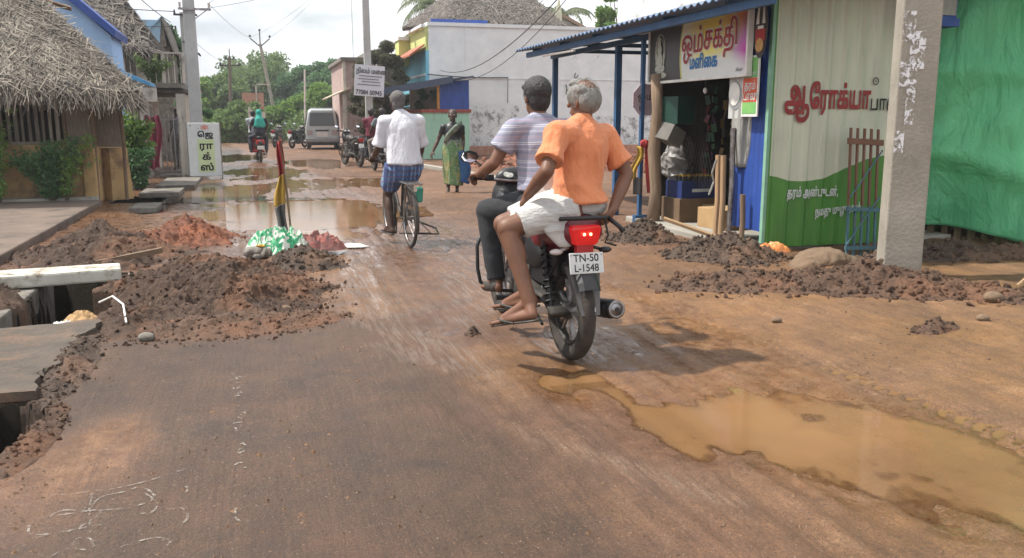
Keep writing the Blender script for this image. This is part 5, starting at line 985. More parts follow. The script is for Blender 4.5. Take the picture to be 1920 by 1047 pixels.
def tree(label, loc, h, rx, rz, th, n, ls, m, seed, nc=34, group=None, cat='tree', name='tree', tr=.16, dome=.0):
    rn = random.Random(seed); t = thing(name, label, cat, loc, rn.uniform(0, 6), group); cen = []; top = h - rz
    for _ in range(nc):
        a = rn.uniform(0, 6.283); el = rn.uniform(-.75, 1); q = math.sqrt(max(0, 1 - el * el)) * rn.uniform(.55, 1.); cen.append(((rx * q * math.cos(a), rx * q * math.sin(a), top + rz * el * rn.uniform(.75, .98)), rx * rn.uniform(.16, .32)))
    b = MB(); b.tube([(0, 0, -.2), (.05 * h * .2, .02, th * .5), (0, .05, th)], [tr * 1.2, tr, tr * .8], 9)
    for c, q in cen[::3]: b.tube([(0, .05, th * rn.uniform(.6, 1)), (c[0] * .45, c[1] * .45, th + (c[2] - th) * .55), c], [tr * .5, tr * .28, tr * .08], 6)
    b.build('trunk', 'stem', t, smooth=True)
    o = bpy.data.objects.new('crown', leaf_mesh('crown', cen, n, ls, seed)); C.objects.link(o); o.data.materials.append(MT[m]); o.parent = t; return t
GT = 'trees across the far end of the street'
for (x, y, h, rx, rz, m, lb) in [(-4.6, 66, 5.2, 2.6, 2.5, 'leaf_a', 'light green rounded tree behind the thick pole at the far left'), (-2.2, 70, 5.4, 2.8, 2.6, 'leaf_c', 'olive green tree under the leftmost far power pole'), (1.2, 84, 8.3, 5.2, 4.2, 'leaf_c', 'tallest broad domed tree in the middle of the far tree line'),
    (4.4, 78, 6.6, 3.2, 3.2, 'leaf_b', 'deep green tree above the scooter riders'), (7.2, 76, 7.6, 3.2, 3.9, 'leaf_b', 'bluish green tall tree behind the van, with uneven top'), (9.6, 82, 7.0, 3.4, 3.6, 'leaf_a', 'bright green tree beyond the van beside the pink house'),
    (5.4, 62, 4.6, 2.2, 2.4, 'leaf_a', 'fresh green tree close behind the van roof'), (2.6, 60, 3.1, 1.7, 1.6, 'leaf_a', 'low bright green tree between the posts and the van'), (-.3, 53, 2.6, 1.5, 1.3, 'leaf_c', 'low olive bushy tree left of the small red brick hut'), (-7.5, 60, 6.8, 2.2, 3.2, 'leaf_b', 'dark narrow tree partly hidden behind the thick pole'), (11.5, 72, 5.6, 3.0, 2.8, 'leaf_b', 'dark green tree behind the pink house')]:
    tree(lb, (x, y, 0.1), h * .84, rx, rz * .86, h * .3, int(5200 * rx ** .9), .17, m, int(abs(x * 13) + y), nc=44, group=GT)
t = tree('dark feathery conifer rising just right of the thick pole', (-5.3, 78, 0), 7.9, .9, 3.6, 3, 7000, .14, 'leaf_b', 77, nc=26)
t = tree('leafy dark tree behind the balcony of the thatched house', (-2.9, 34, 0), 4.6, 1.3, 1.6, 2, 9000, .09, 'leaf_b', 5, nc=26)
tree('dark bushy tree in front of the cream house behind the signboard pole', (-1.75, 28.6, 0), 2.3, .55, .9, .8, 6000, .05, 'leaf_b', 6, nc=20, tr=.05)
tree('green tree top showing above the white upper wall', (18.2, 41, 0), 8.6, 1.5, 2.0, 3, 9000, .12, 'leaf_a', 8, nc=26)
tree('dark tree crown behind the thatched rooftop shelter', (12.4, 41, 0), 7.6, 1.6, 1.4, 3, 7000, .12, 'leaf_b', 9, nc=20)
tree('tall grey green vine covered shrub under the notice board', (4.15, 31.0, 0), 3.1, .85, 1.55, .6, 24000, .045, 'dry_leaf', 10, nc=30, tr=.05, cat='shrub', name='shrub')
tree('tangled vine shrub between the notice board and the stall awning', (5.2, 34.5, 0), 4.5, 1.15, 2.1, .6, 24000, .06, 'dry_leaf', 12, nc=30, tr=.06, cat='shrub', name='shrub')
tree('green creeper climbing the wall behind the stall opening', (6.3, 31.6, 0), 2.6, .6, .8, .6, 5000, .05, 'leaf_b', 13, nc=18, tr=.04, cat='shrub', name='shrub')
mb_far = leaf_mesh('low_growth', [((x, 58 + 5 * math.sin(x * 1.3), .7 + .4 * math.sin(x * 2.1)), 1.3) for x in np.arange(-16, 22, .8)], 30000, .15, 99)
o = bpy.data.objects.new('undergrowth', mb_far); C.objects.link(o); o.data.materials.append(MT['leaf_c']); tag(o, kind='stuff')
o = bpy.data.objects.new('far_wood', leaf_mesh('far_wood', [((x, 100 + 6 * math.sin(x * .9), 2.2 + 1.2 * math.sin(x * .31) + abs(x) * .015), 3.6) for x in np.arange(-75, 100, 2.2)], 90000, .32, 98)); C.objects.link(o); o.data.materials.append(MT['leaf_b']); tag(o, kind='stuff')
# palms
def palm(label, loc, h, n, L_, seed, tw=.12, droop=1.):
    rn = random.Random(seed); t = thing('coconut_palm', label, 'palm tree', loc, 0, 'coconut palms behind the white house'); b = MB(); b.tube([(0, 0, 0), (.1, 0, h * .5), (0, 0, h)], [tw * 1.3, tw, tw * .8], 9); b.build('trunk', 'stem', t, smooth=True)
    b = MB()
    for k in range(n):
        a = 2 * math.pi * k / n + rn.uniform(-.2, .2); e0 = rn.uniform(-.1, 1.1); P = []; p = Vector((0, 0, h)); el = e0
        for j in range(15): P.append(p.copy()); p += Vector((math.cos(a) * math.cos(el), math.sin(a) * math.cos(el), math.sin(el))) * L_ / 14; el -= .13 * droop * (1 + .4 * j / 14)
        b.tube(P, [.022 * (1 - j / 17) for j in range(15)], 4)
        for j in range(1, 15):
            d = (P[j] - P[j - 1]).normalized(); s_ = d.cross(Vector((0, 0, 1))).normalized()
            for q in (0, .25, .5, .75):
                base = P[j - 1].lerp(P[j], q)
                for sg_ in (-1, 1):
                    ll = L_ * .22 * math.sin(math.pi * min(1, (j + q) / 15.) * .85 + .3); e_ = base + s_ * sg_ * ll * .75 + d * ll * .4 + Vector((0, 0, -ll * rn.uniform(.35, .8))); w = d * .025
                    b.add([base - w, base + w, e_], [(0, 1, 2)])
    b.build('fronds', 'palm_leaf', t, fix=False); return t
palm('coconut palm with drooping fronds above the left end of the white wall', (8.5, 40, 0), 6.3, 17, 2.4, 1)
palm('coconut palm drooping behind the right end of the white wall', (14.8, 41, 0), 6.2, 15, 2.1, 2)
palm('thin palm stems rising behind the dark blue board', (9.6, 40.5, 0), 6.9, 13, 1.9, 3, .07)
# near plants
def plant(label, loc, h, n, nl, ls, m, seed, spread=.35, name='leafy_plant', cat='plant', sw=.006, group=None, lean=(0, 0), cr_=.1):
    rn = random.Random(seed); t = thing(name, label, cat, loc, 0, group); b = MB(); cen = []
    for _ in range(n):
        a = rn.uniform(0, 6.28); q = rn.random() ** .6 * spread; hh = h * rn.uniform(.55, 1.); e_ = Vector((q * math.cos(a) + lean[0], q * math.sin(a) + lean[1], hh)); m_ = Vector((e_.x * .35 + rn.uniform(-.04, .04), e_.y * .35, hh * .55))
        b.tube([(e_.x * .1, e_.y * .1, 0), m_, e_], [sw, sw * .7, sw * .35], 5)
        for f in (.2, .45, .65, .85, 1.): cen.append((tuple(m_.lerp(e_, (f - .5) * 2) if f > .5 else m_ * (f * 2)), cr_ * rn.uniform(.6, 1.1)))
    b.build('stem', 'stem', t); o = bpy.data.objects.new('leaves', leaf_mesh('leaves', cen, nl, ls, seed, drop=.3)); C.objects.link(o); o.data.materials.append(MT[m]); o.parent = t; return t
plant('dense dark green bush growing on the kerb against the yellow plinth', (-3.15, 15.35, .1), .95, 34, 5200, .032, 'leaf_b', 1, .50, cr_=.14)
plant('sprig of lighter leaves leaning right in front of the slatted window', (-2.95, 15.25, .1), 1.12, 12, 900, .035, 'leaf_a', 2, .30, lean=(.25, 0), cr_=.10)
plant('bright leafy branch entering from the left edge beside the window', (-3.85, 15.1, .1), 1.42, 12, 1700, .040, 'leaf_a', 3, .45, cr_=.13)
plant('scarlet flecked leafy shrub behind the platform at the left edge', (-4.2, 15.3, .1), .95, 20, 2200, .035, 'leaf_b', 4, .35, cr_=.14)
plant('tall bright green potted style plant right of the hut corner', (-2.28, 18.6, 0), 1.55, 20, 1500, .075, 'leaf_a', 5, .32, cr_=.13)
plant('dark low shrub at the foot of the tall plant by the hut', (-2.15, 18.3, 0), .8, 20, 2600, .04, 'leaf_b', 6, .28, cr_=.13)
plant('climbing greenery on the balcony railing of the thatched house', (-2.2, 22.75, 2.25), .65, 30, 3200, .035, 'leaf_c', 7, .55, cr_=.12)
plant('small green plants along the right verge by the net', (7.6, 8.35, 0), .3, 14, 600, .03, 'leaf_a', 8, .4, cr_=.08)
# far small structures and posts
t = thing('brick_hut', 'small red brick structure with a white frame among the far trees', 'hut', (-.1, 56, 0)); b = MB(); b.bb(-.4, .9, 0, 1.2, 0, 2.95); b.build('wall', 'brick', t); b = MB(); b.bb(.42, .50, -.1, -.02, 2.2, 3.5); b.bb(.42, 1.3, -.1, -.02, 3.42, 3.5); b.build('frame', 'cream', t)
for x, w, h_, lb in ((-.15, .14, 2.0, 'thin pale post left of the pair beyond the scooter'), (.28, .42, 1.75, 'wider cream gate pillar beyond the scooter')): tag(MB().bb(x, x + w, 47, 47 + w, 0, h_).build('gate_pillar', 'cream'), lb, 'pillar')
tag(MB().tube([(3.05, 52, 0), (3.0, 52, 1.5), (3.1, 52, 4.2)], .06, 7).build('slim_pole', 'cream'), 'slim pale pole among the trees left of the van', 'pole')
def far_pole(label, loc, h, lean, kind):
    t = thing('power_pole', label, 'utility pole', loc, 0, 'power poles at the far end of the street'); T_ = (lean, 0, h); b = MB(); b.tube([(0, 0, 0), T_], [.12, .09], 8); b.build('shaft', 'stem' if kind == 0 else 'pole', t); b = MB()
    if kind == 0: b.box((lean, 0, h - .55), (1.35, .08, .09)); b.box((lean, 0, h - .15), (.6, .06, .07)); b.tube([T_, (lean, 0, h + .5)], .03)
    else: b.tube([(lean - .62, 0, h + .35), (lean - .1, 0, h - .1), (lean + .1, 0, h - .1), (lean + .62, 0, h + .35)], .04, 6); b.tube([T_, (lean, 0, h + .75)], .035)
    b.build('cross_arms', 'black_dusty', t); b = MB()
    for dx, dz in (((-.6, -.5), (.6, -.5), (-.25, -.12), (.25, -.12)) if kind == 0 else ((-.62, .42), (.62, .42), (0, .8))): b.ell((lean + dx, 0, h + dz + .06), (.075, .075, .09), n=8, m=6)
    b.build('insulators', 'black_dusty', t)
far_pole('dark power pole with straight crossarms above the far left trees', (-1.35, 60, 0), 5.35, .2, 0)
far_pole('leaning power pole with a forked crossarm above the middle trees', (1.75, 60, 0), 6.2, -.95, 1)
# overhead wires
def wire(label, a, b_, sag, r=.010, n=18, group='overhead wires'):
    a, b_ = Vector(a), Vector(b_); pts = [a.lerp(b_, i / n) + Vector((0, 0, -sag * 4 * (i / n) * (1 - i / n))) for i in range(n + 1)]; return tag(MB().tube(pts, r, 5).build('wire', 'wire'), label, 'wire', group)
wire('sagging cable crossing the white wall down to the stall front corner', (5.0, 9.5, 4.6), (7.0, 32.8, 3.2), .9, .012)
wire('upper thin cable crossing the white wall', (6.0, 12., 5.2), (6.9, 32.8, 3.05), 1.3, .009)
wire('cable along the middle of the white wall', (6.5, 32.9, 3.06), (9.7, 32.9, 2.98), .05, .02); wire('cable dropping from the wire joint on the white wall', (9.7, 32.9, 3.0), (9.7, 32.92, 2.0), 0, .015)
wire('long wire from the thick left pole towards the far forked pole', (-.85, 22.6, 4.12), (.2, 60, 6.6), .15, .006); wire('wire from the thick left pole running up to the right', (-.85, 22.6, 4.12), (5.4, 9., 7.0), .2, .005)
wire('wire from the thick left pole to the pale right pole', (-.95, 22.6, 4.0), (3.7, 28.6, 6.3), .2, .005); wire('wire reaching the thinner pole crossbar from the left', (-9, 20, 4.8), (-1.9, 26.1, 4.3), .3, .012)
wire('lower wire reaching the thinner pole from the left', (-9, 21, 4.2), (-1.9, 26.1, 3.9), .3, .010); wire('wire from the far forked pole to the pale right pole', (1.4, 60, 6.6), (3.7, 28.6, 6.9), .3, .006); wire('second wire from the far forked pole to the pale right pole', (.2, 60, 6.6), (3.6, 28.6, 6.5), .3, .006)
wire('wire hanging from the top left past the roof ridge', (-3.3, 20, 5.2), (-2.3, 30, 4.4), .15, .012); wire('thin wire hanging down in front of the sky beside the pale pole', (2.95, 26, 6.2), (2.95, 26, 3.1), 0, .006); wire('cable clipped on the thin left pole to the far dark pole', (-1.5, 26.1, 3.6), (-1.2, 60, 5.0), .2, .006)
# humid air: far things fade a little
mh = bpy.data.materials.new('humid_air'); mh.use_nodes = True; nh = mh.node_tree; nh.nodes.remove(nh.nodes['Principled BSDF']); pv = nh.nodes.new('ShaderNodeVolumePrincipled'); pv.inputs['Density'].default_value = .0011; pv.inputs['Color'].default_value = (.93, .95, 1, 1); pv.inputs['Anisotropy'].default_value = .3; nh.links.new(pv.outputs[0], nh.nodes['Material Output'].inputs['Volume'])
b = MB(); b.bb(-310, 310, -45, 910, -2.2, 14.); tag(b.build('haze', mh), kind='stuff')
# ================================================================== TWO-WHEELERS AND VAN
def wheel(parent, name, y, r, tw, style='alloy', n=40):
    w = MB().torus((0, y, r), r - tw, tw, (1, 0, 0), 48, 12, .95)
    o = w.build(name, 'tyre', parent, smooth=True)
    if style == 'alloy':
        b = MB(); b.torus((0, y, r), r - tw * 2.1, .014, (1, 0, 0), 40, 8, 2.0); b.build('rim', 'black_dusty', o, smooth=True)
        b = MB(); b.cone((-.06, y, r), (.06, y, r), .055, .055, 20); b.cone((-.075, y, r), (-.06, y, r), .03, .05, 16)
        for k in range(6):
            a = k * math.pi / 3 + .3
            for da in (-.14, .14):
                b.tube([(0, y + .04 * math.cos(a), r + .04 * math.sin(a)), (0, y + (r - tw * 2.1) * math.cos(a + da), r + (r - tw * 2.1) * math.sin(a + da))], [.016, .010], 6)
        b.build('alloy_spokes', 'metal', o)
    else:
        b = MB(); b.torus((0, y, r), r - tw * 1.9, .010, (1, 0, 0), 40, 6, 1.4); b.build('rim', 'metal', o, smooth=True)
        b = MB(); b.cone((-.04, y, r), (.04, y, r), .018, .018, 10)
        for k in range(n): a = 2 * math.pi * k / n; s_ = .03 * (1 if k % 2 else -1); b.tube([(s_, y + .016 * math.cos(a + .6), r + .016 * math.sin(a + .6)), (0, y + (r - tw * 2) * math.cos(a), r + (r - tw * 2) * math.sin(a))], .0022, 3)
        b.build('spokes', 'metal', o)
    return o
def strip_arc(y, z, r, a0, a1, w, th=.004, n=14, taper=None):
    b = MB(); vs = []
    for i in range(n + 1):
        a = a0 + (a1 - a0) * i / n; ww = w * (taper[0] + (taper[1] - taper[0]) * i / n if taper else 1)
        for q, dr in ((-1, -.02), (-.6, 0), (.6, 0), (1, -.02)): vs.append((ww * q / 2, y + (r + dr) * math.cos(a), z + (r + dr) * math.sin(a)))
        for q, dr in ((-1, -.02 - th), (-.6, -th), (.6, -th), (1, -.02 - th)): vs.append((ww * q / 2 * .97, y + (r + dr) * math.cos(a), z + (r + dr) * math.sin(a)))
    fs = []
    for i in range(n):
        for k in range(3): fs += [(i * 8 + k, i * 8 + k + 1, i * 8 + 9 + k, i * 8 + 8 + k), (i * 8 + 4 + k, i * 8 + 12 + k, i * 8 + 13 + k, i * 8 + 5 + k)]
        fs += [(i * 8, i * 8 + 8, i * 8 + 12, i * 8 + 4), (i * 8 + 3, i * 8 + 7, i * 8 + 15, i * 8 + 11)]
    return b.add(vs, fs)
lens_red = emis('brake_lens', (.42, .008, .008), .42, .12); lamp_core = emis('brake_bulb', (1., .30, .15), 5)
def motorcycle(label, loc, rz, lit=True, body='maroon', plate=True):
    t = thing('motorcycle', label, 'motorcycle', loc, rz)
    wheel(t, 'rear_wheel', 0, .300, .050); wheel(t, 'front_wheel', 1.26, .300, .042)
    strip_arc(0, .30, .345, R(35), R(150), .13).build('rear_mudguard', 'black', t); strip_arc(1.26, .30, .335, R(20), R(165), .11).build('front_mudguard', body, t)
    b = MB()
    for s in (-1, 1):
        b.tube([(s * .085, 0, .30), (s * .085, .25, .32), (s * .08, .48, .36)], .018, 8); b.tube([(s * .07, .95, .82), (s * .10, .80, .74), (s * .10, .35, .70), (s * .09, -.1, .72)], .014, 8)
        b.tube([(s * .10, .35, .70), (s * .09, .46, .36), (s * .09, .62, .24), (s * .06, .86, .36), (0, .97, .78)], .015, 8)
    b.build('frame', 'black', t)
    b = MB(); b.tube([(-.10, -.09, .30), (-.10, .12, .36), (-.10, .48, .40)], [.065, .045, .075], 12, flat=.35); b.build('chain_case', 'black_dusty', t, smooth=True)
    for s in (-1, 1):
        b = MB(); b.tube([(s * .13, -.02, .31), (s * .125, .06, .50)], .020, 8); b.tube([(s * .125, .06, .50), (s * .12, .13, .70)], .014, 8); [b.torus(Vector((s * .13, -.0, .36)).lerp(Vector((s * .12, .115, .66)), k / 8), .028, .006, (0, .08, .2), 14, 5) for k in range(9)]; b.build('shock_absorber', 'black', t)
    b = MB(); b.ell((0, .56, .34), (.12, .17, .11)); b.ell((-.10, .60, .33), (.05, .09, .09)); b.ell((.10, .52, .34), (.05, .10, .09)); b.box((0, .62, .44), (.17, .20, .10)); b.build('crankcase', 'black_dusty', t, smooth=True)
    b = MB(); [b.box((0, .69 + .012 * k, .44 + .024 * k), (.17, .15, .010), (R(-18), 0, 0)) for k in range(8)]; b.box((0, .74, .53), (.11, .10, .26), (R(-18), 0, 0)); b.build('cylinder_fins', 'metal', t)
    b = MB(); b.box((-.02, .30, .52), (.16, .26, .20)); b.box((0, .12, .56), (.14, .16, .14)); b.tube([(-.09, .12, .40), (-.12, .02, .52), (-.10, -.05, .62)], .012, 6); b.tube([(-.08, .25, .40), (-.10, .2, .34), (-.06, .05, .40)], .016, 6); b.build('battery_box', 'black', t, bevel=.012)
    b = MB(); b.tube([(.06, .82, .42), (.10, .86, .28), (.13, .60, .22), (.15, .38, .245)], .018, 8); b.build('exhaust_pipe', 'metal', t, smooth=True)
    b = MB(); b.tube([(.15, .40, .245), (.16, .34, .25), (.185, -.16, .325), (.188, -.22, .333)], [.025, .052, .058, .052], 16); m_ = b.build('muffler', 'black', t, smooth=True)
    b = MB(); b.torus((.1885, -.226, .334), .044, .010, (.02, -1, .14), 20, 8); b.cone((.1885, -.222, .334), (.189, -.232, .335), .040, .038, 16); b.build('muffler_tip', 'metal', m_, smooth=True); b = MB(); b.cone((.189, -.2325, .335), (.1895, -.24, .336), .014, .014, 10); b.build('outlet', 'black', m_)
    # tank, seat, cowl
    for s in (-1, 1): b = MB(); b.ell((s * .10, .34, .60), (.035, .17, .10)); b.build('side_panel', 'black', t, smooth=True)
    b = MB(); b.ell((0, .78, .80), (.13, .26, .115)); b.ell((0, .66, .78), (.10, .2, .09)); blob(b, 'fuel_tank', body, t, vox=.012, sm=4)
    b = MB(); b.loft([((0, .62, .78), (.09, 0, 0), (0, .02, .05)), ((0, .50, .79), (.12, 0, 0), (0, 0, .045)), ((0, .25, .795), (.135, 0, 0), (0, 0, .045)), ((0, .16, .82), (.13, 0, 0), (0, 0, .05)), ((0, -.05, .845), (.115, 0, 0), (0, 0, .045)), ((0, -.14, .85), (.08, 0, 0), (0, 0, .03))], 20); b.build('seat', 'black', t, smooth=True)
    b = MB(); b.loft([((0, .50, .64), (.105, 0, 0), (0, 0, .08)), ((0, .28, .68), (.130, 0, 0), (0, 0, .11)), ((0, .06, .745), (.138, 0, 0), (0, 0, .115)), ((0, -.08, .775), (.134, 0, 0), (0, .01, .105)), ((0, -.155, .785), (.122, 0, 0), (0, .02, .092)), ((0, -.185, .795), (.108, 0, 0), (0, .02, .075))], 24); b.build('tail_cowl', body, t, smooth=True)
    b = MB(); b.prism([(-.098, -.235, .800), (-.085, -.238, .822), (.085, -.238, .822), (.098, -.235, .800), (.080, -.225, .722), (.060, -.222, .710), (-.060, -.222, .710), (-.080, -.225, .722)], (0, .07, 0)); b.v = [(x * (1 if y > -.2 else .97), y + 2.2 * x * x, z) for x, y, z in b.v]
    o = b.build('tail_lamp', lens_red if lit else 'red', t, bevel=.014)
    if lit: b = MB(); [b.ell((x, -.233, .775), (.009, .005, .009), n=10, m=6) for x in (-.020, .018)]; b.build('bulb', lamp_core, o)
    b = MB(); b.bb(-.05, .05, -.20, -.16, .60, .715); b.build('lamp_bracket', 'red' if lit else 'black', t)
    b = MB(); b.box((0, 0, 0), (.205, .008, .118)); pl = b.build('number_plate', mat('plate_white', (.66, .68, .66), .5, bump=.05), t, loc=(.0, -.222, .612), rot=(R(-12), 0, 0), bevel=.003)
    if plate:
        text('registration', 'TN-50', 'black_text', .058, (-.080, -.0045, .010), (R(90), 0, 0), pl, off=.03, sx=.98); text('registration', 'L-1548', 'black_text', .058, (-.078, -.0045, -.046), (R(90), 0, 0), pl, off=.03, sx=.92)
        b = MB(); [b.cone((x, -.0042, .046), (x, -.007, .046), .004, .004, 8) for x in (-.092, .092)]; b.build('plate_screws', 'metal', pl)
    b = MB(); b.loft([((0, -.165, .57), (.085, 0, 0), (0, .03, 0)), ((0, -.20, .45), (.070, 0, 0), (0, .025, 0)), ((0, -.262, .345), (.042, 0, 0), (0, .012, 0))], 4) if 0 else b.prism([(-.098, -.185, .585), (.098, -.185, .585), (.060, -.285, .325), (-.050, -.285, .325)], (0, .014, .004)); b.prism([(-.088, -.183, .585), (-.045, -.283, .325), (-.042, -.20, .34), (-.085, -.10, .58)], (.006, 0, 0)); b.prism([(.083, -.183, .585), (.047, -.283, .325), (.042, -.20, .34), (.08, -.10, .58)], (.006, 0, 0))
    fl_ = b.build('mud_flap', mat('grey_flap', (.085, .086, .09), .5, c2=(.11, .10, .09), s=8), t)
    b = MB(); b.prism([(-.030, -.281, .345), (.034, -.281, .345), (.034, -.273, .370), (-.028, -.273, .365)], (0, -.003, 0)); b.build('sticker', 'plastic_white', fl_)
    clear = mat('clear_lens', (.62, .55, .52), .2, bump=.1, bs=80)
    for s in (-1, 1):
        b = MB(); b.tube([(s * .07, -.12, .69), (s * .12, -.13, .675)], .010, 6); b.ell((s * .15, -.14, .67), (.040, .024, .018)); b.build('rear_indicator', clear if s < 0 else 'black', t, smooth=True)
        b = MB(); b.tube([(s * .06, 1.06, .86), (s * .15, 1.05, .845)], .010, 6); b.ell((s * .20, 1.04, .84), (.055, .025, .020)); b.build('front_indicator', 'black', t, smooth=True)
    b = MB(); b.tube([(-.125, .06, .80), (-.145, -.08, .845), (-.125, -.22, .865), (-.07, -.27, .87), (.07, -.27, .87), (.13, -.22, .865), (.15, -.08, .845), (.13, .06, .80)], .0125, 8); b.tube([(.13, -.22, .86), (.17, -.27, .82), (.19, -.29, .79)], [.014, .013, .016], 8); b.tube([(.125, -.18, .85), (.14, -.2, .76), (.12, -.2, .72), (.19, -.2, .70)], .006, 6); b.build('grab_rail', 'black', t, smooth=True)
    for s in (-1, 1):
        b = MB(); b.tube([(s * .07, .88, .66), (s * .20, .89, .665), (s * .285, .88, .64), (s * .315, .87, .57), (s * .315, .86, .42), (s * .30, .85, .33), (s * .22, .84, .27), (s * .07, .82, .26)], .0125, 8); b.build('leg_guard', 'black', t, smooth=True)
        b = MB(); b.tube([(s * .08, .60, .26), (s * .20, .60, .265)], .012, 6); b.cone((s * .17, .60, .266), (s * .27, .60, .27), .018, .018, 8); b.build('rider_footrest', 'black', t)
        b = MB(); b.tube([(s * .09, .28, .33), (s * .18, .24, .32)], .012, 6); b.cone((s * .16, .24, .322), (s * .24, .23, .325), .017, .017, 8); b.build('pillion_footrest', 'black', t)
        b = MB(); b.tube([(s * .09, 1.255, .30), (s * .09, 1.16, .55)], .026, 10); b.tube([(s * .09, 1.16, .55), (s * .09, 1.02, .93)], .017, 8); b.build('fork_leg', 'metal', t)
        b = MB(); b.tube([(s * .22, .90, 1.025), (s * .24, .92, 1.08), (s * .30, .96, 1.13)], .007, 6); st_ = b.build('mirror_stalk', 'black', t)
        b = MB(); b.loft([((s * .335, 1.00, 1.155), (.030, 0, 0), (0, 0, .020)), ((s * .335, .985, 1.155), (.062, 0, 0), (0, 0, .040)), ((s * .335, .965, 1.155), (.066, 0, 0), (0, 0, .043))], 8); b.build('mirror_housing', 'black', st_); b = MB(); b.loft([((s * .335, .9585, 1.155), (.060, .008, 0), (0, .012, .037)), ((s * .335, .9570, 1.155), (.059, .008, 0), (0, .012, .036))], 8); b.build('mirror_glass', 'mirror', st_)
    b = MB(); b.tube([(-.24, .88, 1.02), (-.15, .95, 1.0), (0, .98, .985), (.15, .95, 1.0), (.24, .88, 1.02)], .011, 8); b.build('handlebar', 'metal', t, smooth=True)
    for s in (-1, 1): b = MB(); b.tube([(s * .24, .88, 1.02), (s * .37, .80, 1.03)], .017, 10); b.tube([(s * .22, .91, 1.015), (s * .30, .91, 1.01), (s * .38, .86, 1.01)], .005, 5); b.box((s * .22, .89, 1.02), (.05, .045, .04)); b.build('grip', 'black', t)
    b = MB(); b.ell((0, 1.09, .87), (.14, .12, .16)); b.ell((0, 1.06, 1.0), (.13, .06, .08)); b.ell((-.1, .98, .80), (.05, .12, .12)); b.ell((.1, .98, .80), (.05, .12, .12)); blob(b, 'headlamp_cowl', 'black', t, vox=.011, sm=3)
    b = MB(); [b.cone((x, 1.02, 1.005), (x, 1.0, 1.03), .045, .043, 20) for x in (-.052, .052)]; b.box((0, 1.02, .985), (.16, .07, .04), (R(-35), 0, 0)); ins = b.build('instrument_cluster', 'black', t); b = MB(); [b.cone((x, .999, 1.0305), (x, .998, 1.032), .034, .034, 20) for x in (-.052, .052)]; b.build('dial', 'tarp', ins)
    b = MB(); b.tube([(-.10, .36, .24), (-.14, .10, .20)], .010, 6); b.build('side_stand', 'black', t)
    return t
bike = motorcycle('maroon motorcycle carrying two men, its brake lamp glowing red, in the foreground', (1.74, 4.60, -.005), R(2.0))
def far_bike(src, label, loc, rz, group=None):
    c = copy_tree(src); c.location = loc; c.rotation_euler = (0, 0, rz); c['label'] = label
    if group: c['group'] = group
    return c
bike2 = motorcycle('dark red motorcycle with two riders moving away beside the vine covered pole', (3.28, 22.3, .005), R(6), lit=False, body='black_dusty', plate=False)
bike3 = far_bike(bike2, 'black wheeled motorcycle standing just ahead of the two riders by the pole', (2.95, 25.2, .02), R(14))
far_bike(bike2, 'parked motorcycle left of the van, nearer to it', (1.75, 41.5, .02), R(-30), 'motorcycles parked left of the van'); far_bike(bike2, 'parked motorcycle left of the van, farther from it', (1.0, 43., .02), R(-15), 'motorcycles parked left of the van')
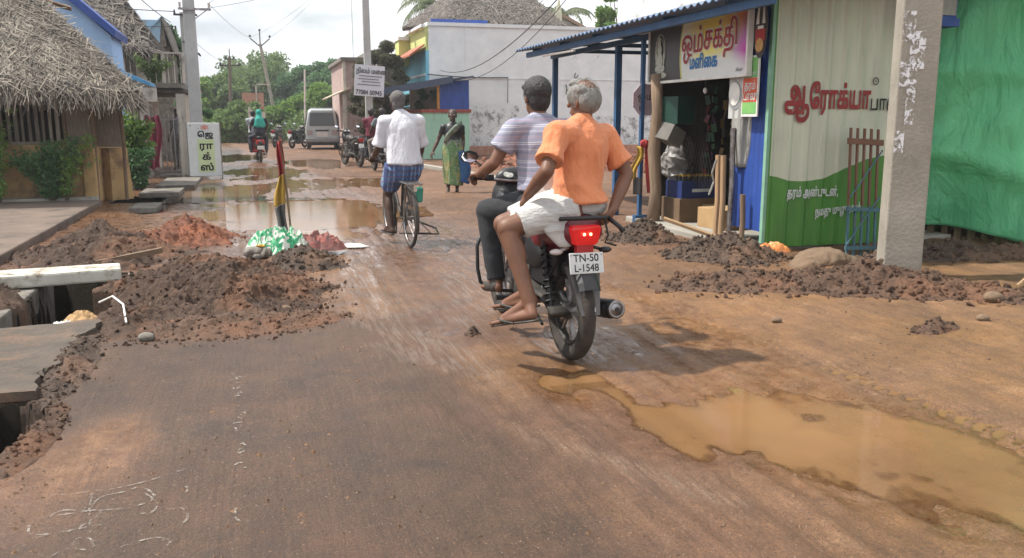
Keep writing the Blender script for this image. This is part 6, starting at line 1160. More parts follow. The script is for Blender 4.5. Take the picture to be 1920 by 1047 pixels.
# bicycle
def bicycle(label, loc, rz):
    t = thing('bicycle', label, 'bicycle', loc, rz); wheel(t, 'rear_wheel', 0, .335, .019, 'spoke', 32); fw_ = wheel(t, 'front_wheel', 1.12, .335, .019, 'spoke', 32)
    b = MB(); b.tube([(0, .42, .29), (0, .30, .80)], .014, 8); b.tube([(0, .32, .74), (0, .88, .80)], .014, 8); b.tube([(0, .42, .29), (0, .90, .72)], .016, 8); b.tube([(0, .86, .90), (0, .93, .66)], .017, 8)
    for s in (-1, 1): b.tube([(s * .055, 0, .335), (0, .32, .74)], .009, 6); b.tube([(s * .055, 0, .335), (s * .03, .42, .29)], .010, 6); b.tube([(s * .05, 1.12, .335), (s * .045, .97, .64), (0, .93, .66)], .011, 6)
    b.build('frame', 'black_dusty', t)
    strip_arc(0, .335, .362, R(20), R(205), .055).build('rear_mudguard', 'black_dusty', t); strip_arc(1.12, .335, .362, R(40), R(185), .055).build('front_mudguard', 'black_dusty', t)
    b = MB(); [b.tube([(x, -.25, .72), (x, .22, .73)], .006, 5) for x in (-.07, -.035, 0, .035, .07)]; b.tube([(-.085, .22, .73), (-.085, -.27, .72), (.085, -.27, .72), (.085, .22, .73)], .009, 6); [b.tube([(s * .085, -.2, .72), (s * .06, 0, .335)], .007, 6) for s in (-1, 1)]; b.build('carrier', 'metal', t)
    b = MB(); b.ell((0, .26, .84), (.09, .13, .035)); b.ell((0, .36, .83), (.035, .10, .028)); b.tube([(0, .29, .8), (0, .27, .86)], .012); b.build('saddle', 'black', t, smooth=True)
    b = MB(); b.tube([(-.27, .70, .97), (-.24, .86, 1.0), (0, .88, .98), (.24, .86, 1.0), (.27, .70, .97)], .011, 8); b.tube([(0, .86, .9), (0, .87, 1.0)], .013); hb = b.build('handlebar', 'metal', t, smooth=True); b = MB(); [b.tube([(s * .27, .74, .978), (s * .272, .64, .962)], .016, 8) for s in (-1, 1)]; b.build('grips', 'black', hb)
    b = MB(); b.cone((.045, .42, .29), (.052, .42, .29), .095, .095, 24); b.torus((.048, .42, .29), .09, .006, (1, 0, 0)); b.tube([(.048, .42, .385), (.048, 0, .37)], .006, 5); b.tube([(.048, .42, .195), (.048, 0, .30)], .006, 5); b.build('chainset', 'black_dusty', t)
    b = MB(); b.box((.06, .21, .33), (.018, .46, .13)); b.build('chain_guard', 'black_dusty', t, bevel=.005)
    for s in (-1, 1): b = MB(); b.tube([(s * .06, .42, .29), (s * .075, .42 + s * .02, .29 + s * .165)], .010, 6); b.box((s * .12, .42 + s * .02, .29 + s * .165), (.09, .09, .022)); b.build('pedal_crank', 'black_dusty', t)
    b = MB(); b.tube([(-.06, 0, .33), (-.15, -.12, .18), (.20, -.14, .17), (.06, 0, .335)], .009, 6); b.tube([(-.05, -.13, .175), (.30, -.10, .15), (.30, .02, .20), (.06, .02, .3)], .010, 6); b.build('stand', 'black_dusty', t)
    b = MB(); b.box((.06, -.19, .60), (.09, .06, .17), (R(10), 0, R(10))); b.build('green_pouch', mat('green_pouch', (.05, .28, .20), .7), t, bevel=.02); b = MB(); b.cone((0, -.28, .66), (0, -.29, .66), .022, .02, 12); b.build('reflector', 'chrome', t)
    return t
bic = bicycle('old black roadster bicycle with carrier ridden along the wet road', (1.62, 9.33, -.01), R(3))
# van
van = thing('van', 'small silver grey van parked with its rear towards the viewer', 'van', (3.05, 40.2, 0), R(-5))
def vsec(y, zt, wt, zb=.30, wb=.72, zm=1.02): return [(-wb, y, zb), (-wb - .02, y, zm * .6), (-wb, y, zm), (-wt, y, zt - .10), (-wt + .10, y, zt), (wt - .10, y, zt), (wt, y, zt - .10), (wb, y, zm), (wb + .02, y, zm * .6), (wb, y, zb)]
secs = [vsec(-.02, 1.02, .60, .42, .66, .9), vsec(0, 1.76, .56, .36), vsec(.12, 1.84, .60, .32), vsec(1.6, 1.86, .62), vsec(2.4, 1.84, .62), vsec(2.9, 1.5, .62), vsec(3.25, 1.05, .62, .32, .70, .95), vsec(3.3, .95, .58, .4, .66, .85)]
b = MB(); b.v = [p for s_ in secs[1:] for p in s_]; n_ = len(secs) - 1
for i in range(n_ - 1): b.f += [(i * 10 + k, i * 10 + (k + 1) % 10, i * 10 + 10 + (k + 1) % 10, i * 10 + 10 + k) for k in range(10)]
b.f += [tuple(range(10))[::-1], tuple((n_ - 1) * 10 + k for k in range(10))]
b.build('body', 'silver', van, bevel=.03)
b = MB(); b.prism([(-.56, -.012, 1.08), (.56, -.012, 1.08), (.50, .006, 1.66), (-.50, .006, 1.66)], (0, -.02, 0)); b.build('rear_window', 'glass', van, bevel=.01)
b = MB(); b.prism([(-.755, .25, 1.12), (-.755, 1.4, 1.12), (-.66, 1.4, 1.66), (-.655, .3, 1.66)], (-.01, 0, 0)); b.prism([(-.755, 1.5, 1.12), (-.755, 2.6, 1.12), (-.66, 2.45, 1.66), (-.66, 1.5, 1.66)], (-.01, 0, 0)); b.build('side_window', 'glass', van)
b = MB(); b.box((0, -.03, 1.87), (1.05, .10, .03)); b.build('roof_rim', 'silver', van)
b = MB(); b.bb(-.76, .76, -.12, .02, .36, .52); b.build('bumper', mat('grey_bumper', (.26, .28, .29), .5, c2=(.2, .21, .22)), van, bevel=.02)
b = MB(); b.bb(-.30, .30, -.03, -.008, .84, .90); b.build('tailgate_recess', 'black', van); b = MB(); b.bb(-.26, .26, -.035, -.01, .58, .80); b.build('plate_panel', 'plastic_white', van)
for s in (-1, 1): b = MB(); b.bb(s * .42, s * .66, -.03, -.006, .66, .88); b.build('tail_lamp', mat('dusty_lamp', (.40, .33, .31), .4), van); b = MB(); b.bb(s * .47, s * .65, -.036, -.031, .78, .84); 
for s in (-1, 1):
    for y in (.35, 2.75): w_ = MB().torus((s * .64, y, .27), .20, .07, (1, 0, 0), 28, 8).build('wheel', 'tyre', van, smooth=True); b = MB(); b.cone((s * .66, y, .27), (s * .70, y, .27), .15, .14, 18); b.build('rim', 'metal', w_)
b = MB(); b.bb(-.6, .6, .1, 3.1, .20, .34); b.build('underbody', 'black', van)
# scooter
sc_ = thing('scooter', 'red and dark scooter carrying two people away on the wet road', 'scooter', (.22, 29.2, .0), R(4)); wheel(sc_, 'rear_wheel', 0, .22, .05); wheel(sc_, 'front_wheel', 1.2, .22, .045)
b = MB(); b.ell((0, .12, .55), (.17, .33, .19)); b.ell((0, -.12, .62), (.13, .18, .12)); blob(b, 'rear_body', 'black', sc_, vox=.02); b = MB(); b.bb(-.13, .13, -.26, -.10, .58, .72); b.build('tail_lamp', 'red', sc_, bevel=.03); b = MB(); b.bb(-.11, .11, -.29, -.27, .42, .54); b.build('number_plate', 'plastic_white', sc_)
b = MB(); b.ell((0, .25, .80), (.13, .38, .06)); b.build('seat', 'black', sc_, smooth=True); b = MB(); b.box((0, .75, .33), (.36, .42, .06)); b.box((0, 1.0, .60), (.38, .05, .55), (R(-14), 0, 0)); b.tube([(0, 1.0, .85), (0, .95, 1.0)], .03); b.build('leg_shield', 'red', sc_, bevel=.02)
b = MB(); b.tube([(-.34, .86, 1.05), (0, .96, 1.02), (.34, .86, 1.05)], .018, 8); b.box((0, .98, 1.03), (.2, .12, .12)); b.build('handlebar', 'black', sc_); strip_arc(1.2, .22, .28, R(20), R(160), .12).build('front_mudguard', 'red', sc_)
b = MB(); b.tube([(.14, .3, .25), (.16, -.2, .28)], .05, 10); b.build('muffler', 'metal', sc_)
# ================================================================== PEOPLE
V = Vector
def hand(mb, wr, d, nrm, s=1., curl=.5, thumb=1):
    """palm, four unequal bent fingers and a thumb; d = direction of the hand, nrm = back of the hand"""
    d = V(d).normalized(); nrm = (V(nrm) - d * V(nrm).dot(d)).normalized(); sd_ = d.cross(nrm) * thumb; wr = V(wr)
    mb.ell(wr + d * .045 * s, (.040 * s, .048 * s, .016 * s), (sd_, d, nrm), 12, 8); mb.cap(wr - d * .01, wr + d * .03 * s, .024 * s, .024 * s, 8)
    for k, (o, l) in enumerate(((.029, .072), (.010, .080), (-.010, .075), (-.028, .060))):
        p = wr + d * .082 * s + sd_ * o * s; c1 = curl * (.8 + .12 * k); d1 = (d * math.cos(c1) - nrm * math.sin(c1)); d2 = (d * math.cos(c1 * 2.2) - nrm * math.sin(c1 * 2.2)); q = p + d1 * l * .5 * s
        mb.cap(p - d * .02 * s, q, .0098 * s, .0092 * s, 6); mb.cap(q, q + d2 * l * .5 * s, .0092 * s, .0075 * s, 6)
    p = wr + d * .02 * s + sd_ * .03 * s; q = p + (d * .6 + sd_ * .75 - nrm * .3).normalized() * .04 * s; mb.cap(p, q, .013 * s, .011 * s, 6); mb.cap(q, q + (d - nrm * .5 * curl + sd_ * .2).normalized() * .032 * s, .011 * s, .009 * s, 6)
def foot(mb, ank, toe, heel=None, s=1.):
    ank, toe = V(ank), V(toe); dz = V((0, 0, 1)); f = (toe - ank); f.z *= 1; fd = V((f.x, f.y, f.z)).normalized(); hl = V(heel) if heel is not None else ank + V((0, 0, -.055 * s)) - V((fd.x, fd.y, 0)) * .045 * s
    sd_ = fd.cross(dz).normalized(); ball = toe.lerp(hl, .24)
    mb.cap(ank, hl, .034 * s, .032 * s, 10); mb.cap(ank, ball + dz * .012, .033 * s, .026 * s, 10); mb.cap(hl, ball, .031 * s, .028 * s, 10)
    for k, o in enumerate((-.030, -.014, 0, .013, .025)): mb.cap(ball + sd_ * o * s, toe + sd_ * o * 1.05 * s - fd * (.006 * abs(k - (0 if True else 4))) * s, .013 * s, .0105 * s if k else .014 * s, 7)
def head(mb, H, f, up, s=1.):
    f = V(f).normalized(); up = V(up).normalized(); sd_ = f.cross(up).normalized(); H = V(H); B = (sd_, f, up)
    mb.ell(H + up * .022 * s, (.074 * s, .093 * s, .100 * s), B, 20, 14); mb.ell(H + f * .022 * s - up * .055 * s, (.056 * s, .066 * s, .060 * s), B); mb.cap(H + f * .070 * s - up * .100 * s, H + f * .055 * s - up * .090 * s, .022 * s, .03 * s, 8)
    mb.cap(H + f * .088 * s + up * .015 * s, H + f * .108 * s - up * .022 * s, .010 * s, .015 * s, 8); mb.ell(H + f * .088 * s - up * .062 * s, (.025 * s, .012 * s, .010 * s), B, 10, 6); mb.ell(H + f * .084 * s + up * .032 * s, (.052 * s, .012 * s, .010 * s), B, 12, 6)
    for g in (-1, 1): mb.ell(H + sd_ * g * .076 * s - up * .012 * s - f * .005 * s, (.010 * s, .019 * s, .032 * s), (sd_ * 1, (f - sd_ * g * .4).normalized(), up), 10, 8)
def torso(mb, J, k=0., hips=True):
    s_ = (V(J['sR']) - V(J['sL'])).normalized(); up = (V(J['N']) - V(J['P'])).normalized(); f = up.cross(s_).normalized(); hs = (V(J['hR']) - V(J['hL'])).normalized(); hf = V((0, 0, 1)).cross(hs); Cc = V(J['P']).lerp(V(J['N']), .66); sc = J.get('s', 1.)
    if hips: mb.ell(J['P'], ((.150 + k) * sc, (.105 + k) * sc, (.105 + k) * sc), (hs, hf, V((0, 0, 1))), 20, 12)
    mb.cap(V(J['P']) + up * .02, Cc, (.112 + k) * sc, (.118 + k) * sc, 18); mb.ell(Cc, ((.158 + k) * sc, (.108 + k) * sc, (.16 + k) * sc), (s_, f, up), 22, 14); mb.ell(V(J['P']).lerp(Cc, .45), ((.135 + k) * sc, (.105 + k) * sc, .15 * sc), (s_, f, up), 20, 12)
    mb.cap(J['sL'], J['sR'], (.052 + k * .8) * sc, (.052 + k * .8) * sc, 14); mb.cap(V(J['sL']).lerp(V(J['sR']), .25) + up * .005, V(J['N']) + up * .01, (.05 + k * .7) * sc, (.045 + k * .3) * sc, 10); mb.cap(V(J['sL']).lerp(V(J['sR']), .75) + up * .005, V(J['N']) + up * .01, (.05 + k * .7) * sc, (.045 + k * .3) * sc, 10)
    return s_, f, up
def body(name, label, J, m, vox=.008, loc=(0, 0, 0), rz=0, cat='person', arms=(.046, .037, .026), legs=(.080, .052, .036), hands=True, feet=True, curl=.5):
    mb = MB(); s_, f, up = torso(mb, J, -.012); sc = J.get('s', 1.); hf = V(J.get('face', f)); hu = V(J.get('hup', (0, 0, 1)))
    mb.cap(J['N'], V(J['H']) - hu * .03, .052 * sc, .05 * sc, 12); head(mb, J['H'], hf, hu, sc)
    for q in 'LR':
        S_, E_, A_ = V(J['s' + q]), V(J['e' + q]), V(J['w' + q]); mb.cap(S_, E_, (arms[0] + .006) * sc, arms[1] * sc, 12); mb.cap(E_, E_.lerp(A_, .35), arms[1] * sc, (arms[1] + .003) * sc, 12); mb.cap(E_.lerp(A_, .35), A_, (arms[1] + .003) * sc, arms[2] * sc, 12)
        d = V(J['d' + q]) if 'd' + q in J else A_ - E_; hand(mb, A_, d, J.get('n' + q, (0, 0, 1)), sc, J.get('curl' + q, curl), -1 if q == 'R' else 1)
        Hp, Kn, An = V(J['h' + q]), V(J['k' + q]), V(J['a' + q]); mb.cap(Hp, Kn, legs[0] * sc, legs[1] * sc, 14); mb.cap(Kn, An, (legs[1] - .004) * sc, legs[2] * sc, 12)
        back = V((0, 0, 0)); th = (Kn - Hp).normalized(); sh = (An - Kn).normalized(); back = (sh - th * sh.dot(th)); back = back.normalized() * -1 if back.length > .2 else V((0, -1, 0)); back = -th if abs(th.z) < .8 else -f
        mb.ell(Kn.lerp(An, .30) + back * .018 * sc, (.046 * sc, .046 * sc, .10 * sc), basis(sh)[0:3], 12, 8); foot(mb, An, J['t' + q], J.get('l' + q), sc)
    o = blob(mb, name, m, vox=vox, sm=3); o.location = loc; o.rotation_euler = (0, 0, rz); return tag(o, label, cat)
def shirt(name, J, m, par, k=.016, sl=.62, sw=(.072, .082), hem=None, wr=.005, vox=.008, seed=0, wf=9, ext=(), kh=0.):
    mb = MB(); s_, f, up = torso(mb, J, k, hips=False); sc = J.get('s', 1.)
    for q in 'LR': S_, E_ = V(J['s' + q]), V(J['e' + q]); mb.cap(S_, S_.lerp(E_, .3), (.052 + k * .6) * sc, sw[0] * .97 * sc, 14); mb.tube([S_, S_.lerp(E_, sl * .6), S_.lerp(E_, sl)], [(.058 + k * .5) * sc, sw[0] * sc, sw[1] * sc], 16)
    P = V(J['P']); h_ = hem if hem is not None else -.02; hs = (V(J['hR']) - V(J['hL'])).normalized(); hf = V((0, 0, 1)).cross(hs)
    mb.loft([(P.lerp(V(J['N']), .55), s_ * (.150 + k) * sc, f * (.108 + k) * sc), (P.lerp(V(J['N']), .25), (s_ + hs).normalized() * (.150 + k + kh * .8) * sc, (f + hf).normalized() * (.112 + k) * sc), (P + V((0, 0, h_)), hs * (.168 + k + kh) * sc, hf * (.125 + k + kh) * sc)], 24)
    mb.tube([V(J['N']) - up * .03, V(J['N']) + up * .012 * sc], [.078 * sc, .064 * sc], 16)
    for e_ in ext: e_(mb)
    return blob(mb, name, m, par, vox=vox, sm=7, wrinkle=wr, wf=wf, wst=(1, 1, .55), seed=seed)
def hair(J, m, par, kind='full', vox=.006, seed=1, name='hair', wr=.004):
    H = V(J['H']); f = V(J['face']).normalized(); up = V(J.get('hup', (0, 0, 1))).normalized(); sd_ = f.cross(up).normalized(); B = (sd_, f, up); s = J.get('s', 1.); mb = MB()
    if kind == 'full': mb.ell(H + up * .042 * s - f * .014 * s, (.084 * s, .098 * s, .090 * s), B, 20, 14); mb.ell(H - f * .040 * s - up * .012 * s, (.070 * s, .060 * s, .085 * s), B); mb.ell(H + up * .085 * s + f * .030 * s, (.062 * s, .065 * s, .035 * s), B); mb.ell(H + f * .060 * s + up * .062 * s - sd_ * .02, (.055 * s, .030 * s, .025 * s), B)
    elif kind == 'bald':
        mb.ell(H - f * .036 * s + up * .004 * s, (.084 * s, .068 * s, .082 * s), B, 20, 12)
        for g in (-1, 1): mb.ell(H + sd_ * g * .052 * s + up * .030 * s + f * .012 * s, (.034 * s, .068 * s, .060 * s), B); mb.ell(H + sd_ * g * .056 * s + up * .058 * s - f * .01, (.032 * s, .055 * s, .032 * s), B)
        mb.ell(H + f * .04 * s + up * .100 * s, (.066 * s, .045 * s, .026 * s), B); None
    elif kind == 'bun': mb.ell(H + up * .040 * s - f * .022 * s, (.080 * s, .092 * s, .086 * s), B, 18, 12); mb.ell(H - f * .10 * s - up * .01, (.045 * s, .04 * s, .045 * s), B)
    return blob(mb, name, m, par, vox=vox, sm=1, wrinkle=wr, wf=70, seed=seed)
def strands(J, m, par, n, ln, w, seed, top=.25, s=1.):
    """loose hair ends over the hair mass, lying mostly down the skull"""
    rn = random.Random(seed); H = V(J['H']); f = V(J['face']).normalized(); up = V(J.get('hup', (0, 0, 1))).normalized(); sd_ = f.cross(up).normalized(); mb = MB()
    for _ in range(n):
        a = rn.uniform(-math.pi, math.pi); el = rn.uniform(-.55, top) if rn.random() < .7 else rn.uniform(top, 1.45)
        if math.cos(a) > .35 and el < .5: continue
        d = (sd_ * math.sin(a) + f * math.cos(a)) * math.cos(el) + up * math.sin(el); p = H + up * .028 + V(sd_) * d.dot(sd_) * .080 + f * d.dot(f) * .098 + up * d.dot(up) * .100
        t_ = (up * -1 + d * rn.uniform(.0, .5) + V((rn.uniform(-.5, .5), rn.uniform(-.5, .5), 0))).normalized(); t_ = (t_ - d * t_.dot(d) * .75).normalized(); sw_ = t_.cross(d).normalized() * w * rn.uniform(.6, 1.3); l = ln * rn.uniform(.5, 1.3)
        mb.add([p - sw_, p + sw_, p + t_ * l * .6 + d * .004 + sw_ * .7, p + t_ * l * .6 + d * .004 - sw_ * .7, p + t_ * l + d * rn.uniform(-.002, .008)], [(0, 1, 2, 3), (3, 2, 4)])
    return mb.build('hair_strands', m, par, fix=False)
BL, BR = tuple(bike.location), R(2.0)
# ---- pillion passenger, sitting with both legs to the left
JP = dict(P=(.035, .03, .925), N=(.072, .02, 1.385), H=(.085, .045, 1.505), sL=(-.135, -.095, 1.320), sR=(.240, .09, 1.300), hL=(-.04, -.07, .90), hR=(-.03, .12, .90), eL=(-.235, -.205, 1.125), wL=(-.275, -.02, .985), eR=(.355, .02, 1.085), wR=(.215, -.10, .90),
    kL=(-.405, -.045, .805), aL=(-.325, -.185, .405), tL=(-.475, -.02, .262), lL=(-.325, -.235, .345), kR=(-.36, .17, .80), aR=(-.255, .04, .415), tR=(-.365, .27, .290), lR=(-.235, .00, .37), face=(-.50, .85, -.05), hup=(-.05, .0, 1), nL=(-.5, -.2, .8), dL=(-.25, .6, -.62), nR=(.8, -.2, .2), dR=(-.6, -.5, -.55), curlL=.5, curlR=.7)
pas = body('person', 'elderly man in orange shirt and white dhoti riding pillion, legs to the left', JP, 'skin_a', .0075, BL, BR, legs=(.088, .060, .041), arms=(.048, .040, .029))
shp = shirt('orange_shirt', JP, 'orange', pas, .024, .74, (.064, .082), hem=.015, wr=.0085, vox=.007, seed=3, wf=10, kh=.036)
strands(JP, mat('grey_strand', (.36, .355, .33), .6, c2=(.17, .165, .155), s=30, bump=0, isl=.4), hair(JP, 'hair_grey', pas, 'bald', .006, 2, wr=.0015), 3200, .018, .0010, 5, .0)
mb = MB(); mb.ell((.02, .02, .915), (.195, .160, .105), None, 20, 12); P_ = V(JP['P']); mb.loft([(P_ + V((0, 0, .085)), V((.145, .06, 0)), V((-.05, .118, 0))), (P_ + V((-.02, 0, -.02)), V((.16, .03, 0)), V((-.03, .15, 0)))], 22)
for q, e_ in (('L', .80), ('R', .84)): h_, k_ = V(JP['h' + q]), V(JP['k' + q]); mb.tube([h_ + V((.02, 0, .0)), h_.lerp(k_, .4) + V((0, 0, .01)), h_.lerp(k_, e_) + V((0, 0, .0))], [.108, .094, .084], 18)
mb.ell((-.20, .06, .855), (.15, .14, .055)); mb.ell((-.10, .20, .89), (.10, .11, .06)); mb.loft([((-.09, -.10, .88), (.13, .0, 0), (0, .035, 0)), ((-.12, -.135, .80), (.10, 0, .02), (0, .028, 0)), ((-.10, -.150, .70), (.035, 0, 0), (0, .014, 0))], 14)
mb.ell((-.06, .27, 1.0), (.075, .045, .11)); mb.ell((-.12, .25, .93), (.07, .06, .08))
dh = blob(mb, 'white_dhoti', 'cotton', pas, vox=.008, sm=3, wrinkle=.006, wf=8, wst=(.5, 1.6, 1.6), seed=11)
def sandal(par, an, toe, heel, m='black'):
    toe, heel = V(toe), V(heel); d = (toe - heel).normalized(); sd_ = d.cross(V((0, 0, 1))).normalized(); dn = V((0, 0, -1)); up_ = sd_.cross(d).normalized()
    a = heel - d * .035 - up_ * .034; bq = toe + d * .018 - up_ * .016; mid = a.lerp(bq, .55); b = MB()
    b.loft([(a, sd_ * .018, up_ * .008), (a + d * .03, sd_ * .034, up_ * .009), (mid - d * .02, sd_ * .032, up_ * .009), (bq - d * .05, sd_ * .045, up_ * .009), (bq, sd_ * .022, up_ * .008)], 14); o = b.build('sandal', m, par, smooth=True)
    b = MB(); v0 = bq - d * .055 + up_ * .034; b.tube([v0 - up_ * .02 + d * .02, v0, v0 - d * .04 + sd_ * .042 - up_ * .010, mid - d * .03 + sd_ * .036], .007, 6); b.tube([v0, v0 - d * .04 - sd_ * .042 - up_ * .010, mid - d * .03 - sd_ * .036], .007, 6); b.build('strap', m, o)
sandal(pas, None, JP['tL'], JP['lL'], 'black_dusty'); sandal(pas, None, JP['tR'], JP['lR'], 'black_dusty')
# ---- man at the handlebar
def polo_mat():
    mm, n, b = node_mat('striped_polo'); tcv = N(n, 'TexCoord').outputs['Object']; sp = N(n, 'SeparateXYZ'); n.links.new(tcv, sp.inputs[0]); off = noise_n(n, 3, vec=tcv); m0 = N(n, 'Math', operation='MULTIPLY_ADD', _1=.04); n.links.new(off, m0.inputs[0]); n.links.new(sp.outputs[2], m0.inputs[2])
    m1 = N(n, 'Math', operation='DIVIDE', _1=.105); n.links.new(m0.outputs[0], m1.inputs[0]); fr = N(n, 'Math', operation='FRACT'); n.links.new(m1.outputs[0], fr.inputs[0]); r = N(n, 'ValToRGB'); e = r.color_ramp; e.interpolation = 'CONSTANT'
    base, lt, pk_, dk = (.20, .205, .275), (.52, .52, .56), (.25, .18, .23), (.15, .155, .22); st = [(0, base), (.10, lt), (.135, base), (.20, lt), (.235, base), (.48, pk_), (.55, base), (.60, dk), (.72, base), (.84, lt), (.87, base)]
    while len(e.elements) < len(st): e.elements.new(.5)
    for i, (p, c) in enumerate(st): e.elements[i].position = p; e.elements[i].color = (*c, 1)
    n.links.new(fr.outputs[0], r.inputs[0]); n.links.new(mix(n, .10, r.outputs[0], (.62, .61, .68)), b.inputs['Base Color']); b.inputs['Roughness'].default_value = .85; bump_n(n, b, [(noise_n(n, 220, vec=tcv), .25, .002)]); return mm
JD = dict(P=(0, .43, .91), N=(-.005, .53, 1.40), H=(-.01, .565, 1.535), sL=(-.185, .50, 1.345), sR=(.175, .50, 1.345), hL=(-.09, .45, .88), hR=(.09, .45, .88), eL=(-.305, .52, 1.135), wL=(-.335, .735, 1.055), eR=(.30, .52, 1.14), wR=(.335, .735, 1.055),
    kL=(-.275, .76, .815), aL=(-.245, .68, .385), tL=(-.26, .84, .30), kR=(.26, .78, .815), aR=(.24, .68, .385), tR=(.25, .86, .30), face=(-.12, .98, 0), dL=(-.12, .75, -.1), dR=(.12, .75, -.1), nL=(0, .1, 1), nR=(0, .1, 1), curlL=.9, curlR=.9)
drv = body('person', 'black haired man in lavender striped polo shirt steering the maroon motorcycle', JD, 'skin_b', .0075, BL, BR)
shirt('striped_polo', JD, polo_mat(), drv, .014, .62, (.070, .078), hem=.06, wr=.005, vox=.008, seed=8)
strands(JD, mat('black_strand', (.02, .019, .02), .4, c2=(.05, .045, .045), s=30, bump=0, isl=.4), hair(JD, 'hair_black', drv, 'full', .006, 3, wr=.003), 2600, .028, .0012, 6, .3)
mb = MB(); mb.ell(JD['P'], (.165, .125, .12)); mb.cap(JD['hL'], JD['hR'], .10, .10)
for q in 'LR': mb.cap(JD['h' + q], JD['k' + q], .098, .074, 16); a_, k_ = V(JD['a' + q]), V(JD['k' + q]); mb.cap(k_, k_.lerp(a_, .5), .072, .064, 14); mb.tube([k_.lerp(a_, .3), k_.lerp(a_, 1.02)], [.066, .056], 16)
blob(mb, 'trousers', 'trouser', drv, vox=.009, sm=2, wrinkle=.005, wf=9, seed=5)
for q in 'LR': mb = MB(); a_, t_ = V(JD['a' + q]), V(JD['t' + q]); mb.cap(a_ + V((0, -.02, -.05)), t_ + V((0, 0, .0)), .042, .036, 12); mb.cap(a_, a_ + V((0, 0, -.05)), .045, .045, 10); blob(mb, 'shoe', 'black_dusty', drv, vox=.008, sm=2)
# ---- cyclist
def plaid_mat():
    mm, n, b = node_mat('blue_plaid'); tcv = N(n, 'TexCoord').outputs['Object']; sp = N(n, 'SeparateXYZ'); n.links.new(tcv, sp.inputs[0]); col = (.06, .11, .24)
    outc = None
    for ax, sc, c in ((0, 21, (.26, .38, .52)), (2, 17, (.16, .08, .12)), (0, 9, (.035, .06, .17))):
        m1 = N(n, 'Math', operation='MULTIPLY', _1=sc); n.links.new(sp.outputs[ax], m1.inputs[0]); fr = N(n, 'Math', operation='FRACT'); n.links.new(m1.outputs[0], fr.inputs[0]); lt = N(n, 'Math', operation='LESS_THAN', _1=.3); n.links.new(fr.outputs[0], lt.inputs[0]); q = N(n, 'Math', operation='MULTIPLY', _1=.6); n.links.new(lt.outputs[0], q.inputs[0]); outc = mix(n, q.outputs[0], outc if outc is not None else col, c)
    n.links.new(outc, b.inputs['Base Color']); b.inputs['Roughness'].default_value = .9; return mm
JC = dict(P=(0, .20, .93), N=(-.02, .30, 1.455), H=(-.035, .35, 1.585), sL=(-.20, .27, 1.375), sR=(.18, .27, 1.375), hL=(-.10, .22, .90), hR=(.10, .22, .90), eL=(-.255, .34, 1.10), wL=(-.275, .57, .985), eR=(.235, .36, 1.10), wR=(.275, .58, .985), kL=(-.14, .47, .56), aL=(-.145, .36, .205), tL=(-.20, .50, .145),
    kR=(.13, .60, .80), aR=(.115, .42, .50), tR=(.13, .58, .44), face=(-.1, 1, -.05), dL=(0, .5, -.1), dR=(0, .5, -.1))
cyc = body('person', 'grey haired man in white shirt and blue checked lungi riding the bicycle', JC, 'skin_d', .009, tuple(bic.location), R(3), legs=(.080, .056, .040))
shirt('white_shirt', JC, 'shirt_white', cyc, .032, .95, (.068, .080), hem=-.02, wr=.010, vox=.009, seed=20, wf=6)
hair(JC, 'hair_dgrey', cyc, 'full', .008, 4, wr=.003)
mb = MB(); mb.ell((0, .21, .90), (.175, .14, .12)); [mb.tube([V(JC['h' + q]), V(JC['h' + q]).lerp(V(JC['k' + q]), e_)], [.118, .105], 16) for q, e_ in (('L', .74), ('R', .8))]; mb.loft([((0, .2, .96), (.165, 0, 0), (0, .13, 0)), ((0, .24, .80), (.19, 0, 0), (0, .13, 0)), ((-.02, .28, .70), (.175, 0, 0), (0, .11, 0))], 20)
blob(mb, 'checked_lungi', plaid_mat(), cyc, vox=.010, sm=2, wrinkle=.010, wf=7, wst=(1.5, 1, .5), seed=14)
sandal(cyc, None, V(JC['tL']) + V((0, 0, -.01)), V(JC['aL']) + V((.0, -.05, -.055)), 'black_dusty')
# ---- woman walking towards the viewer, face turned to the camera
JW = dict(P=(0, 0, .80), N=(0, .0, 1.235), H=(0, .02, 1.36), sL=(-.145, 0, 1.165), sR=(.145, 0, 1.165), hL=(-.08, 0, .78), hR=(.08, 0, .78), eL=(-.17, -.04, .93), wL=(-.16, .06, .72), eR=(.24, -.03, .95), wR=(.33, .05, .74), kL=(-.07, .06, .43), aL=(-.06, -.06, .085), tL=(-.05, .10, .02), kR=(.08, -.02, .42), aR=(.09, -.02, .085), tR=(.10, .15, .02), face=(.05, 1, 0), s=.90)
wl_, wz = (3.62, 15.95, 0.0), R(180 - 14)
wom = body('person', 'dark skinned woman in a green and gold sari walking along the road edge', JW, 'skin_d', .009, wl_, wz)
def sari_mat(nm, a, b_, c, s):
    mm, n, b = node_mat(nm); tcv = N(n, 'TexCoord').outputs['Object']; v1 = noise_n(n, s, (1, 1, .5), vec=tcv, det=3); col = mix(n, ramp(n, v1, [(.42, 0.), (.5, 1.)]), a, b_); col = mix(n, ramp(n, noise_n(n, s * 2.3, vec=tcv, det=2), [(.58, 0.), (.62, 1.)]), col, c); n.links.new(col, b.inputs['Base Color']); b.inputs['Roughness'].default_value = .75; return mm
mb = MB(); mb.loft([((0, 0, .92), (.135, 0, 0), (0, .105, 0)), ((0, 0, .78), (.17, 0, 0), (0, .14, 0)), ((0, .01, .45), (.165, 0, 0), (0, .14, 0)), ((.0, .02, .16), (.15, 0, .02), (0, .15, 0))], 28); blob(mb, 'sari_skirt', sari_mat('sari_gold', (.22, .22, .08), (.10, .20, .08), (.32, .30, .20), 12), wom, vox=.011, sm=2, wrinkle=.016, wf=9, wst=(1.6, 1.6, .22), seed=3)
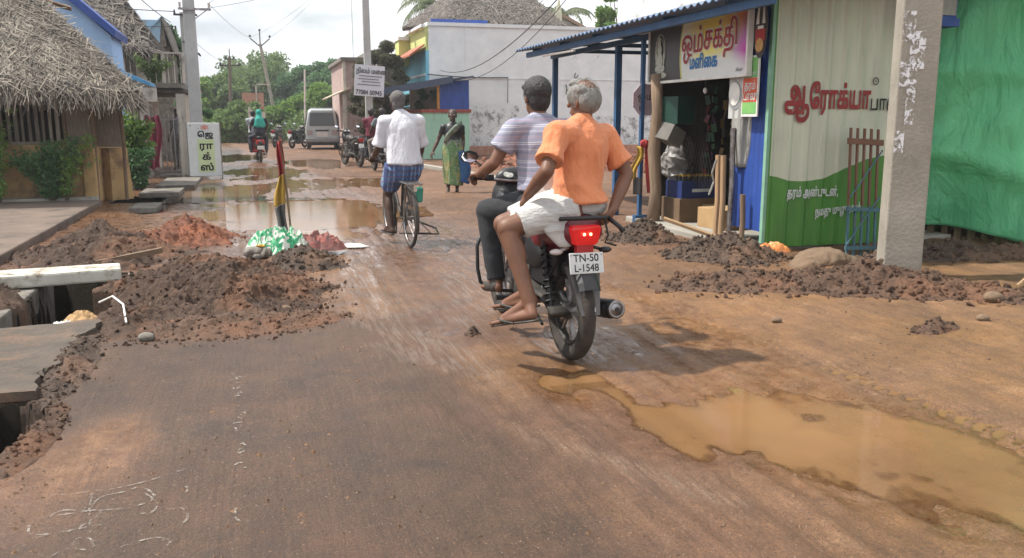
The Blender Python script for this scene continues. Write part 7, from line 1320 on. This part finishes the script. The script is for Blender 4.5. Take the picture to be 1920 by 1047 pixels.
mb = MB(); mb.loft([((-.13, .03, .74), (.06, 0, 0), (0, .13, 0)), ((-.19, .05, .45), (.10, 0, 0), (0, .10, 0)), ((-.17, .05, .20), (.09, 0, 0.03), (0, .08, 0))], 16); blob(mb, 'blue_pleats', mat('deep_blue_cloth', (.02, .06, .26), .8, c2=(.03, .12, .20)), wom, vox=.011, sm=2, wrinkle=.012, wf=10, wst=(1.5, 1.5, .2), seed=4)
shirt('blouse', JW, 'black', wom, .008, .55, (.052, .054), hem=.16, wr=.002, vox=.010)
mb = MB(); mb.tube([(.13, .085, .90), (.06, .125, 1.02), (-.05, .115, 1.14), (-.12, .02, 1.225), (-.10, -.10, 1.12), (-.05, -.13, .9), (-.03, -.15, .70)], [.055, .075, .075, .055, .07, .10, .11], 12, flat=.45); mb.loft([((0, 0, .96), (.145, 0, 0), (0, .115, 0)), ((0, 0, .84), (.16, 0, 0), (0, .13, 0))], 22); blob(mb, 'sari_drape', sari_mat('sari_grey', (.30, .33, .27), (.14, .18, .14), (.08, .10, .08), 18), wom, vox=.010, sm=2, wrinkle=.010, wf=12, wst=(1, 1, .4), seed=6)
hair(JW, 'hair_black', wom, 'bun', .008, 5); wom.scale = (1.14, 1.1, 1.07)
f_ = V(JW['face']).normalized(); sd_ = f_.cross(V((0, 0, 1))).normalized(); mb = MB(); [mb.ell(V(JW['H']) + f_ * .076 + sd_ * g * .028 + V((0, 0, .012)), (.013, .008, .007), (sd_, f_, V((0, 0, 1))), 8, 6) for g in (-1, 1)]; mb.build('eyes', 'plastic_white', wom, smooth=True)
# ---- riders farther off
def seated(label, loc, rz, dy, skin, m_shirt, m_leg, hairm, vox=.016, hk='full', scarf=None, sx=0., arms_fwd=True, sc=.95, up=0.):
    J = dict(P=(sx, .40 + dy, .92 + up), N=(sx, .46 + dy, 1.42 + up), H=(sx, .49 + dy, 1.55 + up), sL=(-.18 + sx, .44 + dy, 1.345 + up), sR=(.18 + sx, .44 + dy, 1.345 + up), hL=(-.09, .42 + dy, .88 + up), hR=(.09, .42 + dy, .88 + up), eL=(-.26, .50 + dy, 1.13 + up), eR=(.26, .50 + dy, 1.13 + up), wL=(-.24, .72 + dy, 1.02 + up), wR=(.24, .72 + dy, 1.02 + up),
        kL=(-.25, .76 + dy, .80 + up), kR=(.25, .76 + dy, .80 + up), aL=(-.24, .66 + dy, .38 + up), aR=(.24, .66 + dy, .38 + up), tL=(-.25, .82 + dy, .32 + up), tR=(.25, .82 + dy, .32 + up), face=(0, 1, 0), s=sc)
    o = body('person', label, J, skin, vox, loc, rz); shirt('shirt', J, m_shirt, o, .02, .65, (.07, .08), hem=.02, wr=.006, vox=vox); mb = MB(); mb.ell(J['P'], (.16, .12, .11))
    for q in 'LR': mb.cap(J['h' + q], J['k' + q], .095, .07, 12); mb.tube([J['k' + q], J['a' + q]], [.07, .055], 12)
    blob(mb, 'trousers', m_leg, o, vox=vox, sm=2)
    if scarf is None: hair(J, hairm, o, hk, .012)
    else:
        mb = MB(); H = V(J['H']); mb.ell(H + V((0, -.01, .03)), (.095, .11, .115)); mb.cap(H + V((0, -.02, -.05)), V(J['N']) + V((0, -.04, -.08)), .09, .13); mb.loft([(V(J['N']) + V((0, -.03, -.02)), (.15, 0, 0), (0, .13, 0)), (V(J['N']) + V((0, -.06, -.26)), (.19, 0, 0), (0, .13, 0)), (V(J['N']) + V((0, -.08, -.40)), (.06, 0, 0), (0, .06, 0))], 18); blob(mb, 'head_scarf', scarf, o, vox=vox, sm=3, wrinkle=.008, wf=8)
    return o
maroon_c = mat('maroon_cloth', (.16, .03, .05), .85); grey_c = mat('slate_shirt', (.15, .18, .19), .85, c2=(.11, .13, .14)); brown_c = mat('taupe_trouser', (.16, .13, .12), .85); pale_c = mat('pale_grey_shirt', (.42, .45, .48), .85)
seated('black haired man in slate grey shirt riding on the dark red motorcycle', (3.28, 22.3, 0), R(6), -.08, 'skin_d', grey_c, brown_c, 'hair_black', sx=.02)
seated('person in maroon shirt in front on the dark red motorcycle', (3.28, 22.3, 0), R(6), .36, 'skin_d', maroon_c, 'trouser', 'hair_black', sx=-.16)
seated('rider in pale grey shirt in front on the far scooter', (.22, 29.2, 0), R(4), .16, 'skin_d', pale_c, 'trouser', 'hair_black', sx=-.13)
seated('pillion rider with turquoise green head scarf and dark clothes on the far scooter', (.22, 29.2, 0), R(4), -.26, 'skin_d', mat('dark_abaya', (.02, .022, .035), .8), mat('dark_skirt', (.05, .05, .07), .8), None, scarf=mat('teal_scarf', (.03, .34, .27), .8, c2=(.02, .25, .21)), sx=.03, sc=1.02)
def standing(label, loc, rz, skin, ms, ml, hm, s=.95, vox=.014):
    J = dict(P=(0, 0, .95), N=(0, 0, 1.43), H=(0, .02, 1.56), sL=(-.18, 0, 1.36), sR=(.18, 0, 1.36), hL=(-.09, 0, .9), hR=(.09, 0, .9), eL=(-.23, -.02, 1.1), eR=(.23, -.02, 1.1), wL=(-.24, .08, .86), wR=(.24, .08, .86), kL=(-.1, .02, .5), kR=(.1, .02, .5), aL=(-.1, 0, .09), aR=(.1, 0, .09), tL=(-.12, .15, .03), tR=(.12, .15, .03), face=(0, 1, 0), s=s)
    o = body('person', label, J, skin, vox, loc, rz); shirt('shirt', J, ms, o, .02, .8, (.07, .08), hem=-.08, wr=.006, vox=vox); mb = MB(); mb.ell(J['P'], (.16, .12, .11)); [mb.tube([J['h' + q], J['k' + q], J['a' + q]], [.1, .08, .075], 12) for q in 'LR']; blob(mb, 'dhoti', ml, o, vox=vox, sm=2, wrinkle=.008); hair(J, hm, o, 'full', .012); return o
standing('person in white clothes standing by the gate beyond the pink cloth', (-1.95, 25.4, 0), R(150), 'skin_d', 'shirt_white', 'cotton', 'hair_black', s=.8)
